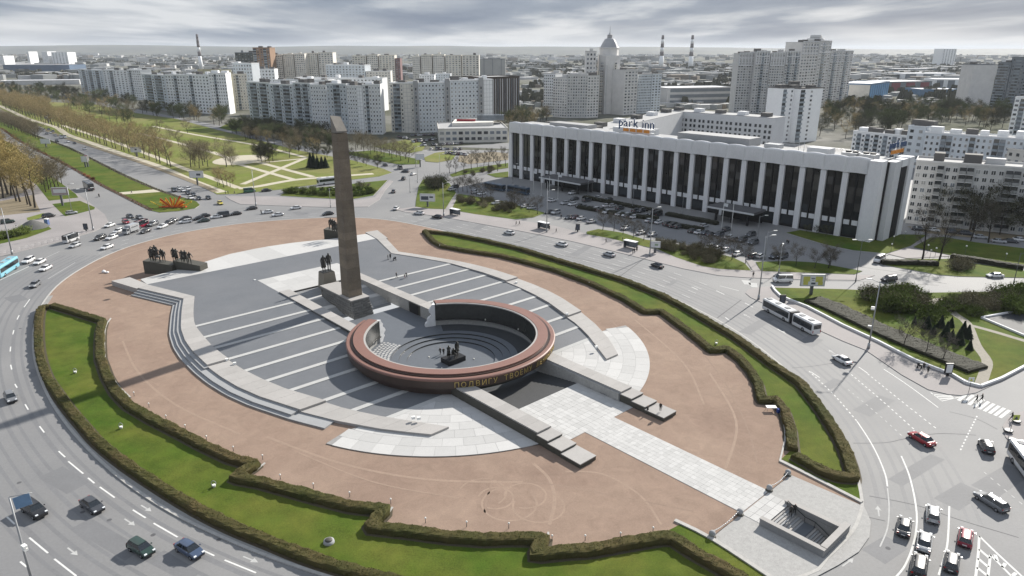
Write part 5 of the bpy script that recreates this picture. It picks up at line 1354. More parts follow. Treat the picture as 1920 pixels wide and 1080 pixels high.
# right-hand towers
for A, B, yt, nc, wm, bl, lb in [((1830, 202), (1853, 205), 121, 5, w_taupe, (), 'pale windowed flank of the dark tower at the right edge'), ((1854, 205), (1878, 206), 118, 5, w_dark, (0, 1, 2, 3), 'dark tower with balcony bands at the right edge'), ((1879, 206), (1935, 208), 108, 10, w_dark, (1, 2, 5, 6, 8), 'taller dark balcony tower cut by the right edge')]:
    block('tower_block', lb, A, B, yt, 25, 16, nc, wm, 'tower block', 'dark towers at the right edge', bl, (), 0, m_roofd, 1, hutmat=w_dark)
block('tower_block', 'white balcony tower cut by the right edge above the car park trees', (1886, 262), (1950, 268), 183, 16, 9, 6, w_white, 'tower block', None, (1, 3, 4), (), 0, m_roofd, 1, ww=.6)
# panel houses right of the hotel: windows large enough to stand as single parts
def housewall(name, label, A, B, ytop, depth, floors, cols, balc, group, wall, yoff=.6):
    t = block(name, label, A, B, ytop, depth, floors, 0, wall, 'apartment block', group, (), (), 0, m_roofw, 5, hutmat=w_grey)
    a, b = g(*A), g(*B); H_ = zof(ytop, a.y); u = (b - a).normalized(); n = Vector((u.y, -u.x, 0))
    if n.y > 0: n = -n
    L_ = (b - a).length; cw = L_ / cols; fh = (H_ - 1.4) / floors; rr = random.Random(label)
    def axm(nm, su, sd, sz, m): return MB().obox((0, 0, 0), u * su, n * sd, (0, 0, sz)).mesh(nm, m)
    wm = [axm('window', cw * .27, .05, fh * .25, m) for m in WG]; fm = axm('window_frame', cw * .31, .05, fh * .29, m_conc); sm_ = axm('mullion', .05, .03, fh * .25, m_conc)
    bm_ = axm('balcony', cw * .46, .55, .55, M('balcony_grey', (.28, .285, .28), var=.25, scale=.5)); bg_ = axm('balcony_glazing', cw * .44, .05, fh * .24, m_glass); sn = axm('balcony_slab', cw * .48, .62, .07, m_conc)
    for c in range(cols):
        for f in range(floors):
            p = a + u * (cw * (c + .5)); p = Vector((p.x, p.y, .7 + fh * (f + .5)))
            if c in balc:
                bo = link('balcony', bm_, t, p + n * .5 - Vector((0, 0, fh * .22)) - a)
                link('balcony_glazing', bg_, bo, n * (.05 if rr.random() < .5 else .35) + Vector((0, 0, fh * .42)))
                link('balcony_slab', sn, bo, Vector((0, 0, -.62)))
            else:
                wo_ = link('window', wm[0 if rr.random() < .65 else rr.choice((1, 2))], t, p + n * .06 - a)
                link('window_frame', fm, wo_, n * -.05); link('mullion', sm_, wo_, n * .04)
    return t
housewall('panel_house', 'long grey panel house with balconies right of the hotel end', (1697, 418), (2010, 452), 303, 12, 8, 22, (3, 6, 7, 12, 13, 18), None, M('dull_panel', (.54, .535, .52), var=.12, scale=.25, fine=1.5))
block('panel_house', 'long bluish panel house running behind the grey one at right', (1722, 318), (1990, 345), 249, 12, 6, 24, w_blue, 'apartment block', None, (3, 4, 8, 12, 13, 17, 20), (), 0, m_roofw, 8, frames=True, hutmat=w_white)
block('panel_house', 'stair block at the corner of the bluish panel house', (1690, 312), (1722, 316), 237, 12, 6, 2, w_blue, 'apartment block', None, (), (), 0, m_roofw, 2)
block('panel_house', 'stepped panel house wing running back from the bluish corner', (1592, 300), (1690, 312), 247, 12, 6, 12, w_white, 'apartment block', None, (1, 3, 5, 7, 9, 11), (), 0, m_roofw, 6, hutmat=w_white)
block('panel_house', 'low pale house between the two panel houses at the right edge', (1852, 330), (1990, 350), 277, 12, 4, 10, w_warm, 'apartment block', None, (), (), 0, m_roofd, 4)
# rear wings of the hotel
def hwing(label, pts, H_, winfaces, cols, floors):
    P = [Vector((x, y, 0)) for x, y in pts]; t = thing('hotel_wing', P[0], label, 'hotel', 'rear wings of the hotel')
    put('wall', MB().prism(P, -.05, H_), m_conc2, t); put('roof', MB().prism(P, H_ + .01, H_ + .3), m_roofw, t)
    for i in winfaces:
        a, b = P[i], P[(i + 1) % len(P)]; u = (b - a); L_ = u.length; u.normalize(); n = Vector((u.y, -u.x, 0))
        if n.dot(-a) < 0: n = -n
        for c in range(cols):
            for f in range(floors):
                for s in (-.22, .22):
                    p = a + u * (L_ * (c + .5 + s) / cols) + n * .05 + Vector((0, 0, H_ - 4.6 - f * 3.1)); put('window', MB().obox(p, u * .72, n * .06, (0, 0, .85)), m_glass, t)
    for k in range(5):
        p = P[0].lerp(P[1], (k + .5) / 5) + (P[2] - P[1]) * .4; put('roof_hut', MB().obox(p + Vector((0, 0, H_ + 1.2)), HU * 2.6, HN * 2.2, (0, 0, 1.2)), m_conc if k % 2 else m_roofd, t)
    return t
hwing('plain rear wing linking the hotel to its back wing', [(34, 356), (97, 459), (109, 452), (46, 349)], 24.5, (), 0, 0)
q = Vector((97, 459, 0)); w2 = q + HU * 74; r0 = -HN * 14
hwing('back wing of the hotel with paired square windows', [(q.x, q.y), (w2.x, w2.y), (w2.x + r0.x, w2.y + r0.y), (q.x + r0.x, q.y + r0.y)], 24.8, (0,), 12, 4)
w3 = [HP(3, -30, 0), HP(40, -30, 0), HP(40, -17.3, 0), HP(3, -17.3, 0)]
hwing('low annex roof behind the left end of the hotel', [(p.x, p.y) for p in w3], 24.0, (), 0, 0)
# car park deck, warehouses and halls
def hall(label, A, B, ytop, depth, mat, roof, name='warehouse', stripes=0, smat=None, group='warehouses and halls in the distance'):
    t = block(name, label, A, B, ytop, depth, 1, 0, mat, 'warehouse', group, (), (), 0, roof, 0)
    if stripes:
        a, b = g(*A), g(*B); H_ = zof(ytop, a.y); u = (b - a).normalized(); n = Vector((u.y, -u.x, 0)); L_ = (b - a).length
        for k in range(stripes): put('panel', MB().obox(a + u * (L_ * (k + .5) / stripes) + n * .2 + Vector((0, 0, H_ * .5)), u * (L_ / stripes * .3), n * .2, (0, 0, H_ * .42)), smat, t)
    return t
m_bl = M('blue_cladding', (.13, .215, .32), var=.12, scale=.2); m_rd = M('red_panel', (.24, .08, .09), var=.1, scale=.2); m_wr = M('bright_roof', (.72, .72, .73), var=.06, scale=.05)
t = block('parking_deck', 'open multi-level parking deck right of the domed tower', (1250, 200), (1372, 197), 166, 40, 3, 0, w_grey, 'car park', None, (), (), 0, m_wr, 0)
a, b = g(1250, 200), g(1372, 197); u = (b - a).normalized(); n = Vector((u.y, -u.x, 0))
for k in range(3): put('deck_opening', MB().obox((a + b) / 2 + n * .1 + Vector((0, 0, 5 + k * 6.3)), u * ((b - a).length * .46), n * .15, (0, 0, 1.8)), w_dark, t)
hall('pale hall with a blue corrugated end', (1588, 190), (1627, 191), 160, 40, w_warm, m_wr); hall('blue corrugated hall end beside the grey complex', (1628, 191), (1663, 184), 158, 40, m_bl, m_wr, stripes=9, smat=M('blue_rib', (.16, .32, .52), var=.1, scale=.2))
hall('long dark hall with red panels behind the blue hall', (1664, 172), (1745, 170), 154, 60, w_dark, m_wr, stripes=3, smat=m_rd); hall('long low blue hall at right', (1724, 181), (1802, 181), 168, 40, m_bl, m_wr); hall('white shed joined to the long low blue hall', (1803, 182), (1828, 183), 171, 40, w_white, m_wr)
hall('white striped hall right of the red panels', (1750, 166), (1835, 167), 149, 60, w_white, m_wr, stripes=4, smat=w_dark); hall('far white shed above the red panels', (1690, 148), (1790, 148), 138, 60, w_white, m_wr, stripes=3, smat=w_dark); hall('long grey roofed hall near the right horizon', (1675, 138), (1755, 138), 129, 60, w_dark, m_wr)
hall('wide blue hall at the far left', (8, 136), (132, 136), 122, 80, M('slate_blue', (.10, .145, .215), var=.1, scale=.1), m_roofw); hall('pale railway shed at the left edge', (0, 160), (150, 158), 152, 40, w_grey, m_wr); hall('dark hall below the twin chimneys', (1222, 134), (1256, 134), 126, 50, w_dark, m_roofd); hall('long grey hall right of the domed tower', (1180, 150), (1240, 148), 140, 60, w_grey, m_wr)
for A, B, yt, lb in [((100, 121), (130, 121), 98, 'broad white tower block on the far left skyline'), ((82, 121), (93, 121), 97, 'slim white tower block on the far left skyline'), ((54, 120), (58, 120), 97, 'thin white tower near the left edge of the skyline'), ((0, 124), (10, 124), 105, 'white block at the left edge of the skyline'), ((1763, 124), (1788, 124), 92, 'hazy unfinished tower on the right skyline')]:
    block('tower_block', lb, A, B, yt, 60, 16, 5, w_white, 'tower block', 'white towers on the far skyline', (), (), 0, m_roofw, 0)
# banded chimneys
for (x, y, yt, r0_, lb) in ((378, 132, 64, 4.2, 'tall banded chimney on the left skyline'), (1239, 130, 66, 5.5, 'left of the two banded chimneys behind the domed tower'), (1294, 131, 66, 5.5, 'right of the two banded chimneys behind the domed tower')):
    p = g(x, y); p.z = 0; Ht = zof(yt, p.y); t = thing('chimney', p, lb, 'chimney', 'banded chimneys on the skyline'); nb = 6
    for k in range(nb):
        za, zb = Ht * (.28 + .72 * k / nb) if k else 0, Ht * (.28 + .72 * (k + 1) / nb)
        ra, rb = r0_ * (1.5 - .8 * za / Ht), r0_ * (1.5 - .8 * zb / Ht)
        put('band', MB().tube(p + Vector((0, 0, za)), p + Vector((0, 0, zb - .05)), ra, rb, 14), M('chimney_dark', (.16, .14, .14), var=.1, scale=.1) if k % 2 or x < 400 and k > 2 else w_white, t)
# the far city: thousands of small roofs and walls that read as one mass
rr = random.Random(11); mb = MB()
cols_ = [M('far_white', (.52, .52, .52), var=.15, scale=.02), M('far_grey', (.28, .29, .29), var=.2, scale=.02), M('far_brown', (.22, .19, .16), var=.2, scale=.02), M('far_dark', (.12, .125, .12), var=.2, scale=.02)]
for k in range(2600):
    px = rr.uniform(-40, 1960); py = 104 + 60 * rr.random() ** 1.6
    if k > 1900: px = rr.uniform(960, 1960); py = 130 + 75 * rr.random()
    elif py > 150 and px < 1000: continue
    p = g(px, py); s = p.y / 1000.0; w_, d_, h_ = rr.uniform(6, 34) * s ** .5, rr.uniform(8, 30) * s ** .5, rr.choice((5, 6, 8, 10, 12, 16, 20)) * rr.uniform(.7, 1.2)
    if py > 118: h_ = min(h_, 10)
    if py > 150: h_ = min(h_, 5); w_ *= .6; d_ *= .5
    a = rr.choice((.2, -.5, .75)) + rr.uniform(-.1, .1); u = Vector((math.cos(a), math.sin(a), 0)); v = Vector((-u.y, u.x, 0))
    mb.obox((p.x, p.y, h_ / 2 - .1), u * w_ / 2, v * d_ / 2, (0, 0, h_ / 2), rr.choice((0, 0, 1, 1, 1, 2, 3)))
tag(put('distant_city', mb, cols_), 'mass of tiny roofs and walls fading to the horizon', 'city', kind='stuff')

# ================================================================== trees and shrubs
def bark(c): return M('bark_%d' % int(c * 1000), (c, c * .85, c * .68), var=.2, scale=3, space='obj', rough=.95)
def twigm(name, c, v=.35): return M(name, c, var=v, scale=.9, space='obj', rough=.95, spec=.1, rnd=.16)
def make_tree(seed, H, clear, cr, lean_up=.6, twigs=1300, buds=1300, tw=.055, tl=.75, shape='egg', nl=9, bs=.12):
    """trunk with tapering limbs, and a crown of fine twigs and opening buds gathered round the limb ends"""
    rr = random.Random(seed); mt, mc = MB(), MB()
    tr = .017 * H + .03; pts = []; p = Vector((0, 0, -.1)); d = Vector((rr.uniform(-.04, .04), rr.uniform(-.04, .04), 1))
    top = H * .82; ns = 6; rad = []
    for i in range(ns + 1):
        pts.append(p.copy()); rad.append(tr * (1 - .8 * i / ns))
        d = (d + Vector((rr.uniform(-.10, .10), rr.uniform(-.10, .10), 0))).normalized(); p = p + d * (top / ns)
    for i in range(ns): mt.tube(pts[i], pts[i + 1], rad[i], rad[i + 1], 6, caps=False)
    def on_trunk(z):
        u = max(0, min(.999, z / top)) * ns; i = int(u); return pts[i].lerp(pts[i + 1], u - i), rad[i] * (1 - .3 * (u - i))
    tips = []
    for k in range(nl):
        z = clear + (top - clear) * ((k + rr.random() * .6) / nl); b, r_ = on_trunk(z); a = k * 2.4 + rr.uniform(-.4, .4)
        f = (z - clear) / (H - clear)
        ext = cr * (math.sqrt(max(.08, 1 - (2 * f - .75) ** 2)) if shape == 'egg' else (1.05 - f * .85 if shape == 'cone' else math.sqrt(max(.1, 1 - (1.6 * f - .6) ** 2))))
        e = b + Vector((math.cos(a) * ext, math.sin(a) * ext, ext * lean_up + rr.uniform(.2, .9)))
        m_ = b.lerp(e, .5) + Vector((0, 0, -ext * .08)); r1 = min(r_ * .55, .09 + ext * .015)
        mt.tube(b, m_, r1, r1 * .65, 5, caps=False); mt.tube(m_, e, r1 * .65, r1 * .25, 5, caps=False)
        for q in range(4):
            s0 = b.lerp(m_, .7).lerp(e, q / 4); a2 = a + rr.uniform(-1.3, 1.3); l2 = ext * rr.uniform(.3, .55)
            e2 = s0 + Vector((math.cos(a2) * l2, math.sin(a2) * l2, l2 * rr.uniform(.3, 1.0))); mt.tube(s0, e2, r1 * .35, r1 * .12, 4, caps=False)
            tips += [(s0, e2)]
        tips += [(m_, e)]
    tips.append((pts[-2], pts[-1] + Vector((0, 0, H * .16))))
    for k in range(twigs):
        a, b = rr.choice(tips); c = a.lerp(b, rr.uniform(.1, 1.1)); o = Vector((rr.gauss(0, 1), rr.gauss(0, 1), rr.gauss(.15, .9))); c = c + o * (cr * .13)
        dr = (o.normalized() + Vector((0, 0, .55)) + (b - a).normalized() * .6).normalized(); l = tl * rr.uniform(.5, 1.2); s = dr.orthogonal().normalized(); s = (s * math.cos(k) + dr.cross(s) * math.sin(k)) * tw * .5
        mc.add([c - s, c + s, c + dr * l + s * .3, c + dr * l - s * .3], [(0, 1, 2, 3)])
    for k in range(buds):
        a, b = rr.choice(tips); c = a.lerp(b, rr.uniform(.1, 1.15)); c = c + Vector((rr.gauss(0, 1), rr.gauss(0, 1), rr.gauss(.2, .95))) * (cr * .17); s = bs * rr.uniform(.6, 1.4)
        e1 = Vector((rr.uniform(-1, 1), rr.uniform(-1, 1), rr.uniform(-1, 1))).normalized() * s; e2 = e1.orthogonal().normalized() * s * .7
        mc.add([c - e1, c - e2, c + e1, c + e2], [(0, 1, 2, 3)])
    return mt, mc
KINDS = {}
def kind(key, n, H, clear, cr, bk, tc_, **kw):
    mt_, mc_ = bark(bk), twigm('twigs_' + key, tc_)
    KINDS[key] = (H, [tuple(x.mesh(nm, m) for x, nm, m in zip(make_tree(hash_(key) + i, H * (1 + .05 * (i - 1)), clear, cr, **kw), ('trunk', 'crown'), (mt_, mc_))) for i in range(n)])
def hash_(s): return sum(ord(c) * (i + 3) for i, c in enumerate(s))
kind('avenue', 4, 14, 3.4, 3.6, .075, (.31, .245, .125), twigs=1300, buds=1100)
kind('ochre', 3, 24, 7.0, 5.0, .06, (.34, .265, .105), twigs=1900, buds=1900, nl=14, lean_up=.9, bs=.17, tl=1.0, tw=.07)
kind('park', 4, 10, 2.2, 3.6, .05, (.20, .17, .11), twigs=1300, buds=900, shape='round')
kind('dark', 4, 11, 1.8, 4.0, .04, (.066, .066, .040), twigs=1500, buds=2100, shape='round', bs=.17)
kind('green', 4, 12, 2.0, 4.4, .05, (.085, .10, .042), twigs=1200, buds=2200, shape='round', bs=.2)
kind('street', 4, 6.2, 1.9, 2.2, .035, (.11, .098, .082), twigs=1000, buds=260, shape='round', tw=.05, tl=.6)
kind('slim', 3, 13, 3.0, 2.6, .035, (.09, .08, .062), twigs=1300, buds=500, lean_up=1.2)
def make_bush(seed, w, h, n=1500, bs=.15):
    """many-stemmed shrub: stems fan out from the ground, twigs and buds fill an uneven dome"""
    rr = random.Random(seed); ms, mc = MB(), MB(); ends = []
    for k in range(14):
        a = rr.uniform(0, 6.28); r_ = w * .5 * math.sqrt(rr.random()); e = Vector((math.cos(a) * r_, math.sin(a) * r_, h * rr.uniform(.6, .95) * (1 - .35 * (r_ / (w * .5)) ** 2)))
        b = Vector((math.cos(a) * r_ * .25, math.sin(a) * r_ * .25, -.1)); ms.tube(b, e, .05, .015, 4, caps=False); ends.append((b, e))
    for k in range(n):
        a, b = rr.choice(ends); c = a.lerp(b, rr.uniform(.25, 1.05)) + Vector((rr.gauss(0, 1) * w * .10, rr.gauss(0, 1) * w * .10, rr.gauss(0, 1) * h * .09)); c.z = max(c.z, .08)
        if k % 2:
            dr = Vector((rr.gauss(0, .6), rr.gauss(0, .6), 1)).normalized(); l = rr.uniform(.3, .8); s = dr.orthogonal().normalized() * .025
            mc.add([c - s, c + s, c + dr * l + s * .3, c + dr * l - s * .3], [(0, 1, 2, 3)])
        else:
            s = bs * rr.uniform(.6, 1.4); e1 = Vector((rr.uniform(-1, 1), rr.uniform(-1, 1), rr.uniform(-1, 1))).normalized() * s; e2 = e1.orthogonal().normalized() * s * .7
            mc.add([c - e1, c - e2, c + e1, c + e2], [(0, 1, 2, 3)])
    return ms, mc
def bkind(key, n, w, h, c, nq=1500, bs=.15):
    m1, m2 = bark(.04), twigm('twigs_' + key, c)
    KINDS[key] = (h, [tuple(x.mesh(nm, m) for x, nm, m in zip(make_bush(hash_(key) + i, w, h, nq, bs), ('stems', 'crown'), (m1, m2))) for i in range(n)])
bkind('bush', 4, 4.6, 3.0, (.14, .125, .075), 950); bkind('greenbush', 3, 3.6, 1.9, (.10, .13, .03), 1200); bkind('bigbush', 3, 7.0, 5.0, (.08, .082, .042), 2300, .17); bkind('redshrub', 2, 1.6, .8, (.24, .10, .05), 500, .1)
def make_conifer(seed, H, w):
    rr = random.Random(seed); mt, mc = MB(), MB(); mt.tube((0, 0, -.1), (0, 0, H * .9), .12, .03, 6, caps=False); n = 16
    for k in range(n):
        z = .25 + (H - .4) * k / n; r_ = w * (1 - k / n) + .12; m_ = 11
        for j in range(m_):
            a = 6.283 * (j + rr.random() * .7) / m_ + k; e = Vector((math.cos(a) * r_, math.sin(a) * r_, z - r_ * .28 + rr.uniform(-.08, .08))); b = Vector((0, 0, z + .12)); s = Vector((-math.sin(a), math.cos(a), 0)) * (.20 + r_ * .14)
            mc.add([b, b.lerp(e, .55) - s, e, b.lerp(e, .55) + s], [(0, 1, 2, 3)])
            up = Vector((0, 0, .16)); mc.add([b + up, b.lerp(e, .5) + up + s * .6, e * .92 + Vector((0, 0, z * .08)), b.lerp(e, .5) - s * .6], [(0, 1, 2, 3)])
    return mt, mc
mcf = twigm('needles', (.018, .028, .016))
KINDS['spruce'] = (4.2, [tuple(x.mesh(nm, m) for x, nm, m in zip(make_conifer(70 + i, 4.2, 1.6 + .15 * i), ('trunk', 'crown'), (bark(.04), mcf))) for i in range(3)])
KINDS['juniper'] = (6.0, [tuple(x.mesh(nm, m) for x, nm, m in zip(make_conifer(80 + i, 6.0, 2.6), ('trunk', 'crown'), (bark(.04), mcf))) for i in range(2)])
trr = random.Random(21); NT = 0
def tree(key, p, label, group=None, h=None, name=None, cat=None, base=.1, vary=.12):
    global NT; NT += 1
    H, protos = KINDS[key]; ms = trr.choice(protos); s = (h / H if h else 1.0) * trr.uniform(1 - vary, 1 + vary)
    bush = protos[0][0].name.startswith('stems')
    o = link(name or ('shrub' if bush else 'conifer' if key in ('spruce', 'juniper') else key + '_tree'), None, None, (p[0], p[1], base), trr.uniform(0, 6.28))
    o.scale = (s, s, s * trr.uniform(.93, 1.07)); tag(o, label, cat or ('shrub' if bush else 'tree'), group)
    link(ms[0].name.split('.')[0], ms[0], o); link('crown', ms[1], o)
    return o
ORD = ['first', 'second', 'third', 'fourth', 'fifth', 'sixth', 'seventh', 'eighth', 'ninth', 'tenth', 'eleventh', 'twelfth', 'thirteenth', 'fourteenth', 'fifteenth', 'sixteenth', 'seventeenth', 'eighteenth', 'nineteenth', 'twentieth', 'twenty-first', 'twenty-second', 'twenty-third', 'twenty-fourth', 'twenty-fifth', 'twenty-sixth', 'twenty-seventh', 'twenty-eighth', 'twenty-ninth', 'thirtieth']
def row(key, px, step, what, where, group, h=None, jit=.8, **kw):
    P = resample(G_(px, 0, 3), step)
    for i, p in enumerate(P):
        o_ = ordw(i)
        tree(key, (p.x + trr.uniform(-jit, jit), p.y + trr.uniform(-jit, jit)), '%s %s from the square %s' % (o_, what, where), group, h, **kw)
def ordw(i):
    one = ORD[:19]
    if i < len(ORD): return ORD[i]
    i += 1; tens = {3: 'thirt', 4: 'fort', 5: 'fift', 6: 'sixt', 7: 'sevent', 8: 'eight', 9: 'ninet'}
    if i >= 100: return 'hundredth' if i == 100 else 'hundred and ' + ordw(i - 101)
    return tens[i // 10] + ('ieth' if i % 10 == 0 else 'y-' + one[i % 10 - 1])
def scatter(key, poly, n, what, where, group, h=None, **kw):
    P = G_(poly, 0); xs = [p.x for p in P]; ys = [p.y for p in P]; pts = []
    keys = key if isinstance(key, (list, tuple)) else [key]; tries = 0
    while len(pts) < n and tries < n * 60:
        tries += 1; x, y = trr.uniform(min(xs), max(xs)), trr.uniform(min(ys), max(ys)); ins = False; j = len(P) - 1
        for i in range(len(P)):
            if (P[i].y > y) != (P[j].y > y) and x < (P[j].x - P[i].x) * (y - P[i].y) / (P[j].y - P[i].y) + P[i].x: ins = not ins
            j = i
        if ins: pts.append((x, y))
    pts.sort(key=lambda q: q[0] / (q[1] * math.cos(TH) + CAMH * math.sin(TH)))
    for i, p in enumerate(pts): tree(trr.choice(keys), p, '%s %s from the left %s' % (ordw(i), what, where), group, h, **kw)
def spots(key, pts, what, where, group, h=None, **kw):
    for i, p in enumerate(pts):
        w = g(p[0], p[1]); lb = ('%s %s from the left %s' % (ORD[i], what, where)) if len(pts) > 1 else '%s %s' % (what, where)
        tree(key, w, lb, group, p[2] if len(p) > 2 else h, **kw)
# avenue rows (nearest to the square first)
row('avenue', [(322, 314), (300, 306), (232, 284), (180, 266), (130, 247), (90, 232), (50, 217), (10, 203)], 9.5, 'tan avenue tree', 'in the row beside the avenue path', 'tan trees lining the avenue', 15)
row('avenue', [(300, 296), (232, 272), (180, 255), (130, 238), (90, 226), (40, 209), (0, 196)], 10.5, 'tan avenue tree', 'in the second row beyond the path', 'tan trees lining the avenue', 15.5)
row('avenue', [(95, 214), (60, 204), (20, 194), (-40, 184)], 8, 'pale avenue tree', 'in the far row at the left edge', 'tan trees lining the avenue', 15)
row('park', [(72, 262), (45, 250), (20, 240), (-20, 226)], 8.0, 'grey-brown tree', 'on the green median strip', 'trees on the median strip', 11)
row('park', [(62, 258), (35, 247), (5, 236)], 9.0, 'grey-brown tree', 'in the median\'s second row', 'trees on the median strip', 11)
for i, (x, y, h) in enumerate([(66, 390, 22), (58, 387, 23), (52, 384, 21), (38, 379, 24), (31, 378, 23), (21, 367, 25), (15, 365, 24), (6, 372, 25), (-8, 362, 26), (2, 350, 26), (-20, 378, 26), (28, 352, 24), (-30, 345, 26), (10, 335, 25), (-15, 325, 26)]):
    tree('ochre', g(x, y), '%s ochre tree from the pavement in the tall clump at the left edge' % ORD[i], 'tall ochre trees at the left edge', h)
for i, (x, y, h) in enumerate([(86, 361, 13), (92, 356, 12), (97, 359, 13), (104, 354, 12), (110, 350, 12), (79, 347, 12), (116, 345, 10), (88, 340, 12), (70, 330, 14), (58, 320, 14), (45, 308, 14)]):
    tree('park', g(x, y), '%s grey tree behind the left billboard counting from the square' % ORD[i], 'grey trees behind the left billboard', h)
# park
spots('park', [(358, 314, 12), (366, 312, 12), (374, 316, 12), (381, 311, 13), (390, 313, 11), (362, 305, 12), (384, 304, 12)], 'dense round tree', 'in the dark clump by the park path', 'round clump by the park path')
spots('avenue', [(408, 349, 9), (412, 347, 8), (420, 352, 9), (426, 349, 8), (432, 351, 8), (437, 346, 7)], 'thin tree', 'in the group by the park corner', 'thin trees at the park corner')
spots('park', [(425, 313, 13), (434, 311, 9), (437, 313, 9), (543, 296, 12), (480, 262, 10), (335, 273, 10), (290, 262, 10), (319, 258, 9), (352, 250, 9), (300, 247, 10), (276, 265, 10)], 'lone bare tree', 'scattered over the park lawn', 'lone trees on the park lawn')
spots('dark', [(484, 303, 9), (491, 304, 9), (498, 304, 9), (505, 305, 9), (512, 303, 9), (489, 299, 9), (503, 299, 9)], 'dark round tree', 'in the ball-shaped clump beside the round plot', 'ball-shaped clump in the park')
spots('juniper', [(583, 314, 7.5), (589, 315, 8), (596, 316, 7.5), (604, 315, 7.5), (611, 315, 6.5)], 'dark juniper', 'in the evergreen clump on the park lawn', 'evergreen clump in the park')
scatter(['park', 'avenue'], [(447, 262), (520, 280), (560, 284), (640, 300), (560, 276), (470, 256)], 14, 'bare tree', 'in the loose line above the park\'s crossing paths', 'loose line above the crossing paths', 9)
scatter(['avenue', 'park', 'green'], [(90, 205), (150, 215), (250, 240), (255, 215), (200, 200), (100, 190), (40, 185), (0, 182)], 46, 'tan bare tree', 'in the park wood left of the distant blocks', 'park wood at the left', 13)
scatter(['dark', 'green', 'avenue'], [(0, 178), (120, 190), (270, 208), (255, 200), (150, 180), (0, 168)], 40, 'tree', 'in the dark wood before the farthest left block', 'dark wood before the left blocks', 14)
scatter(['green', 'avenue', 'dark'], [(262, 212), (330, 226), (420, 238), (425, 224), (330, 216), (270, 208)], 22, 'tree', 'before the second distant block', 'trees before the second distant block', 13)
scatter(['dark', 'dark', 'green'], [(425, 247), (470, 262), (560, 272), (640, 286), (640, 262), (560, 252), (470, 240)], 70, 'dark tree', 'in the grove before the long balcony block', 'dark grove before the long block', 10)
row('park', [(767, 305), (720, 296), (667, 283), (600, 276), (540, 269)], 9, 'brown street tree', 'beyond the side street', 'trees beyond the side street', 10)
row('park', [(760, 298), (715, 289), (667, 277)], 9, 'brown street tree', 'in the row behind the side street', 'trees beyond the side street', 10)
row('dark', [(706, 316), (660, 304), (600, 293), (545, 283)], 11, 'thin dark tree', 'on the park side of the side street', 'trees on the park side of the street', 7)
# around the hotel
spots('bigbush', [(806, 350, 6.2), (817, 354, 7), (827, 350, 6.2)], 'big round dark shrub', 'on the corner lawn by the billboard', 'big shrubs on the corner lawn')
spots('slim', [(815, 358, 7), (822, 359, 7), (843, 325, 9), (855, 327, 8), (870, 322, 9), (884, 318, 9), (895, 314, 9), (907, 316, 10), (916, 314, 9), (933, 321, 9), (948, 312, 10), (893, 308, 8), (925, 306, 8)], 'thin dark tree', 'near the hotel\'s left end', 'thin trees by the hotel\'s left end')
spots('street', [(859, 361), (868, 359), (876, 361), (884, 364), (893, 366), (905, 372), (921, 374), (958, 388), (966, 391), (977, 394), (992, 399), (1008, 402)], 'small round bare tree', 'in the left car park row', 'small trees along the left of the car park')
spots('street', [(1130, 432), (1151, 433), (1168, 440), (1187, 447), (1207, 451), (1318, 472), (1335, 477), (1350, 481), (1372, 488), (1398, 494), (1459, 497), (1492, 500), (1527, 504), (1553, 504)], 'small round bare tree', 'in the strip before the car park', 'small trees before the car park')
scatter('bush', [(850, 368), (905, 372), (968, 390), (970, 402), (920, 396), (860, 380)], 34, 'brown twiggy shrub', 'in the left car park strip', 'shrubs in the left car park strip', 2.3, vary=.4)
scatter('bush', [(1225, 450), (1300, 462), (1370, 484), (1368, 500), (1330, 497), (1270, 478), (1228, 463)], 40, 'brown twiggy shrub', 'in the strip before the car park', 'shrubs before the car park', 2.4, vary=.4)
scatter('bush', [(865, 325), (935, 312), (950, 318), (880, 333)], 16, 'low brown shrub', 'beside the path at the hotel\'s left end', 'shrubs at the hotel\'s left end', 1.8)
spots('dark', [(1556, 500, 5.5), (1548, 444, 4), (1530, 440, 3), (1512, 436, 3)], 'small dark dense tree', 'before the hotel\'s right end', 'dense trees at the hotel\'s right end')
# right-hand side
spots('slim', [(1729, 488, 15), (1761, 488, 16), (1820, 452, 13), (1853, 455, 14), (1722, 410, 15), (1735, 412, 14)], 'tall dark bare tree', 'before the grey panel house', 'tall bare trees before the panel house')
scatter(['dark', 'dark', 'slim'], [(1735, 420), (1800, 432), (1930, 448), (1930, 430), (1800, 418), (1735, 408)], 28, 'bare tree', 'close to the grey panel house wall', 'trees along the panel house wall', 13)
spots('bush', [(1793, 508, 3.6), (1803, 505, 4), (1812, 502, 3.6), (1790, 500, 3.6)], 'rounded bush', 'on the lawn before the panel house', 'rounded bushes right of the hotel')
scatter(['bush', 'bush', 'greenbush'], [(1618, 555), (1660, 552), (1720, 560), (1755, 588), (1750, 604), (1690, 592), (1630, 575)], 44, 'brown shrub', 'in the thicket behind the tall lamp', 'thicket behind the tall lamp', 3.2, vary=.4)
scatter(['bush', 'bush', 'greenbush'], [(1770, 568), (1820, 560), (1930, 560), (1930, 586), (1840, 592), (1795, 592), (1772, 582)], 46, 'brown shrub', 'in the thicket above the basin', 'thicket above the basin', 3.4, vary=.4)
spots('spruce', [(1714, 608, 1.8), (1737, 617), (1749, 627), (1763, 615), (1772, 632), (1782, 614), (1783, 640), (1797, 646), (1804, 631), (1813, 635), (1817, 657, 2.6)], 'small dark spruce', 'in the group on the lawn by the basin', 'small spruces by the basin', 3.4, vary=.25)
spots('street', [(1693, 651, 5.6), (1737, 664, 5.6), (1767, 678, 5.4)], 'low round bare tree', 'on the near edge of the basin lawn', 'low trees by the long hedge')
spots('bush', [(676, 352, 3.5), (690, 349, 2.2)], 'rounded shrub', 'at the tip of the wedge lawn', 'shrubs on the wedge lawn')
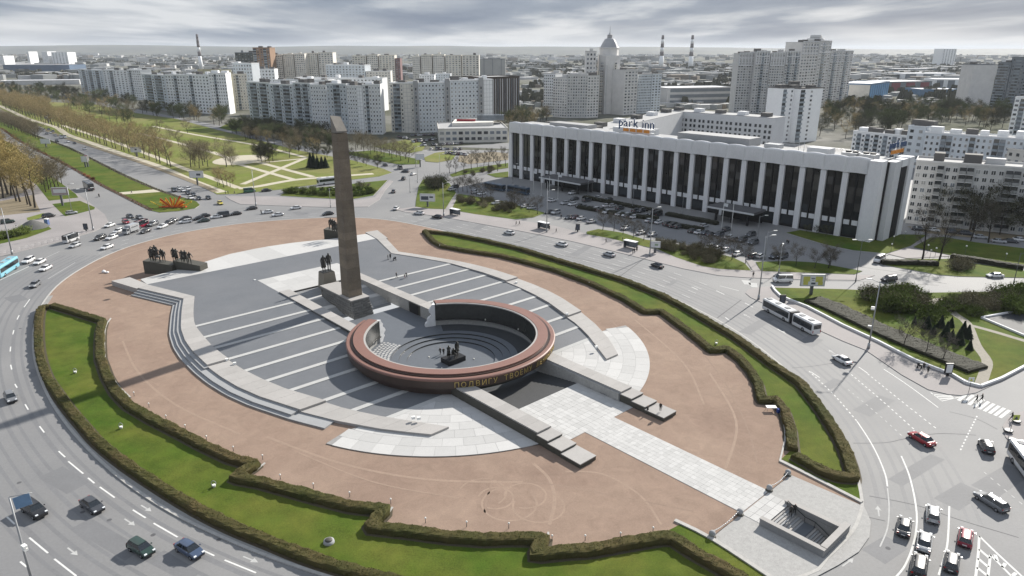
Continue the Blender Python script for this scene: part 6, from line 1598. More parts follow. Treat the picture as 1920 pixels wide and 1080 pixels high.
row('greenbush', [(700, 362), (660, 368), (600, 366), (540, 362)], 3.2, 'green shrub', 'in the hedge row on the wedge lawn', 'green shrubs on the wedge lawn', 2.1, jit=.5)
row('greenbush', [(690, 357), (620, 357), (545, 359)], 3.6, 'green shrub', 'in the upper hedge row of the wedge lawn', 'green shrubs on the wedge lawn', 2.0, jit=.5)
spots('greenbush', [(-5, 450), (6, 448), (16, 446), (26, 444), (36, 441), (44, 439)], 'small green shrub', 'on the lawn by the left lamp mast', 'green shrubs by the left lamp mast', 2.6)
spots('redshrub', [(52, 272), (72, 283), (85, 290), (98, 298), (117, 308), (123, 311), (158, 329), (166, 333), (174, 337)], 'reddish flower bed clump', 'along the median\'s kerb', 'flower beds on the median', 1.0)
scatter(['green', 'dark', 'avenue'], [(1535, 255), (1600, 272), (1740, 235), (1885, 250), (1885, 215), (1720, 205), (1600, 205), (1540, 215)], 120, 'tree', 'in the wood behind the panel houses', 'wood behind the panel houses', 14)
scatter(['avenue', 'green', 'park'], [(900, 250), (960, 245), (1030, 238), (1030, 222), (975, 224), (925, 245)], 30, 'tan tree', 'between the brown office and the domed tower', 'trees behind the hotel\'s left end', 12)
# woods so far off that they read as one mass
rr = random.Random(5); mb = MB()
for k in range(5200):
    px = rr.uniform(-40, 1960); py = 100 + 48 * rr.random() ** 1.3
    if k > 4200: px = rr.uniform(960, 1960); py = 135 + 65 * rr.random()
    if noise.noise((px * .006, py * .05, 0)) < -.02: continue
    p = g(px, py); s = rr.uniform(4, 9) * (p.y / 1200) ** .5; a = rr.uniform(0, 6.28)
    for q in range(2):
        u = Vector((math.cos(a + q * 1.57), math.sin(a + q * 1.57), 0)) * s; hh_ = rr.uniform(7, 13); mb.add([p - u, p + u, p + u * .6 + Vector((0, 0, hh_)), p - u * .5 + Vector((0, 0, hh_ * .9))], [(0, 1, 2, 3)])
tag(put('distant_woods', mb, M('far_wood', (.085, .085, .06), var=.3, scale=.01)), 'dark belts of distant woods between the far roofs', 'wood', kind='stuff')

# ================================================================== vehicles
m_tyre = M('tyre', (.018, .018, .019), var=.1, scale=4, space='obj', rough=.9)
m_rim = M('rim', (.36, .36, .37), var=.05, scale=6, space='obj', rough=.35, metal=.7)
m_cglass = M('car_glass', (.018, .022, .026), var=.1, scale=2, space='obj', rough=.06, spec=.8)
m_head = M('headlight', (.72, .74, .76), var=.05, scale=5, space='obj', rough=.15, spec=.8)
m_tail = M('taillight', (.38, .012, .012), var=.05, scale=5, space='obj', rough=.25, spec=.6)
m_trim = M('car_trim', (.028, .028, .03), var=.08, scale=4, space='obj', rough=.6)
m_plate = M('number_plate', (.7, .7, .68), var=.05, scale=8, space='obj')
PAINT = {'white': (.66, .66, .66), 'silver': (.40, .41, .42), 'grey': (.16, .165, .175), 'black': (.014, .014, .016), 'dark': (.045, .048, .055), 'red': (.30, .012, .02), 'crimson': (.24, .02, .045), 'green': (.02, .045, .035), 'blue': (.05, .075, .13), 'yellow': (.62, .50, .04), 'darkred': (.07, .018, .022), 'lightblue': (.20, .46, .56), 'navy': (.03, .06, .10), 'deepgreen': (.015, .11, .05)}
def paint(c): return M('paint_' + c, PAINT[c], rough=.32, var=.05, scale=1.5, space='obj', spec=.5, coat=.6)
def wheelset(L_, W_, r, xs, add):
    for x in xs:
        for s in (-1, 1):
            mb = MB().tube((x, s * (W_ / 2 - .22), r), (x, s * (W_ / 2 + .01), r), r, r, 14); rim = MB().tube((x, s * (W_ / 2 - .05), r), (x, s * (W_ / 2 + .03), r), r * .62, r * .55, 10)
            add('wheel', mb, 'tyre', [('rim', rim, 'rim')])
def car_parts(kind):
    """body lofted from stations, glasshouse, wheels, lights; x is forward"""
    P = {'sedan': dict(L=4.5, W=1.76, hood=.92, deck=1.0, belt=.97, H=1.45, xr=(-1.75, -1.05), xf=(1.25, .45)), 'hatch': dict(L=4.1, W=1.73, hood=.95, deck=1.0, belt=.98, H=1.5, xr=(-2.0, -1.6), xf=(1.15, .4)),
         'suv': dict(L=4.6, W=1.86, hood=1.1, deck=1.15, belt=1.12, H=1.72, xr=(-2.25, -1.9), xf=(1.2, .55)), 'wagon': dict(L=4.65, W=1.78, hood=.93, deck=1.0, belt=.98, H=1.5, xr=(-2.25, -1.85), xf=(1.2, .4)),
         'van': dict(L=5.2, W=1.96, hood=1.25, deck=1.35, belt=1.35, H=2.25, xr=(-2.58, -2.5), xf=(1.95, 1.25))}[kind]
    L_, W_, hl = P['L'], P['W'], P['L'] / 2; out = []
    def add(n, mb, m, sub=()): out.append((n, mb, m, sub))
    st = [(-hl, .82, .42, .75), (-hl + .08, .9, .28, P['deck'] - .10), (-hl + .35, .97, .22, P['deck']), (P['xr'][0], 1.0, .2, P['belt'] + .02), (-.4, 1.0, .2, P['belt']), (P['xf'][0], 1.0, .2, P['belt'] - .01), (hl - .75, .98, .2, P['hood'] - .05), (hl - .25, .93, .24, P['hood'] - .16), (hl - .04, .84, .32, P['hood'] - .28), (hl, .76, .42, P['hood'] - .38)]
    st.sort(key=lambda q: q[0]); mb = MB(); n_ = 10
    for x, w, zb, zt in st:
        w = w * W_ / 2
        mb.v += [(x, -w * .9, zb), (x, -w * .99, zb + .14), (x, -w, (zb + zt) / 2), (x, -w * .97, zt - .12), (x, -w * .86, zt - .01), (x, w * .86, zt - .01), (x, w * .97, zt - .12), (x, w, (zb + zt) / 2), (x, w * .99, zb + .14), (x, w * .9, zb)]
    for i in range(len(st) - 1):
        for k in range(n_):
            j = (k + 1) % n_; mb.f.append((i * n_ + k, (i + 1) * n_ + k, (i + 1) * n_ + j, i * n_ + j)[::-1]); mb.m.append(0); mb.sm.append(k not in (4, 9))
    mb.f.append(tuple(range(n_))); mb.m.append(0); mb.sm.append(False); mb.f.append(tuple((len(st) - 1) * n_ + k for k in reversed(range(n_)))); mb.m.append(0); mb.sm.append(False)
    add('body', mb, 'paint')
    b, H = P['belt'] - .02, P['H']; wb, wt = W_ / 2 * .87, W_ / 2 * .68; (r0, r1), (f0, f1) = P['xr'], P['xf']
    def quad(vs): return MB().add(vs, [tuple(range(len(vs)))])
    zt = H - .05
    add('windscreen', quad([(f0, -wb, b), (f0, wb, b), (f1, wt, zt), (f1, -wt, zt)]), 'glass'); add('rear_window', quad([(r0, wb, b), (r0, -wb, b), (r1, -wt, zt), (r1, wt, zt)]), 'glass')
    xm0, xm1 = (r0 + f0) / 2 - .1, (r1 + f1) / 2 - .05
    for s in (-1, 1):
        for (a0, a1, c0, c1) in ((r0, xm0 - .05, r1, xm1 - .05), (xm0 + .05, f0, xm1 + .05, f1)):
            q = [(a0, s * wb, b), (a1, s * wb, b), (c1, s * wt, zt), (c0, s * wt, zt)]; add('side_window', quad(q if s < 0 else q[::-1]), 'glass')
        pl = MB().obox((xm0 * .5 + xm1 * .5, s * (wb + wt) / 2, (b + zt) / 2), (.06, 0, 0), (0, .012, 0), Vector((xm1 - xm0, s * (wt - wb), zt - b)) / 2); add('pillar', pl, 'paint')
    mr = MB(); rf_ = [(r1 - .05, wt * .96), (r1 + .15, wt * 1.02), ((r1 + f1) / 2, wt * 1.03), (f1 - .15, wt * 1.02), (f1 + .05, wt * .96)]
    for x, w in rf_: mr.v += [(x, -w, zt - .01), (x, -w * .8, H - .005), (x, w * .8, H - .005), (x, w, zt - .01)]
    for i in range(4):
        for k in range(3): mr.f.append((i * 4 + k, (i + 1) * 4 + k, (i + 1) * 4 + k + 1, i * 4 + k + 1)); mr.m.append(0); mr.sm.append(True)
    for i in range(4): mr.f.append((i * 4, i * 4 + 3, (i + 1) * 4 + 3, (i + 1) * 4)); mr.m.append(0); mr.sm.append(False)
    add('roof', mr, 'paint')
    wheelset(L_, W_, .31 if kind != 'suv' else .36, (-hl + .82, hl - .85), add)
    for s in (-1, 1):
        add('headlight', MB().obox((hl - .14, s * W_ * .33, P['hood'] - .27), (.12, 0, -.02), (0, .17, 0), (.03, 0, .08)), 'head'); add('taillight', MB().obox((-hl + .06, s * W_ * .37, P['deck'] - .22), (.05, 0, 0), (0, .12, 0), (0, 0, .11)), 'tail')
        add('mirror', MB().obox((f0 - .28, s * (W_ / 2 + .07), b + .08), (.07, 0, 0), (0, .09, 0), (0, 0, .06)), 'paint')
    add('number_plate', MB().obox((-hl - .005, 0, .62), (.012, 0, 0), (0, .26, 0), (0, 0, .06)), 'plate'); add('bumper', MB().obox((hl - .03, 0, .38), (.06, 0, 0), (0, W_ * .38, 0), (0, 0, .09)), 'trim'); add('bumper', MB().obox((-hl + .02, 0, .38), (.06, 0, 0), (0, W_ * .4, 0), (0, 0, .09)), 'trim')
    return out
def bus_parts(L_, W_=2.5, H=3.1, x0=0.0, rear=True, front=True, nwin=9, skirt=.35, coach=False, wheels=None):
    out = []; hl = L_ / 2
    def add(n, mb, m, sub=()): out.append((n, mb, m, sub))
    mb = MB(); n_ = 8; zs = lambda w, t: [(-w * .94, skirt), (-w, skirt + .25), (-w, H - .35), (-w * .88, H - .04 - t), (w * .88, H - .04 - t), (w, H - .35), (w, skirt + .25), (w * .94, skirt)]
    stn = [(-hl, .93, .06), (-hl + .12, 1, 0), (hl - .2, 1, 0), (hl, .93, .12)]
    for x, w, t in stn: mb.v += [(x0 + x, y, z) for y, z in zs(W_ / 2 * w, t)]
    for i in range(3):
        for k in range(n_): j = (k + 1) % n_; mb.f.append((i * n_ + k, (i + 1) * n_ + k, (i + 1) * n_ + j, i * n_ + j)[::-1]); mb.m.append(0); mb.sm.append(False)
    mb.f.append(tuple(range(n_))); mb.m.append(0); mb.sm.append(False); mb.f.append(tuple(3 * n_ + k for k in reversed(range(n_)))); mb.m.append(0); mb.sm.append(False)
    add('body', mb, 'paint')
    for s in (-1, 1):
        for k in range(nwin):
            xa = x0 - hl + .35 + (L_ - .7) * k / nwin; xb = xa + (L_ - .7) / nwin - .03; add('side_window', MB().obox(((xa + xb) / 2, s * (W_ / 2 + .008), 1.95 if not coach else 2.2), ((xb - xa) / 2, 0, 0), (0, .015, 0), (0, 0, .74 if not coach else .62)), 'glass')
    if front: add('windscreen', MB().obox((x0 + hl + .005, 0, 1.9), (.02, 0, 0), (0, W_ * .43, 0), (0, 0, .72)), 'glass')
    if rear: add('rear_window', MB().obox((x0 - hl - .005, 0, 2.1), (.02, 0, 0), (0, W_ * .4, 0), (0, 0, .5)), 'glass')
    for s in (-1, 1):
        if front: add('headlight', MB().obox((x0 + hl + .01, s * W_ * .36, .75), (.02, 0, 0), (0, .18, 0), (0, 0, .1)), 'head')
        if rear: add('taillight', MB().obox((x0 - hl - .01, s * W_ * .42, 1.0), (.02, 0, 0), (0, .09, 0), (0, 0, .28)), 'tail')
    for k in range(2 if L_ < 10 else 3): add('roof_hatch', MB().obox((x0 - hl + L_ * (k + .7) / (3 if L_ >= 10 else 2.3), 0, H + .03), (.55, 0, 0), (0, .5, 0), (0, 0, .07)), 'hatch')
    for x in (wheels or (-hl + 2.4, hl - 2.6)):
        for s in (-1, 1): add('wheel', MB().tube((x0 + x, s * (W_ / 2 - .3), .5), (x0 + x, s * (W_ / 2 + .02), .5), .5, .5, 16), 'tyre', [('rim', MB().tube((x0 + x, s * (W_ / 2 - .05), .5), (x0 + x, s * (W_ / 2 + .04), .5), .28, .24, 10), 'rim')])
    return out
def spec(kind):
    if kind in ('sedan', 'hatch', 'suv', 'wagon', 'van'): return car_parts(kind)
    if kind == 'bus': return bus_parts(11.8)
    if kind == 'coach': return bus_parts(12, 2.55, 3.5, nwin=7, coach=True)
    if kind == 'minibus': return bus_parts(5.8, 2.0, 2.5, nwin=4, wheels=(-1.7, 1.9))
    if kind == 'artic':
        o = bus_parts(10.2, 2.5, 3.1, 3.9, False, True, 7, wheels=(-3.2, 2.6)) + bus_parts(7.0, 2.5, 3.1, -5.7, True, False, 5, wheels=(-.3,))
        o.append(('bellows', (lambda m: [m.obox((-1.7 + k * .2, 0, 1.75), (.06, 0, 0), (0, 1.16 + .06 * (k % 2), 0), (0, 0, 1.28 + .04 * (k % 2))) for k in range(6)] and m)(MB()), 'trim', ())); return o
    if kind == 'truck':
        o = [q for q in car_parts('van') if q[0] in ('windscreen', 'headlight', 'mirror', 'wheel')]; o = []
        def add(n, mb, m, sub=()): o.append((n, mb, m, sub))
        add('cab', MB().add([(1.6, -1, .5), (3.2, -1, .5), (3.25, -1, 1.3), (2.8, -.95, 2.3), (1.6, -.95, 2.35), (1.6, 1, .5), (3.2, 1, .5), (3.25, 1, 1.3), (2.8, .95, 2.3), (1.6, .95, 2.35)], [(0, 1, 2, 3, 4), (9, 8, 7, 6, 5), (1, 6, 7, 2), (2, 7, 8, 3), (3, 8, 9, 4), (4, 9, 5, 0), (0, 5, 6, 1)]), 'paint')
        add('windscreen', MB().add([(3.26, -.85, 1.34), (3.26, .85, 1.34), (2.84, .8, 2.24), (2.84, -.8, 2.24)], [(0, 1, 2, 3)]), 'glass')
        for s in (-1, 1): add('side_window', MB().obox((2.45, s * 1.0, 1.75), (.42, 0, 0), (0, .02, 0), (0, 0, .36)), 'glass')
        add('cargo_box', MB().box(-3.2, 1.45, -1.15, 1.15, .85, 3.1), 'paint'); add('chassis', MB().box(-3.1, 3.0, -.5, .5, .45, .84), 'trim')
        for s in (-1, 1):
            for k in range(7): add('letter', MB().obox((-2.3 + k * .5, s * 1.16, 2.2 + .05 * (k % 2)), (.14, 0, 0), (0, .012, 0), (0, 0, .2)), 'trim')
        wheelset(6.4, 2.2, .42, (-2.1, 2.2), add); return o
_vm = {}
def vehicle_mesh(kind, c):
    """all of a small vehicle in one mesh"""
    k = (kind, c)
    if k in _vm: return _vm[k]
    keys = ['paint', 'glass', 'tyre', 'rim', 'head', 'tail', 'trim', 'plate', 'hatch']; mb = MB()
    for n, q, m, sub in spec(kind):
        for qq, mm in [(q, m)] + [(x[1], x[2]) for x in sub]:
            o = len(mb.v); mb.v += qq.v
            for f, s in zip(qq.f, qq.sm): mb.f.append(tuple(i + o for i in f)); mb.m.append(keys.index(mm)); mb.sm.append(s)
    _vm[k] = mb.mesh(kind, [matfor(x, c) for x in keys]); return _vm[k]
def matfor(k, c): return {'paint': paint(c), 'glass': m_cglass, 'tyre': m_tyre, 'rim': m_rim, 'head': m_head, 'tail': m_tail, 'trim': m_trim, 'plate': m_plate, 'hatch': M('hatch_grey', (.3, .3, .3), var=.08, scale=3, space='obj')}[k]
_vp = {}
NICE = {'sedan': 'saloon car', 'hatch': 'hatchback', 'suv': 'off-roader', 'wagon': 'estate car', 'van': 'van', 'bus': 'bus', 'coach': 'coach', 'artic': 'articulated bus', 'minibus': 'minibus', 'truck': 'box truck'}
OBN = {'sedan': 'saloon_car', 'hatch': 'hatchback_car', 'suv': 'off_road_car', 'wagon': 'estate_car', 'van': 'van', 'bus': 'bus', 'coach': 'coach', 'artic': 'articulated_bus', 'minibus': 'minibus', 'truck': 'box_truck'}
def vehicle(kind, c, loc, rz, label, group=None, full=False):
    cat = 'car' if kind in ('sedan', 'hatch', 'suv', 'wagon') else {'van': 'van', 'minibus': 'minibus', 'truck': 'truck'}.get(kind, 'bus')
    if not full:
        o = link(OBN[kind], vehicle_mesh(kind, c), None, loc, rz); return tag(o, label, cat, group)
    r_ = tag(link(OBN[kind], None, None, loc, rz), label, cat, group)
    if (kind, c) not in _vp: _vp[(kind, c)] = [(n, q.mesh(n, matfor(m, c)), [(sn, sq.mesh(sn, matfor(sm_, c))) for sn, sq, sm_ in sub]) for n, q, m, sub in spec(kind)]
    for n, me, sub in _vp[(kind, c)]:
        o = link(n, me, r_)
        for sn, sme in sub: link(sn, sme, o)
    return r_
def heading(px, py, d):
    a, b = g(px - d[0], py - d[1]), g(px + d[0], py + d[1]); v = b - a; return math.atan2(v.y, v.x)
BIG = [('suv', 'black', 66, 962, (20, 14), 'black off-road car with roof rails nearest the blue banner lamp'), ('sedan', 'dark', 174, 953, (20, 14), 'dark saloon car ahead of the black off-roader at lower left'), ('hatch', 'green', 266, 1034, (20, 12), 'dark green hatchback at lower left beside the blue-grey saloon'), ('sedan', 'blue', 356, 1036, (20, 12), 'blue-grey saloon car at the bottom edge of the near lane'),
       ('hatch', 'grey', 21, 750, (5, 9), 'dark grey hatchback alone at the left edge'), ('hatch', 'grey', 66, 537, (-12, 9), 'grey hatchback following the light blue coach'), ('sedan', 'white', 86, 506, (-12, 6), 'white saloon car in the middle of the three by the coach'), ('sedan', 'white', 75, 494, (-12, 6), 'white saloon car farthest from the coach in the trio'), ('suv', 'white', 54, 492, (-12, 6), 'white car beside the front of the trio by the coach'),
       ('sedan', 'white', 201, 466, (-14, 5), 'white saloon car alone beside the sand kerb'), ('minibus', 'white', 134, 453, (-14, 5), 'white minibus at the far left bend'), ('hatch', 'silver', 141, 463, (-14, 5), 'silver hatchback in front of the white minibus'), ('coach', 'lightblue', 12, 512, (-14, 9), 'light blue coach cut by the left edge'),
       ('artic', 'white', 1480, 603, (-18, -9.5), 'long white articulated bus on the right-hand road'), ('sedan', 'white', 1578, 679, (-16, -9), 'white saloon car on the right-hand road behind the articulated bus'), ('sedan', 'red', 1727, 828, (-15, -9), 'bright red saloon car on the open right-hand road'), ('hatch', 'dark', 1848, 842, (-5, -10), 'dark hatchback with a pale roof near the right island'), ('wagon', 'grey', 1857, 946, (-14, -9), 'grey estate car at the right-hand approach'),
       ('hatch', 'silver', 1748, 970, (0, -14), 'silver hatchback leading the middle lane at lower right'), ('sedan', 'dark', 1694, 993, (2, -14), 'dark saloon car leading the left lane at lower right'), ('sedan', 'silver', 1732, 1022, (2, -14), 'silver saloon car second in the middle lane at lower right'), ('suv', 'black', 1722, 1068, (2, -14), 'black car with roof rails at the lower right bottom edge'), ('hatch', 'dark', 1783, 1060, (2, -14), 'dark grey hatchback at the lower right bottom edge'), ('hatch', 'crimson', 1809, 1014, (2, -14), 'crimson hatchback beside the hatched nose at lower right'),
       ('bus', 'white', 1930, 893, (-9, -12), 'white bus cut by the right edge'), ('sedan', 'black', 1232, 501, (-16, -6), 'black saloon car before the bus stop on the far road'), ('sedan', 'silver', 1142, 480, (-16, -5), 'silver saloon car in the middle of the far road'), ('sedan', 'white', 1053, 461, (-16, -4), 'silvery white saloon car nearest the far lawn'), ('sedan', 'white', 955, 439, (-16, -4), 'white saloon car above the tip of the far lawn'),
       ('van', 'white', 1467, 529, (-16, 0), 'white van waiting beside the yellow billboard'), ('sedan', 'dark', 1466, 521, (-16, 0), 'dark car hidden behind the white van by the billboard'), ('suv', 'black', 1666, 527, (-16, 2), 'black car on the side street behind the tall lamp'), ('sedan', 'black', 820, 409, (-16, -2), 'black saloon car nearest the corner bus stop'), ('sedan', 'white', 786, 402, (-16, -2), 'white saloon car left of the black one by the corner lawn')]
for k, c, x, y, d, lb in BIG:
    p = g(x, y); vehicle(k, c, (p.x, p.y, .008), heading(x, y, d), lb, None, True)
Q = []      # (kind, colour, x, y, heading, place)
L1, L2 = (-14, 5), (-16, 2)
for s in '''suv black 188 449;wagon white 210 448;hatch white 222 436;sedan white 206 425;sedan black 273 436;suv grey 287 423;sedan white 305 427;suv black 317 421;sedan dark 324 416;sedan black 348 412;wagon white 348 418;sedan black 373 412;sedan black 383 407;sedan green 382 416;sedan white 406 409;van dark 417 407;sedan black 442 403;sedan black 472 393;sedan white 502 400;sedan white 521 405;sedan white 555 392;sedan black 615 403'''.split(';'):
    k, c, x, y = s.split(); Q.append((k, c, float(x), float(y), L1 if float(x) < 330 else L2, 'in the queue along the far-left bend'))
for s in '''hatch red 237 419;sedan dark 244 408;sedan grey 262 410'''.split(';'):
    k, c, x, y = s.split(); Q.append((k, c, float(x), float(y), (12, 5), 'leaving the bend for the avenue'))
for s in '''sedan yellow 413 383;sedan black 373 374;sedan black 391 373;sedan white 358 373;sedan dark 363 367;hatch dark 353 364;sedan white 344 359;sedan white 337 355;suv dark 327 359;sedan white 353 356'''.split(';'):
    k, c, x, y = s.split(); Q.append((k, c, float(x), float(y), (12, 8), 'waiting at the avenue mouth'))
rr = random.Random(4)
for x, y, c in [(159, 281, 'white'), (140, 270, 'dark'), (128, 267, 'white'), (122, 259, 'white'), (115, 259, 'white'), (107, 266, 'dark'), (104, 255, 'silver'), (95, 250, 'white'), (88, 252, 'dark'), (82, 246, 'white'), (92, 244, 'grey'), (76, 241, 'white'), (100, 248, 'grey'), (70, 243, 'dark')]:
    Q.append((rr.choice(('sedan', 'suv', 'hatch', 'van')), c, x, y, (8, 4), 'in the jam on the distant avenue'))
Q += [('sedan', 'white', 40, 274, (-8, -5), 'alone on the left carriageway'), ('van', 'deepgreen', 468, 361, (10, -1), 'parked at the park\'s lower edge'), ('sedan', 'black', 500, 359, (10, -1), 'parked at the park\'s lower edge'), ('truck', 'silver', 246, 437, L1, 'in the queue along the far-left bend'), ('minibus', 'crimson', 266, 426, L1, 'in the queue along the far-left bend'),
      ('coach', 'dark', 167, 355, (-12, -8), 'on the left carriageway'), ('coach', 'white', 618, 345, (-16, 2), 'behind the obelisk shaft'), ('suv', 'green', 15, 419, (16, -2), 'parked under the left lamp mast'), ('suv', 'black', 92, 408, (14, -3), 'parked on the left pavement'), ('hatch', 'silver', 135, 402, (14, -2), 'parked on the left pavement'),
      ('sedan', 'white', 743, 393, (10, -8), 'on the side road by the corner lawn'), ('suv', 'dark', 757, 337, (8, -8), 'on the side road by the corner lawn'), ('sedan', 'white', 775, 328, (12, -4), 'on the side road by the corner lawn'), ('sedan', 'dark', 760, 323, (-12, -1), 'on the side road by the corner lawn'), ('van', 'grey', 750, 317, (-8, -5), 'on the side road by the corner lawn'), ('sedan', 'dark', 738, 361, (4, -8), 'on the side road by the corner lawn'), ('sedan', 'dark', 722, 311, (-12, -5), 'on the side road by the corner lawn')]
par = (-HN.x, -HN.y)
LOT = 'in the hotel car park'
for s in '''sedan white 1035 378;wagon silver 1059 383;sedan white 1073 385;sedan dark 1077 375;sedan dark 1087 388;hatch grey 1096 390;hatch grey 1103 392;sedan dark 1109 393;suv white 1119 395;suv dark 1127 397;sedan white 1137 400;suv dark 1100 378;sedan white 1120 373;sedan dark 1141 376;sedan white 1137 388;hatch silver 1148 388;suv dark 1162 393;sedan white 1161 404;hatch white 1173 406;hatch dark 1178 408;sedan white 1189 409;suv dark 1193 398;suv dark 1202 398;van black 1222 404;van black 1233 405;sedan white 1217 416;sedan dark 1225 418;sedan white 1235 419;suv dark 1252 423;suv dark 1262 426;suv dark 1273 428;hatch dark 1298 436;sedan white 1310 438;sedan dark 1030 400;suv silver 1042 401;sedan dark 1067 410;sedan darkred 1078 410;sedan white 1090 412;sedan silver 1109 418;hatch white 1072 364;sedan white 1173 430;sedan white 1202 439;sedan silver 1223 442;sedan dark 1322 439;sedan dark 1332 442;suv dark 1348 443;sedan white 1367 448;sedan dark 1377 452;suv dark 1391 453;suv dark 1412 458;suv dark 1407 443;suv dark 1362 433;hatch silver 1320 426;sedan white 1382 479;suv dark 1413 483;hatch white 1425 483;suv dark 1451 484;suv dark 1467 484;hatch white 848 357;suv dark 852 353;sedan white 985 389;sedan silver 997 392;hatch white 930 383;sedan silver 945 385;hatch white 890 362;sedan white 903 365;sedan white 1330 466;hatch silver 1345 468;sedan white 1358 472'''.split(';'):
    k, c, x, y = s.split(); Q.append((k, c, float(x), float(y), None, LOT))
Q += [('coach', 'navy', 972, 363, (16, 3), 'parked before the hotel'), ('bus', 'navy', 928, 356, (16, 3), 'parked before the hotel')]
for x0, y0, x1, y1, n in ((745, 257, 770, 262, 5), (772, 268, 818, 262, 9), (788, 274, 868, 270, 15), (806, 281, 866, 281, 11), (835, 288, 878, 292, 8), (770, 255, 815, 254, 8)):
    for k in range(n):
        u = (k + .5) / n
        if rr.random() < .12: continue
        Q.append((rr.choice(('sedan', 'sedan', 'suv', 'hatch', 'van')), rr.choice(('white', 'white', 'silver', 'dark', 'black', 'grey', 'darkred')), x0 + (x1 - x0) * u, y0 + (y1 - y0) * u, (6, -3) if rr.random() < .7 else (5, 3), 'in the pavilion car park'))
for x, y, c in [(1722, 432, 'dark'), (1750, 434, 'white'), (1838, 447, 'silver'), (1872, 455, 'silver'), (1912, 452, 'white'), (1812, 441, 'dark'), (1786, 438, 'dark'), (1895, 455, 'dark')]:
    Q.append((rr.choice(('sedan', 'hatch', 'suv')), c, x, y, (12, 1), 'in the yard of the grey panel house'))
Q += [('van', 'white', 1648, 491, (-8, 4), 'at the corner of the lawn right of the car park'), ('sedan', 'white', 1865, 520, (-12, 0), 'on the side street at the right edge')]
cnt = {}
for q in sorted(Q, key=lambda q: q[2]): cnt.setdefault((q[0], q[1], q[5]), []).append(q)
CN = {'dark': 'dark grey', 'darkred': 'dark red', 'deepgreen': 'deep green', 'lightblue': 'light blue', 'navy': 'dark blue'}
for (k, c, pl_), qs in cnt.items():
    for i, q in enumerate(qs):
        nm = '%s %s' % (CN.get(c, c), NICE[k]); lb = (('%s %s from the left %s' % (ORD[min(i, 29)], nm, pl_)) if len(qs) > 1 else '%s %s' % (nm, pl_))
        p = g(q[2], q[3]); rz = heading(q[2], q[3], q[4]) if q[4] else math.atan2(HN.y, HN.x) + rr.choice((0, math.pi)) + rr.uniform(-.08, .08)
        zz = .155 if (pl_ in ('parked on the left pavement', 'parked under the left lamp mast')) else (.02 if 'avenue' in pl_ or 'jam' in pl_ or 'carriageway' in pl_ else .008)
        vehicle(k, c, (p.x, p.y, zz), rz, lb, 'vehicles ' + pl_, q[3] > 470)

# ================================================================== lamp masts, signs, shelters, people
m_pole = M('galvanised_pole', (.33, .34, .35), var=.1, scale=1.5, rough=.5, metal=.3)
m_poled = M('dark_pole', (.10, .105, .11), var=.1, scale=1.5, rough=.5)
m_wl = M('white_lamp', (.78, .78, .75), var=.04, scale=3, rough=.4)
def mast(base, h, label, arm=None, heads=2, mat=None, group='tall lamp masts', flags=(), r=.16):
    t = thing('lamp_mast', base, label, 'street lamp', group); b = Vector(base)
    put('base', MB().tube(b, b + Vector((0, 0, 1.3)), r * 1.9, r * 1.6, 10), mat or m_poled, t)
    put('pole', MB().tube(b + Vector((0, 0, 1.3)), b + Vector((0, 0, h)), r * 1.1, r * .55, 8), mat or m_pole, t)
    top = b + Vector((0, 0, h)); dr = Vector(arm or (1, 0, 0)).normalized()
    for k in range(heads):
        d = dr * (1 if k == 0 else -1); a = put('arm', MB().tube(top - Vector((0, 0, .4)), top + d * 1.8 + Vector((0, 0, .2)), .06, .05, 6), mat or m_pole, t)
        put('lamp_head', MB().obox(top + d * 2.2 + Vector((0, 0, .22)), d * .55, Vector((-d.y, d.x, 0)) * .2, (0, 0, .09)), m_wl, t)
    for z in flags:
        q = b + Vector((0, 0, z)); put('floodlight', MB().obox(q + dr * .5, dr * .35, Vector((-dr.y, dr.x, 0)) * .22, (0, 0, .14)), m_wl, t)
    return t
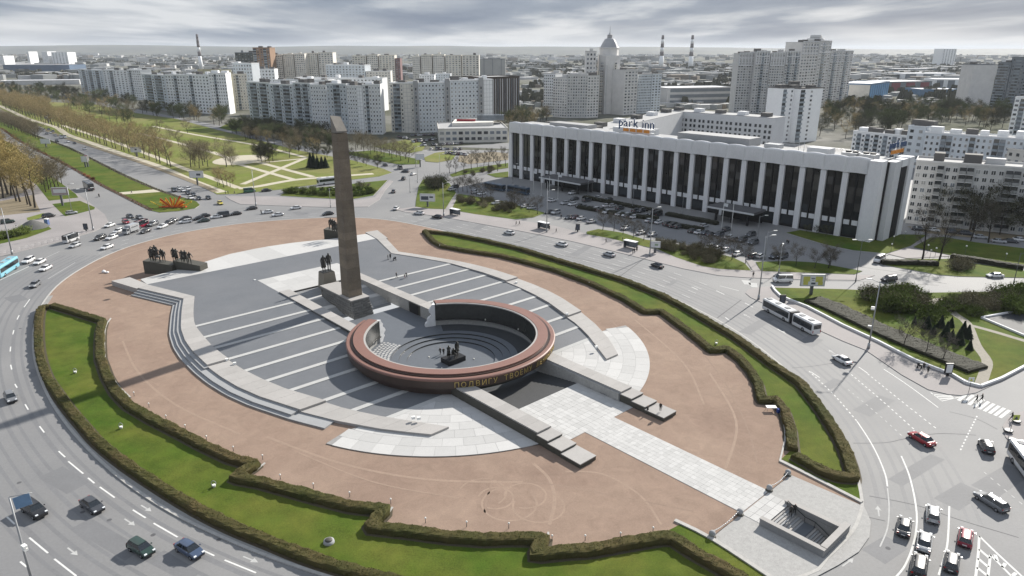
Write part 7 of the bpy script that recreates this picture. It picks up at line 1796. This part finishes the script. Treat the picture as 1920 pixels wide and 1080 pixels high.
ML = [(1628, 654, 15.5, 'tall mast with floodlights in front of the spruces at right', (-1, .4, 0), 1, m_pole, (9.5, 9.1, 5.2)), (1422, 562, 17, 'tall mast on the corner beside the articulated bus', (1, .2, 0), 1, m_pole, ()), (1604, 529, 12, 'dark leaning-looking mast right of the car park trees', (1, 0, 0), 2, m_poled, ()), (1218, 481, 15.5, 'mast by the bus stop in front of the shrubs', (1, .2, 0), 1, m_pole, ()), (1025, 436, 15, 'mast at the car park bus stop', (1, .2, 0), 1, m_pole, ()), (832, 405, 13, 'mast at the corner bus stop', (1, 0, 0), 1, m_pole, ()),
      (23, 477, 15, 'mast at the left edge of the pavement', (-1, .3, 0), 1, m_pole, ()), (175, 432, 15, 'mast at the avenue mouth', (.8, .6, 0), 2, m_pole, ()), (480, 386, 15, 'mast by the park corner crossing', (.8, .3, 0), 1, m_pole, ()), (783, 343, 11, 'thin mast by the side road', (1, 0, 0), 1, m_pole, ()), (825, 330, 11, 'thin mast behind the round shrub', (1, 0, 0), 1, m_pole, ()), (769, 362, 9, 'thin pole left of the corner lawn', (1, 0, 0), 1, m_pole, ()), (779, 313, 11, 'thin mast beside the white billboard', (1, 0, 0), 1, m_pole, ()), (136, 402, 12, 'thin mast on the small left lawn', (1, 0, 0), 1, m_pole, ()), (620, 389, 8, 'thin pole on the pavement before the obelisk', (1, 0, 0), 1, m_pole, ()),
      (1900, 533, 9, 'lamp post at the right edge beside the side street', (1, 0, 0), 1, m_poled, ()), (1460, 512, 8, 'slim lamp post behind the white van', (.5, 1, 0), 1, m_pole, ()), (1186, 391, 8, 'lamp post before the hotel\'s third canopy pier', (1, 0, 0), 1, m_pole, ()), (1279, 400, 8, 'lamp post before the hotel\'s middle', (1, 0, 0), 1, m_pole, ()), (1102, 372, 8, 'lamp post at the left hotel canopy', (1, 0, 0), 1, m_pole, ()), (961, 343, 9, 'lamp post at the hotel\'s left corner', (1, 0, 0), 1, m_pole, ()), (1420, 448, 8, 'lamp post at the right hotel canopy', (1, 0, 0), 1, m_pole, ()), (1434, 487, 9, 'plain post at the car park\'s right end', (1, 0, 0), 1, m_pole, ())]
for x, y, h, lb, arm, hd, m, fl in ML:
    p = g(x, y); mast((p.x, p.y, .1), h, lb, arm, hd, m, 'tall lamp masts', fl, .17 if h > 12 else .1)
# near mast at the lower left, its foot below the picture, with a blue banner and floodlights
tp = g(17, 932, 14.0); t = mast((tp.x, tp.y, 0), 14.0, 'near mast with a blue banner at the lower left corner', (.8, -.5, 0), 0, m_pole, 'tall lamp masts', (7.5, 7.1), .15)
bl = M('blue_banner', (.16, .26, .40), var=.12, scale=1.5)
put('banner', MB().obox((tp.x + 1.1, tp.y + .35, 13.2), Vector((.75, .35, .15)), Vector((.01, -.02, 0)), Vector((-.05, 0, .75))), bl, t); put('banner_arm', MB().tube((tp.x, tp.y, 14), (tp.x + 2.1, tp.y + .8, 14.05), .04, .04, 6), m_pole, t)
# flagpoles
for k, (x, y, h) in enumerate(((1000, 364, 10.5), (1015, 367, 11), (1030, 371, 9.5), (1046, 374, 11), (1026, 377, 8.5), (1352, 438, 11), (1370, 441, 11.5))):
    p = g(x, y); t = thing('flagpole', (p.x, p.y, .01), '%s white flagpole from the left before the hotel' % ORD[k], 'flagpole', 'white flagpoles before the hotel')
    put('pole', MB().tube((p.x, p.y, 0), (p.x, p.y, h), .11, .06, 8), m_wl, t); put('foot', MB().tube((p.x, p.y, 0), (p.x, p.y, .3), .4, .35, 10), m_conc2, t)
    if k in (0, 3, 5): put('flag', MB().obox((p.x + .8, p.y, h - .7), (.7, .1, -.15), (0, .02, 0), (.05, 0, .55)), M('pale_flag', (.62, .64, .66), var=.1, scale=2), t)
# billboards
def billboard(x, y, w, h, zb, ang, mats, label, two=None):
    p = g(x, y); t = thing('billboard', (p.x, p.y, .1), label, 'billboard', 'billboards around the square'); u = Vector((math.cos(ang), math.sin(ang), 0)); n = Vector((u.y, -u.x, 0))
    put('post', MB().obox((p.x, p.y, zb / 2), u * .35, n * .3, (0, 0, zb / 2)), m_poled, t)
    c = Vector((p.x, p.y, zb + h / 2)); put('panel', MB().obox(c, u * (w / 2), n * .22, (0, 0, h / 2)), mats[0], t); put('frame', (lambda m: [m.obox(c + u * (s * w / 2), u * .09, n * .26, (0, 0, h / 2 + .09)) for s in (-1, 1)] and [m.obox(c + Vector((0, 0, s * h / 2)), u * (w / 2), n * .26, (0, 0, .09)) for s in (-1, 1)] and m)(MB()), m_steel, t)
    for (a, b, q, r_, m) in mats[1]: put('print_patch', MB().obox(c + u * (a * w / 2) + Vector((0, 0, b * h / 2)) + n * .235, u * (q * w / 2), n * .012, (0, 0, r_ * h / 2)), m, t)
    return t
m_bw = M('poster_white', (.64, .65, .66), var=.06, scale=.8); m_by = M('poster_yellow', (.52, .50, .12), var=.1, scale=.8); m_bd = M('poster_dark', (.07, .08, .10), var=.2, scale=.8); m_bp = M('poster_pink', (.36, .29, .29), var=.15, scale=.8); m_br = M('poster_red', (.38, .08, .09), var=.1, scale=.8)
billboard(1520, 553, 6.2, 3.1, 2.6, -.02, (m_bw, [(-.55, .25, .28, .45, m_by), (.5, .2, .3, .5, m_by), (-.6, -.5, .2, .3, m_by), (.65, -.55, .2, .3, m_by), (0, .35, .16, .07, m_bd), (0, .05, .1, .06, m_bd), (.0, -.55, .12, .16, m_bd), (.16, -.55, .07, .16, m_bd)]), 'white and yellow billboard above the lawn by the bus')
billboard(802, 388, 6.2, 3.0, 2.4, -.12, (m_bw, [(-.35, -.1, .5, .5, m_bd), (.45, .2, .16, .22, m_bd), (.7, .2, .1, .2, m_bd)]), 'grey and white billboard on the corner lawn'); billboard(788, 313, 4.6, 3.0, 4.0, .1, (m_bw, []), 'plain white billboard at the side road junction'); billboard(118, 386, 6.2, 3.1, 4.6, .12, (m_bp, [(0, .1, .8, .5, m_bw)]), 'pinkish billboard on the small left lawn')
billboard(371, 347, 6.4, 3.1, 3.6, .05, (m_bw, [(.3, -.05, .3, .3, m_bd)]), 'white billboard with a car picture beside the avenue'); billboard(161, 314, 3.2, 3.1, 3.0, .05, (m_bw, []), 'white half of the double billboard on the median'); billboard(165.5, 313, 2.4, 3.1, 3.4, -.3, (m_br, [(0, 0, .5, .25, m_bw)]), 'red half of the double billboard on the median'); billboard(87, 276, 6.0, 3.0, 2.4, .05, (m_bw, []), 'pale billboard far along the median'); billboard(257, 294, 6.2, 3.0, 2.8, .05, (m_bw, [(0, .1, .2, .3, m_bd)]), 'white billboard between the avenue trees'); billboard(92, 230, 6.0, 3.2, 3.5, .05, (m_bd, [(-.3, 0, .3, .5, m_bw)]), 'dark billboard farthest up the avenue path')
billboard(1228, 474, 3.0, 1.9, 1.8, -.2, (m_bw, [(.2, 0, .35, .35, M('sign_green', (.28, .36, .26), var=.1, scale=1))]), 'small white sign board beside the bus stop mast')
# citylight panels
for x, y, lb in ((162, 434, 'black poster case on the pavement at the avenue mouth'), (1083, 435, 'poster case at the car park pavement'), (1776, 706, 'kiosk-like poster case on the pavement by the low wall'), (1466, 573, 'dark poster case behind the articulated bus')):
    p = g(x, y); t = thing('poster_case', (p.x, p.y, .1), lb, 'poster case', 'poster cases'); put('foot', MB().box(p.x - .25, p.x + .25, p.y - .1, p.y + .1, .1, .7), m_black, t); put('case', MB().box(p.x - .75, p.x + .75, p.y - .17, p.y + .17, .7, 2.9), m_black, t); put('poster', MB().box(p.x - .6, p.x + .6, p.y - .19, p.y - .175, .9, 2.7), m_bd if x != 1776 else m_bw, t)
# bus shelters
for x, y, lb in ((853, 404, 'bus shelter at the corner lawn'), (1019, 430, 'bus shelter at the car park entrance'), (1182, 466, 'bus shelter with a pale roof before the lawn strip')):
    a = g(x, y); u = (g(x + 10, y + 2.2) - g(x - 10, y - 2.2)).normalized(); n = Vector((-u.y, u.x, 0)); t = thing('bus_shelter', (a.x, a.y, .12), lb, 'bus shelter', 'bus shelters'); a.z = 0
    put('roof', MB().obox(a + Vector((0, 0, 2.6)), u * 2.4, n * .9, (0, 0, .08)), m_conc, t); put('back_pane', MB().obox(a + n * .8 + Vector((0, 0, 1.4)), u * 2.2, n * .03, (0, 0, 1.0)), m_glass2, t); put('poster_panel', MB().obox(a - u * 2.2 + Vector((0, 0, 1.3)), u * .08, n * .7, (0, 0, 1.1)), m_bd, t); put('bench', MB().obox(a + n * .5 + Vector((0, 0, .5)), u * 1.5, n * .2, (0, 0, .04)), m_poled, t)
    for s in (-1, 1):
        for q in (-.7, .7): put('post', MB().tube(a + u * (2.1 * s) + n * q + Vector((0, 0, .1)), a + u * (2.1 * s) + n * q + Vector((0, 0, 2.55)), .05, .05, 6), m_poled, t)
# low white wall round the right-hand garden, the basin, concrete planters and blocks
rw = G_(RW, 0, 2); t = thing('garden_wall', rw[8], 'low white garden wall along the right-hand pavement', 'wall')
for i in range(len(rw) - 1):
    d = (rw[i + 1] - rw[i]); c = (rw[i] + rw[i + 1]) / 2; put('wall_block', MB().obox(c + Vector((0, 0, .34)), d * .497, Vector((-d.y, d.x, 0)).normalized() * .17, (0, 0, .22)), m_conc, t); put('coping_slab', MB().obox(c + Vector((0, 0, .595)), d * .498, Vector((-d.y, d.x, 0)).normalized() * .24, (0, 0, .035)), m_conc, t)
bp = [g(*q) for q in ((1840, 598), (1922, 583), (2010, 572), (2030, 668), (1925, 634))]; bs_ = thing('basin', bp[0], 'dark water basin with a pale rim at the right edge', 'basin')
put('water', MB().sheet(bp, .24), M('basin_water', (.055, .06, .066), var=.2, scale=.4, rough=.6, spec=.06), bs_)
for i in range(len(bp)):
    a, b = bp[i], bp[(i + 1) % len(bp)]; d = b - a; put('rim_block', MB().obox((a + b) / 2 + Vector((0, 0, .35)), d * .5, Vector((-d.y, d.x, 0)).normalized() * .22, (0, 0, .26)), m_conc, bs_)
for k, (x, y) in enumerate(((1905, 793), (1890, 811), (1898, 829))):
    p = g(x, y); tag(put('planter', MB().lathe([(0, .1), (.55, .1), (.75, .5), (.7, .55), (.4, .5), (0, .45)], (p.x, p.y, 0), 14), m_poled), '%s dark round planter from the crossing on the right island' % ORD[k], 'planter', 'round planters on the right island')
p = g(1893, 812); t = thing('crossing_sign', (p.x, p.y, .1), 'yellow bordered pedestrian crossing sign on the right island', 'road sign'); put('post', MB().tube((p.x, p.y, .1), (p.x, p.y, 3.4), .05, .05, 6), m_poled, t); put('plate', MB().box(p.x - .1, p.x + 1.0, p.y - .06, p.y - .02, 2.5, 3.5), M('sign_yellow', (.45, .52, .12), var=.05, scale=2), t); put('triangle', MB().add([(p.x + .1, p.y - .07, 2.65), (p.x + .8, p.y - .07, 2.65), (p.x + .45, p.y - .07, 3.3)], [(0, 1, 2)]), M('sign_dark', (.05, .06, .09), var=.1, scale=2), t)
p = g(1816, 736); t = thing('crossing_sign', (p.x, p.y, .1), 'pale square crossing sign on the corner by the zebra crossing', 'road sign'); put('post', MB().tube((p.x, p.y, .1), (p.x, p.y, 3.0), .05, .05, 6), m_poled, t); put('plate', MB().box(p.x - .6, p.x + .5, p.y - .06, p.y - .02, 2.3, 3.2), m_bw, t); put('symbol', MB().add([(p.x - .4, p.y - .07, 2.4), (p.x + .3, p.y - .07, 2.4), (p.x - .05, p.y - .07, 3.05)], [(0, 1, 2)]), m_by, t)
p = g(1445, 771); t = thing('vendor_table', (p.x, p.y, .12), 'small white vendor table with a blue bag beside the hedge corner', 'table'); put('table_top', MB().box(p.x - .9, p.x + .9, p.y - .5, p.y + .5, .85, .95), m_wl, t)
for sx in (-.8, .8):
    for sy in (-.4, .4): put('leg', MB().tube((p.x + sx, p.y + sy, .12), (p.x + sx, p.y + sy, .85), .03, .03, 5), m_steel, t)
tag(put('bag', MB().obox((p.x + 1.2, p.y - .7, .5), (.35, .05, 0), (-.05, .3, 0), (0, 0, .36)), M('bag_blue', (.03, .06, .25), var=.1, scale=3)), 'blue bag standing by the white vendor table', 'bag')
p = g(617, 1019); t = thing('vent_cap', (p.x, p.y, .16), 'round concrete vent cap on the near lawn', 'vent'); put('drum', MB().lathe([(0, .3), (.7, .3), (.75, .0), (.75, -.1)], (p.x, p.y, .2), 16), m_step, t); put('lid', MB().lathe([(0, .55), (.35, .52), (.5, .42), (.5, .32)], (p.x, p.y, .2), 14), m_plinth, t)
for x, y, lb in ((228, 805, 'upper of the two hooped floodlights on the near lawn'), (402, 915, 'lower of the two hooped floodlights on the near lawn'), (142, 701, 'small floodlight far up the near lawn'), (1343, 647, 'small floodlight on the far lawn below the hedge step')):
    p = g(x, y); t = thing('lawn_floodlight', (p.x, p.y, .16), lb, 'floodlight', 'floodlights on the island lawns'); put('hoop', (lambda m: [m.tube((p.x + .35 * math.cos(a * .35), p.y, .7 + .55 * math.sin(a * .35)), (p.x + .35 * math.cos((a + 1) * .35), p.y, .7 + .55 * math.sin((a + 1) * .35)), .05, .05, 5) for a in range(9)] and m)(MB()), m_pole, t); put('lamp_body', MB().tube((p.x, p.y, .16), (p.x, p.y, .6), .2, .26, 10), m_wl, t); put('post', MB().tube((p.x - .35, p.y, .16), (p.x - .35, p.y, .75), .05, .05, 5), m_pole, t)
# little post lamps along the hedges
def post_lamp(x, y, lb, gr):
    p = g(x, y); t = thing('post_lamp', (p.x, p.y, .12), lb, 'lamp', gr); put('post', MB().tube((p.x, p.y, .12), (p.x, p.y, .85), .05, .04, 6), m_poled, t); put('globe', MB().lathe([(0, .8)] + [(.14 * math.sin(a * .524), .95 - .14 * math.cos(a * .524)) for a in range(1, 6)] + [(0, 1.09)], (p.x, p.y, 0), 10), m_wl, t)
for k, (x, y) in enumerate([(560, 300), (655, 312), (735, 325), (823, 340), (915, 355), (998, 375), (1080, 398), (1165, 424), (1245, 450), (1325, 480), (1400, 512), (1485, 547), (1555, 585), (1628, 625), (1700, 668), (1850, 710)]):
    post_lamp(640 + x / 3 - 2, 360 + y / 3 + 5, '%s post lamp from the far end along the far lawn hedge' % ORD[k], 'post lamps along the far lawn hedge')
for k, (x, y) in enumerate([(252, 745), (280, 766), (312, 789), (348, 807), (388, 828), (438, 848), (493, 864), (526, 901), (588, 918), (656, 934), (733, 947), (798, 983), (875, 990), (954, 993), (1035, 1016), (1097, 1016), (1163, 1011), (1224, 1001)]):
    post_lamp(x, y - 1, '%s post lamp from the left along the zigzag hedge' % ORD[k], 'post lamps along the zigzag hedge')
for k, (x, y) in enumerate([(478, 527), (968, 531), (1063, 590), (425, 676), (440, 683), (775, 785), (785, 786), (1118, 652), (672, 508), (533, 549)]):
    s_ = g(x, y, 1.1); tag(put('ground_floodlight', MB().obox((s_.x, s_.y, z_at(-30) + .3), (.28, .1, 0), (-.08, .22, 0), (0, .05, .2)), m_black if k in (8, 9) else m_wl), '%s small floodlight on the terrace counting from the back' % ORD[k], 'floodlight', 'floodlights on the terrace')
for q, lb in ((MEDL[1:7], 'long reddish flower bed along the left kerb of the median'), (MEDR[2:9], 'dark planted bed along the right kerb of the median')):
    P = resample(G_([(x + (2.5 if q[0][0] < 200 and lb[0] == 'l' else -3), y - (.5 if lb[0] == 'l' else -1)) for x, y in q], 0, 3), 2.0); mb = MB(); rr = random.Random(9); ml = MB()
    mb.ribbon(P, 1.7, .162)
    for p in P:
        for _ in range(16):
            c = p + Vector((rr.uniform(-1, 1), rr.uniform(-1, 1), 0)); c.z = .17; s = rr.uniform(.12, .28); e1 = Vector((rr.uniform(-1, 1), rr.uniform(-1, 1), .8)).normalized() * s; e2 = e1.orthogonal().normalized() * s * .6
            ml.add([c - e2, c + e1 - e2 * .3, c + e1 + e2 * .3, c + e2], [(0, 1, 2, 3)])
    t = thing('flower_bed', P[len(P) // 2], lb, 'flower bed', 'flower beds on the median'); put('soil', mb, m_soil, t); tag(put('plants', ml, M('bed_red', (.22, .07, .035), var=.4, scale=.4) if lb[0] == 'l' else MATS['dark_hedge_leaf'], t), kind='stuff')
# orange and yellow ray installation on the median tip
c = g(325, 389); t = thing('ray_installation', (c.x, c.y, .16), 'orange and yellow fan of rays standing on the median tip', 'installation'); rr = random.Random(2)
ry = [M('ray_orange', (.75, .22, .02), var=.1, scale=2), M('ray_yellow', (.70, .48, .06), var=.1, scale=2), M('ray_red', (.48, .07, .02), var=.1, scale=2)]
for k in range(15):
    a = R(14 + k * 10.5); ln_ = rr.uniform(3.0, 5.4); d = Vector((math.cos(a) * 1.25, rr.uniform(-.12, .12), math.sin(a) * .75 + .1)).normalized(); b = Vector((c.x + math.cos(a) * 1.2, c.y + rr.uniform(-.6, .6), .25)); put('ray', MB().obox(b + d * ln_ / 2, d * ln_ / 2, Vector((0, .07, 0)), d.cross(Vector((0, 1, 0))).normalized() * .26), ry[k % 3], t)
for s in (-1, 1): put('side_ray', MB().obox((c.x + s * 6.4, c.y - 1, 1.6), Vector((s * 2.0, 0, 1.1)), Vector((0, .07, 0)), Vector((-.1, 0, .25))), ry[1], t)
put('base', MB().obox((c.x, c.y - .2, .35), (5.5, 0, 0), (0, .7, 0), (0, 0, .2)), ry[2], t)
# gravel heap, machinery and fence by the left pavement
p = g(62, 427); hp = MB(); hp.lathe([(5.2, 0), (3.8, .9), (2.0, 2.0), (.6, 2.7), (0, 2.8)], (p.x, p.y, .14), 18); hp.v = [(x + noise.noise((x, y, z)) * .4, y + noise.noise((y, x, z)) * .4, z) for x, y, z in hp.v]
tag(put('gravel_heap', hp, M('dark_gravel', (.10, .10, .095), var=.3, scale=1.5, fine=6)), 'dark gravel heap beside the blue cabin on the left pavement', 'heap')
p = g(89, 422); t = thing('site_cabin', (p.x, p.y, .12), 'small blue and white portable toilet cabin by the gravel heap', 'cabin'); put('cabin', MB().box(p.x - .6, p.x + .6, p.y - .6, p.y + .6, .12, 2.2), M('cabin_blue', (.10, .15, .30), var=.1, scale=2), t); put('roof', MB().box(p.x - .65, p.x + .65, p.y - .65, p.y + .65, 2.202, 2.5), m_wl, t); put('door', MB().box(p.x - .4, p.x + .4, p.y - .63, p.y - .602, .2, 2.1), bl, t)
P = resample(G_([(0, 479), (25, 473), (75, 461), (120, 449), (172, 434)], 0, 3), 2.2); t = thing('railing', P[0], 'low metal railing along the left pavement kerb', 'railing')
for i, q in enumerate(P): put('post', MB().tube((q.x, q.y, .1), (q.x, q.y, 1.15), .04, .04, 5), m_pole, t)
for h in (.6, 1.1): put('rail', (lambda m: [m.tube((a.x, a.y, h), (b.x, b.y, h), .03, .03, 5) for a, b in zip(P, P[1:])] and m)(MB()), m_pole, t)
# globe lamps on the lawns at the right
for k, (x, y) in enumerate([(1670, 465), (1674, 450), (1695, 441), (1716, 432), (1735, 424), (1738, 467), (1809, 469), (1884, 484), (1743, 477), (1753, 473), (1827, 437), (1843, 428)]):
    p = g(x, y + 8); t = thing('globe_lamp', (p.x, p.y, .12), '%s white globe lamp from the left on the lawns right of the hotel' % ORD[k], 'lamp', 'globe lamps right of the hotel'); put('post', MB().tube((p.x, p.y, .1), (p.x, p.y, 2.6), .06, .04, 6), m_poled, t); put('globe', MB().lathe([(0, 2.5)] + [(.26 * math.sin(a * .524), 2.76 - .26 * math.cos(a * .524)) for a in range(1, 6)] + [(0, 3.02)], (p.x, p.y, 0), 10), m_wl, t)
for A_h, lb, gr in (([(1653, 489), (1700, 490), (1758, 492)], 'low bare hedge along the path right of the car park', None), ([(1783, 478), (1840, 487), (1920, 500)], 'dark hedge along the lawn path at the right edge', None), ([(1095, 368), (1160, 380), (1240, 396)], 'dark hedge bed at the foot of the hotel piers', None), ([(1250, 399), (1330, 414), (1345, 417)], 'dark hedge bed under the hotel middle', None), ([(1085, 386), (1180, 402), (1235, 408)], 'low dark hedge between the car park rows', None), ([(1248, 416), (1290, 424), (1320, 428)], 'low railing-like hedge in the right half of the car park', None)):
    hedge('hedge', A_h, lb, 2.4, 1.3, 2, gr, 1.0, MATS['dark_hedge'], MATS['dark_hedge_leaf'], 30)

# people
BK, DK, BL, GY, RD, BG, GN = (.02, .02, .022), (.05, .05, .055), (.05, .07, .13), (.16, .16, .16), (.25, .04, .04), (.35, .30, .24), (.06, .09, .05)
PP = [(727.6, 487, Z_BACK, 0, ('stand', 0), DK, BK, 'left of two people standing by a pram on the back terrace'), (732, 485, Z_BACK, 2, ('stand', .45), BK, DK, 'right of two people standing by a pram on the back terrace'), (743.5, 521, 1.25, .5, ('walk', 0), BK, DK, 'person walking alone on the far terrace'), (762, 521, 1.25, .6, ('walk', 0), BK, BL, 'adult of the pair walking on the far terrace'),
      (825.6, 665, -2.14, 1.2, ('walk', 0), BK, DK, 'left of two visitors inside the ring'), (832, 666, -2.14, 1.4, ('walk', 0), DK, BK, 'right of two visitors inside the ring'), (1214, 776, .12, 2.2, ('walk', 0), BK, DK, 'person in black beside the last step of the far wall'), (1238, 771, 1.06, 1.0, ('stand', 0), DK, BK, 'person standing on the last step of the far wall'),
      (1482, 968, -.4, -2.0, ('walk', 0), BK, BK, 'left person in black on the underpass stair'), (1489, 964, -.3, -2.0, ('walk', 0), BK, DK, 'right person in black on the underpass stair'), (1731, 694, .12, .8, ('hold', 0), BK, DK, 'person in black pushing a pram on the right pavement'), (1739, 700, .12, .8, ('walk', 0), BK, DK, 'person walking behind the pram on the right pavement'), (1830, 755, .01, 2.6, ('walk', 0), BK, DK, 'left person on the zebra crossing'), (1840, 753, .01, 2.6, ('walk', 0), BK, BK, 'right person on the zebra crossing'), (1896, 788, .12, 2.6, ('walk', 0), BK, DK, 'person waiting by the crossing sign'),
      (968, 422, .12, 2.8, ('walk', 0), BK, DK, 'left person of two on the far pavement'), (974, 422, .12, 2.8, ('walk', 0), DK, GY, 'right person of two on the far pavement'), (1020, 430, .12, 0, ('stand', 0), DK, BK, 'left person waiting at the car park bus shelter'), (1030, 431, .12, 1, ('stand', .45), BK, BK, 'right person waiting at the car park bus shelter'), (1043, 436, .12, 2.9, ('walk', 0), DK, GY, 'person walking right of the car park bus shelter'), (1079, 434, .12, 0, ('stand', 0), BK, DK, 'person beside the poster case'), (1136, 456, .12, -.3, ('walk', 0), BK, DK, 'person in black walking before the lawn strip'), (1167, 453, .12, 0, ('stand', 0), BG, GY, 'person in pale clothes left of the third shelter'),
      (1186, 476, .12, 0, ('stand', 0), DK, BK, 'left person waiting before the third bus shelter'), (1189, 475, .12, 1, ('stand', 0), GY, DK, 'middle person waiting before the third bus shelter'), (1194, 471, .12, 2, ('stand', .45), BK, BK, 'right person waiting before the third bus shelter'), (1412, 520, .12, 1.5, ('walk', 0), BK, DK, 'person at the end of the lawn path by the road'), (1052, 410, .01, 1.5, ('walk', 0), BK, BK, 'person walking through the car park left of the dark cars'), (1475, 458, .01, 1.5, ('walk', 0), GY, BG, 'person in pale clothes on the hotel forecourt'), (1478, 459, .01, 1.5, ('walk', 0), BK, DK, 'person in black on the hotel forecourt'), (1288, 470, .16, 0, ('stand', 0), BG, BG, 'left of two pale figures beside the shrubs'), (1295, 469, .16, 0, ('stand', 0), (.6, .6, .6), BG, 'right of two pale figures beside the shrubs'),
      (423, 364, .12, 0, ('stand', 0), BK, DK, 'left person waiting at the park corner'), (428, 364, .12, 0, ('stand', 0), DK, BK, 'middle person waiting at the park corner'), (440, 364, .12, 3, ('walk', 0), BK, BL, 'right person at the park corner'), (247, 363, .16, 3, ('walk', 0), BK, DK, 'person walking on the median path'), (490, 401, .01, 1, ('stand', 0), BK, DK, 'person standing on the road beside the white cars')]
for x, y, z, hd, ps, tp_, lg, lb in PP: person(x, y, z, hd, ps, tp_, lg, lb, 'people around the square', g(x, y, z))
person(758.5, 521, 1.25, .6, ('walk', 0), RD, BK, 'child of the pair walking on the far terrace', 'people around the square', g(758.5, 521, 1.25), .68)
def pram(x, y, z, rz, lb):
    p = g(x, y, z); t = thing('pram', (p.x, p.y, z), lb, 'pram', None, rz)
    link('tub', MB().add([(-.4, -.22, .5), (.4, -.22, .5), (.45, .22, .5), (-.4, .22, .5), (-.5, -.25, .85), (.5, -.25, .85), (.5, .25, .85), (-.5, .25, .85)], [(3, 2, 1, 0), (0, 1, 5, 4), (1, 2, 6, 5), (2, 3, 7, 6), (3, 0, 4, 7), (4, 5, 6, 7)]).mesh('tub', m_trim), t); link('hood', MB().lathe([(.28, .8), (.25, 1.0), (.12, 1.12), (0, 1.14)], (.25, 0, 0), 10).mesh('hood', m_trim), t); link('handle', MB().tube((-.45, 0, .8), (-.75, 0, 1.05), .03, .03, 5).mesh('handle', m_steel), t)
    for sx in (-.35, .35):
        for sy in (-.22, .22): link('wheel', MB().tube((sx, sy - .03, .16), (sx, sy + .03, .16), .16, .16, 10).mesh('wheel', m_tyre), t)
    link('frame', MB().tube((-.35, 0, .18), (.35, 0, .5), .03, .03, 5).tube((.35, 0, .18), (-.35, 0, .5), .03, .03, 5).mesh('frame', m_steel), t)
pram(740, 488, Z_BACK, .4, 'dark pram beside the two people on the back terrace'); pram(1723.5, 690, .12, 2.6, 'dark pram pushed along the right pavement')
p = g(186, 369); t = thing('motorcycle', (p.x, p.y, .01), 'lone motorcyclist\'s dark motorcycle on the left carriageway', 'motorcycle', None, heading(186, 369, (-8, -5)))
for x in (-.7, .7): link('wheel', MB().tube((x, -.06, .32), (x, .06, .32), .32, .32, 12).mesh('wheel', m_tyre), t)
link('body', MB().add([(-.5, -.12, .45), (.55, -.12, .45), (.5, -.1, .95), (.1, -.15, 1.0), (-.6, -.14, .85), (-.5, .12, .45), (.55, .12, .45), (.5, .1, .95), (.1, .15, 1.0), (-.6, .14, .85)], [(0, 1, 2, 3, 4), (9, 8, 7, 6, 5), (1, 6, 7, 2), (2, 7, 8, 3), (3, 8, 9, 4), (4, 9, 5, 0), (0, 5, 6, 1)]).mesh('body', m_trim), t); link('handlebar', MB().tube((.5, -.35, 1.05), (.5, .35, 1.05), .025, .025, 5).mesh('handlebar', m_steel), t)
person(186, 369, .01, t.rotation_euler.z, ('sit', 0), BK, BK, 'rider in black on the lone motorcycle', None, Vector((p.x, p.y, .3))).location.z = .3
# two concrete ball markers on the sand
for x, y, lb in ((195, 512, 'pair of white stones on the sand by the far-left kerb'),):
    p = g(x, y); mb = MB(); mb.lathe([(0, 0), (.55, .1), (.6, .4), (.3, .75), (0, .8)], (p.x, p.y, .12), 8); tag(put('white_stone', mb, m_conc), 'taller of the white stones on the sand near the left group', 'stone', 'white stones on the sand')
    mb = MB(); mb.lathe([(0, 0), (.5, .1), (.5, .35), (.2, .5), (0, .52)], (p.x + 1.2, p.y - .4, .12), 8); tag(put('white_stone', mb, m_conc), 'flatter of the white stones on the sand near the left group', 'stone', 'white stones on the sand')

# ================================================================== the air between
hz_ = MB().box(-26200, 26200, -450, 34200, -7, 175)
hm = bpy.data.materials.new('air_haze'); hm.use_nodes = True
t_ = hm.node_tree; t_.nodes.clear()
ou = nn(t_, 'ShaderNodeOutputMaterial'); pv = nn(t_, 'ShaderNodeVolumePrincipled')
pv.inputs['Color'].default_value = (.86, .92, 1, 1); pv.inputs['Density'].default_value = 4.6e-5; pv.inputs['Anisotropy'].default_value = 0.1
t_.links.new(pv.outputs[0], ou.inputs['Volume'])
hm.cycles.homogeneous_volume = True if hasattr(hm.cycles, 'homogeneous_volume') else None
tag(put('haze', hz_, hm, at=(0, 0, -7)), kind='stuff')
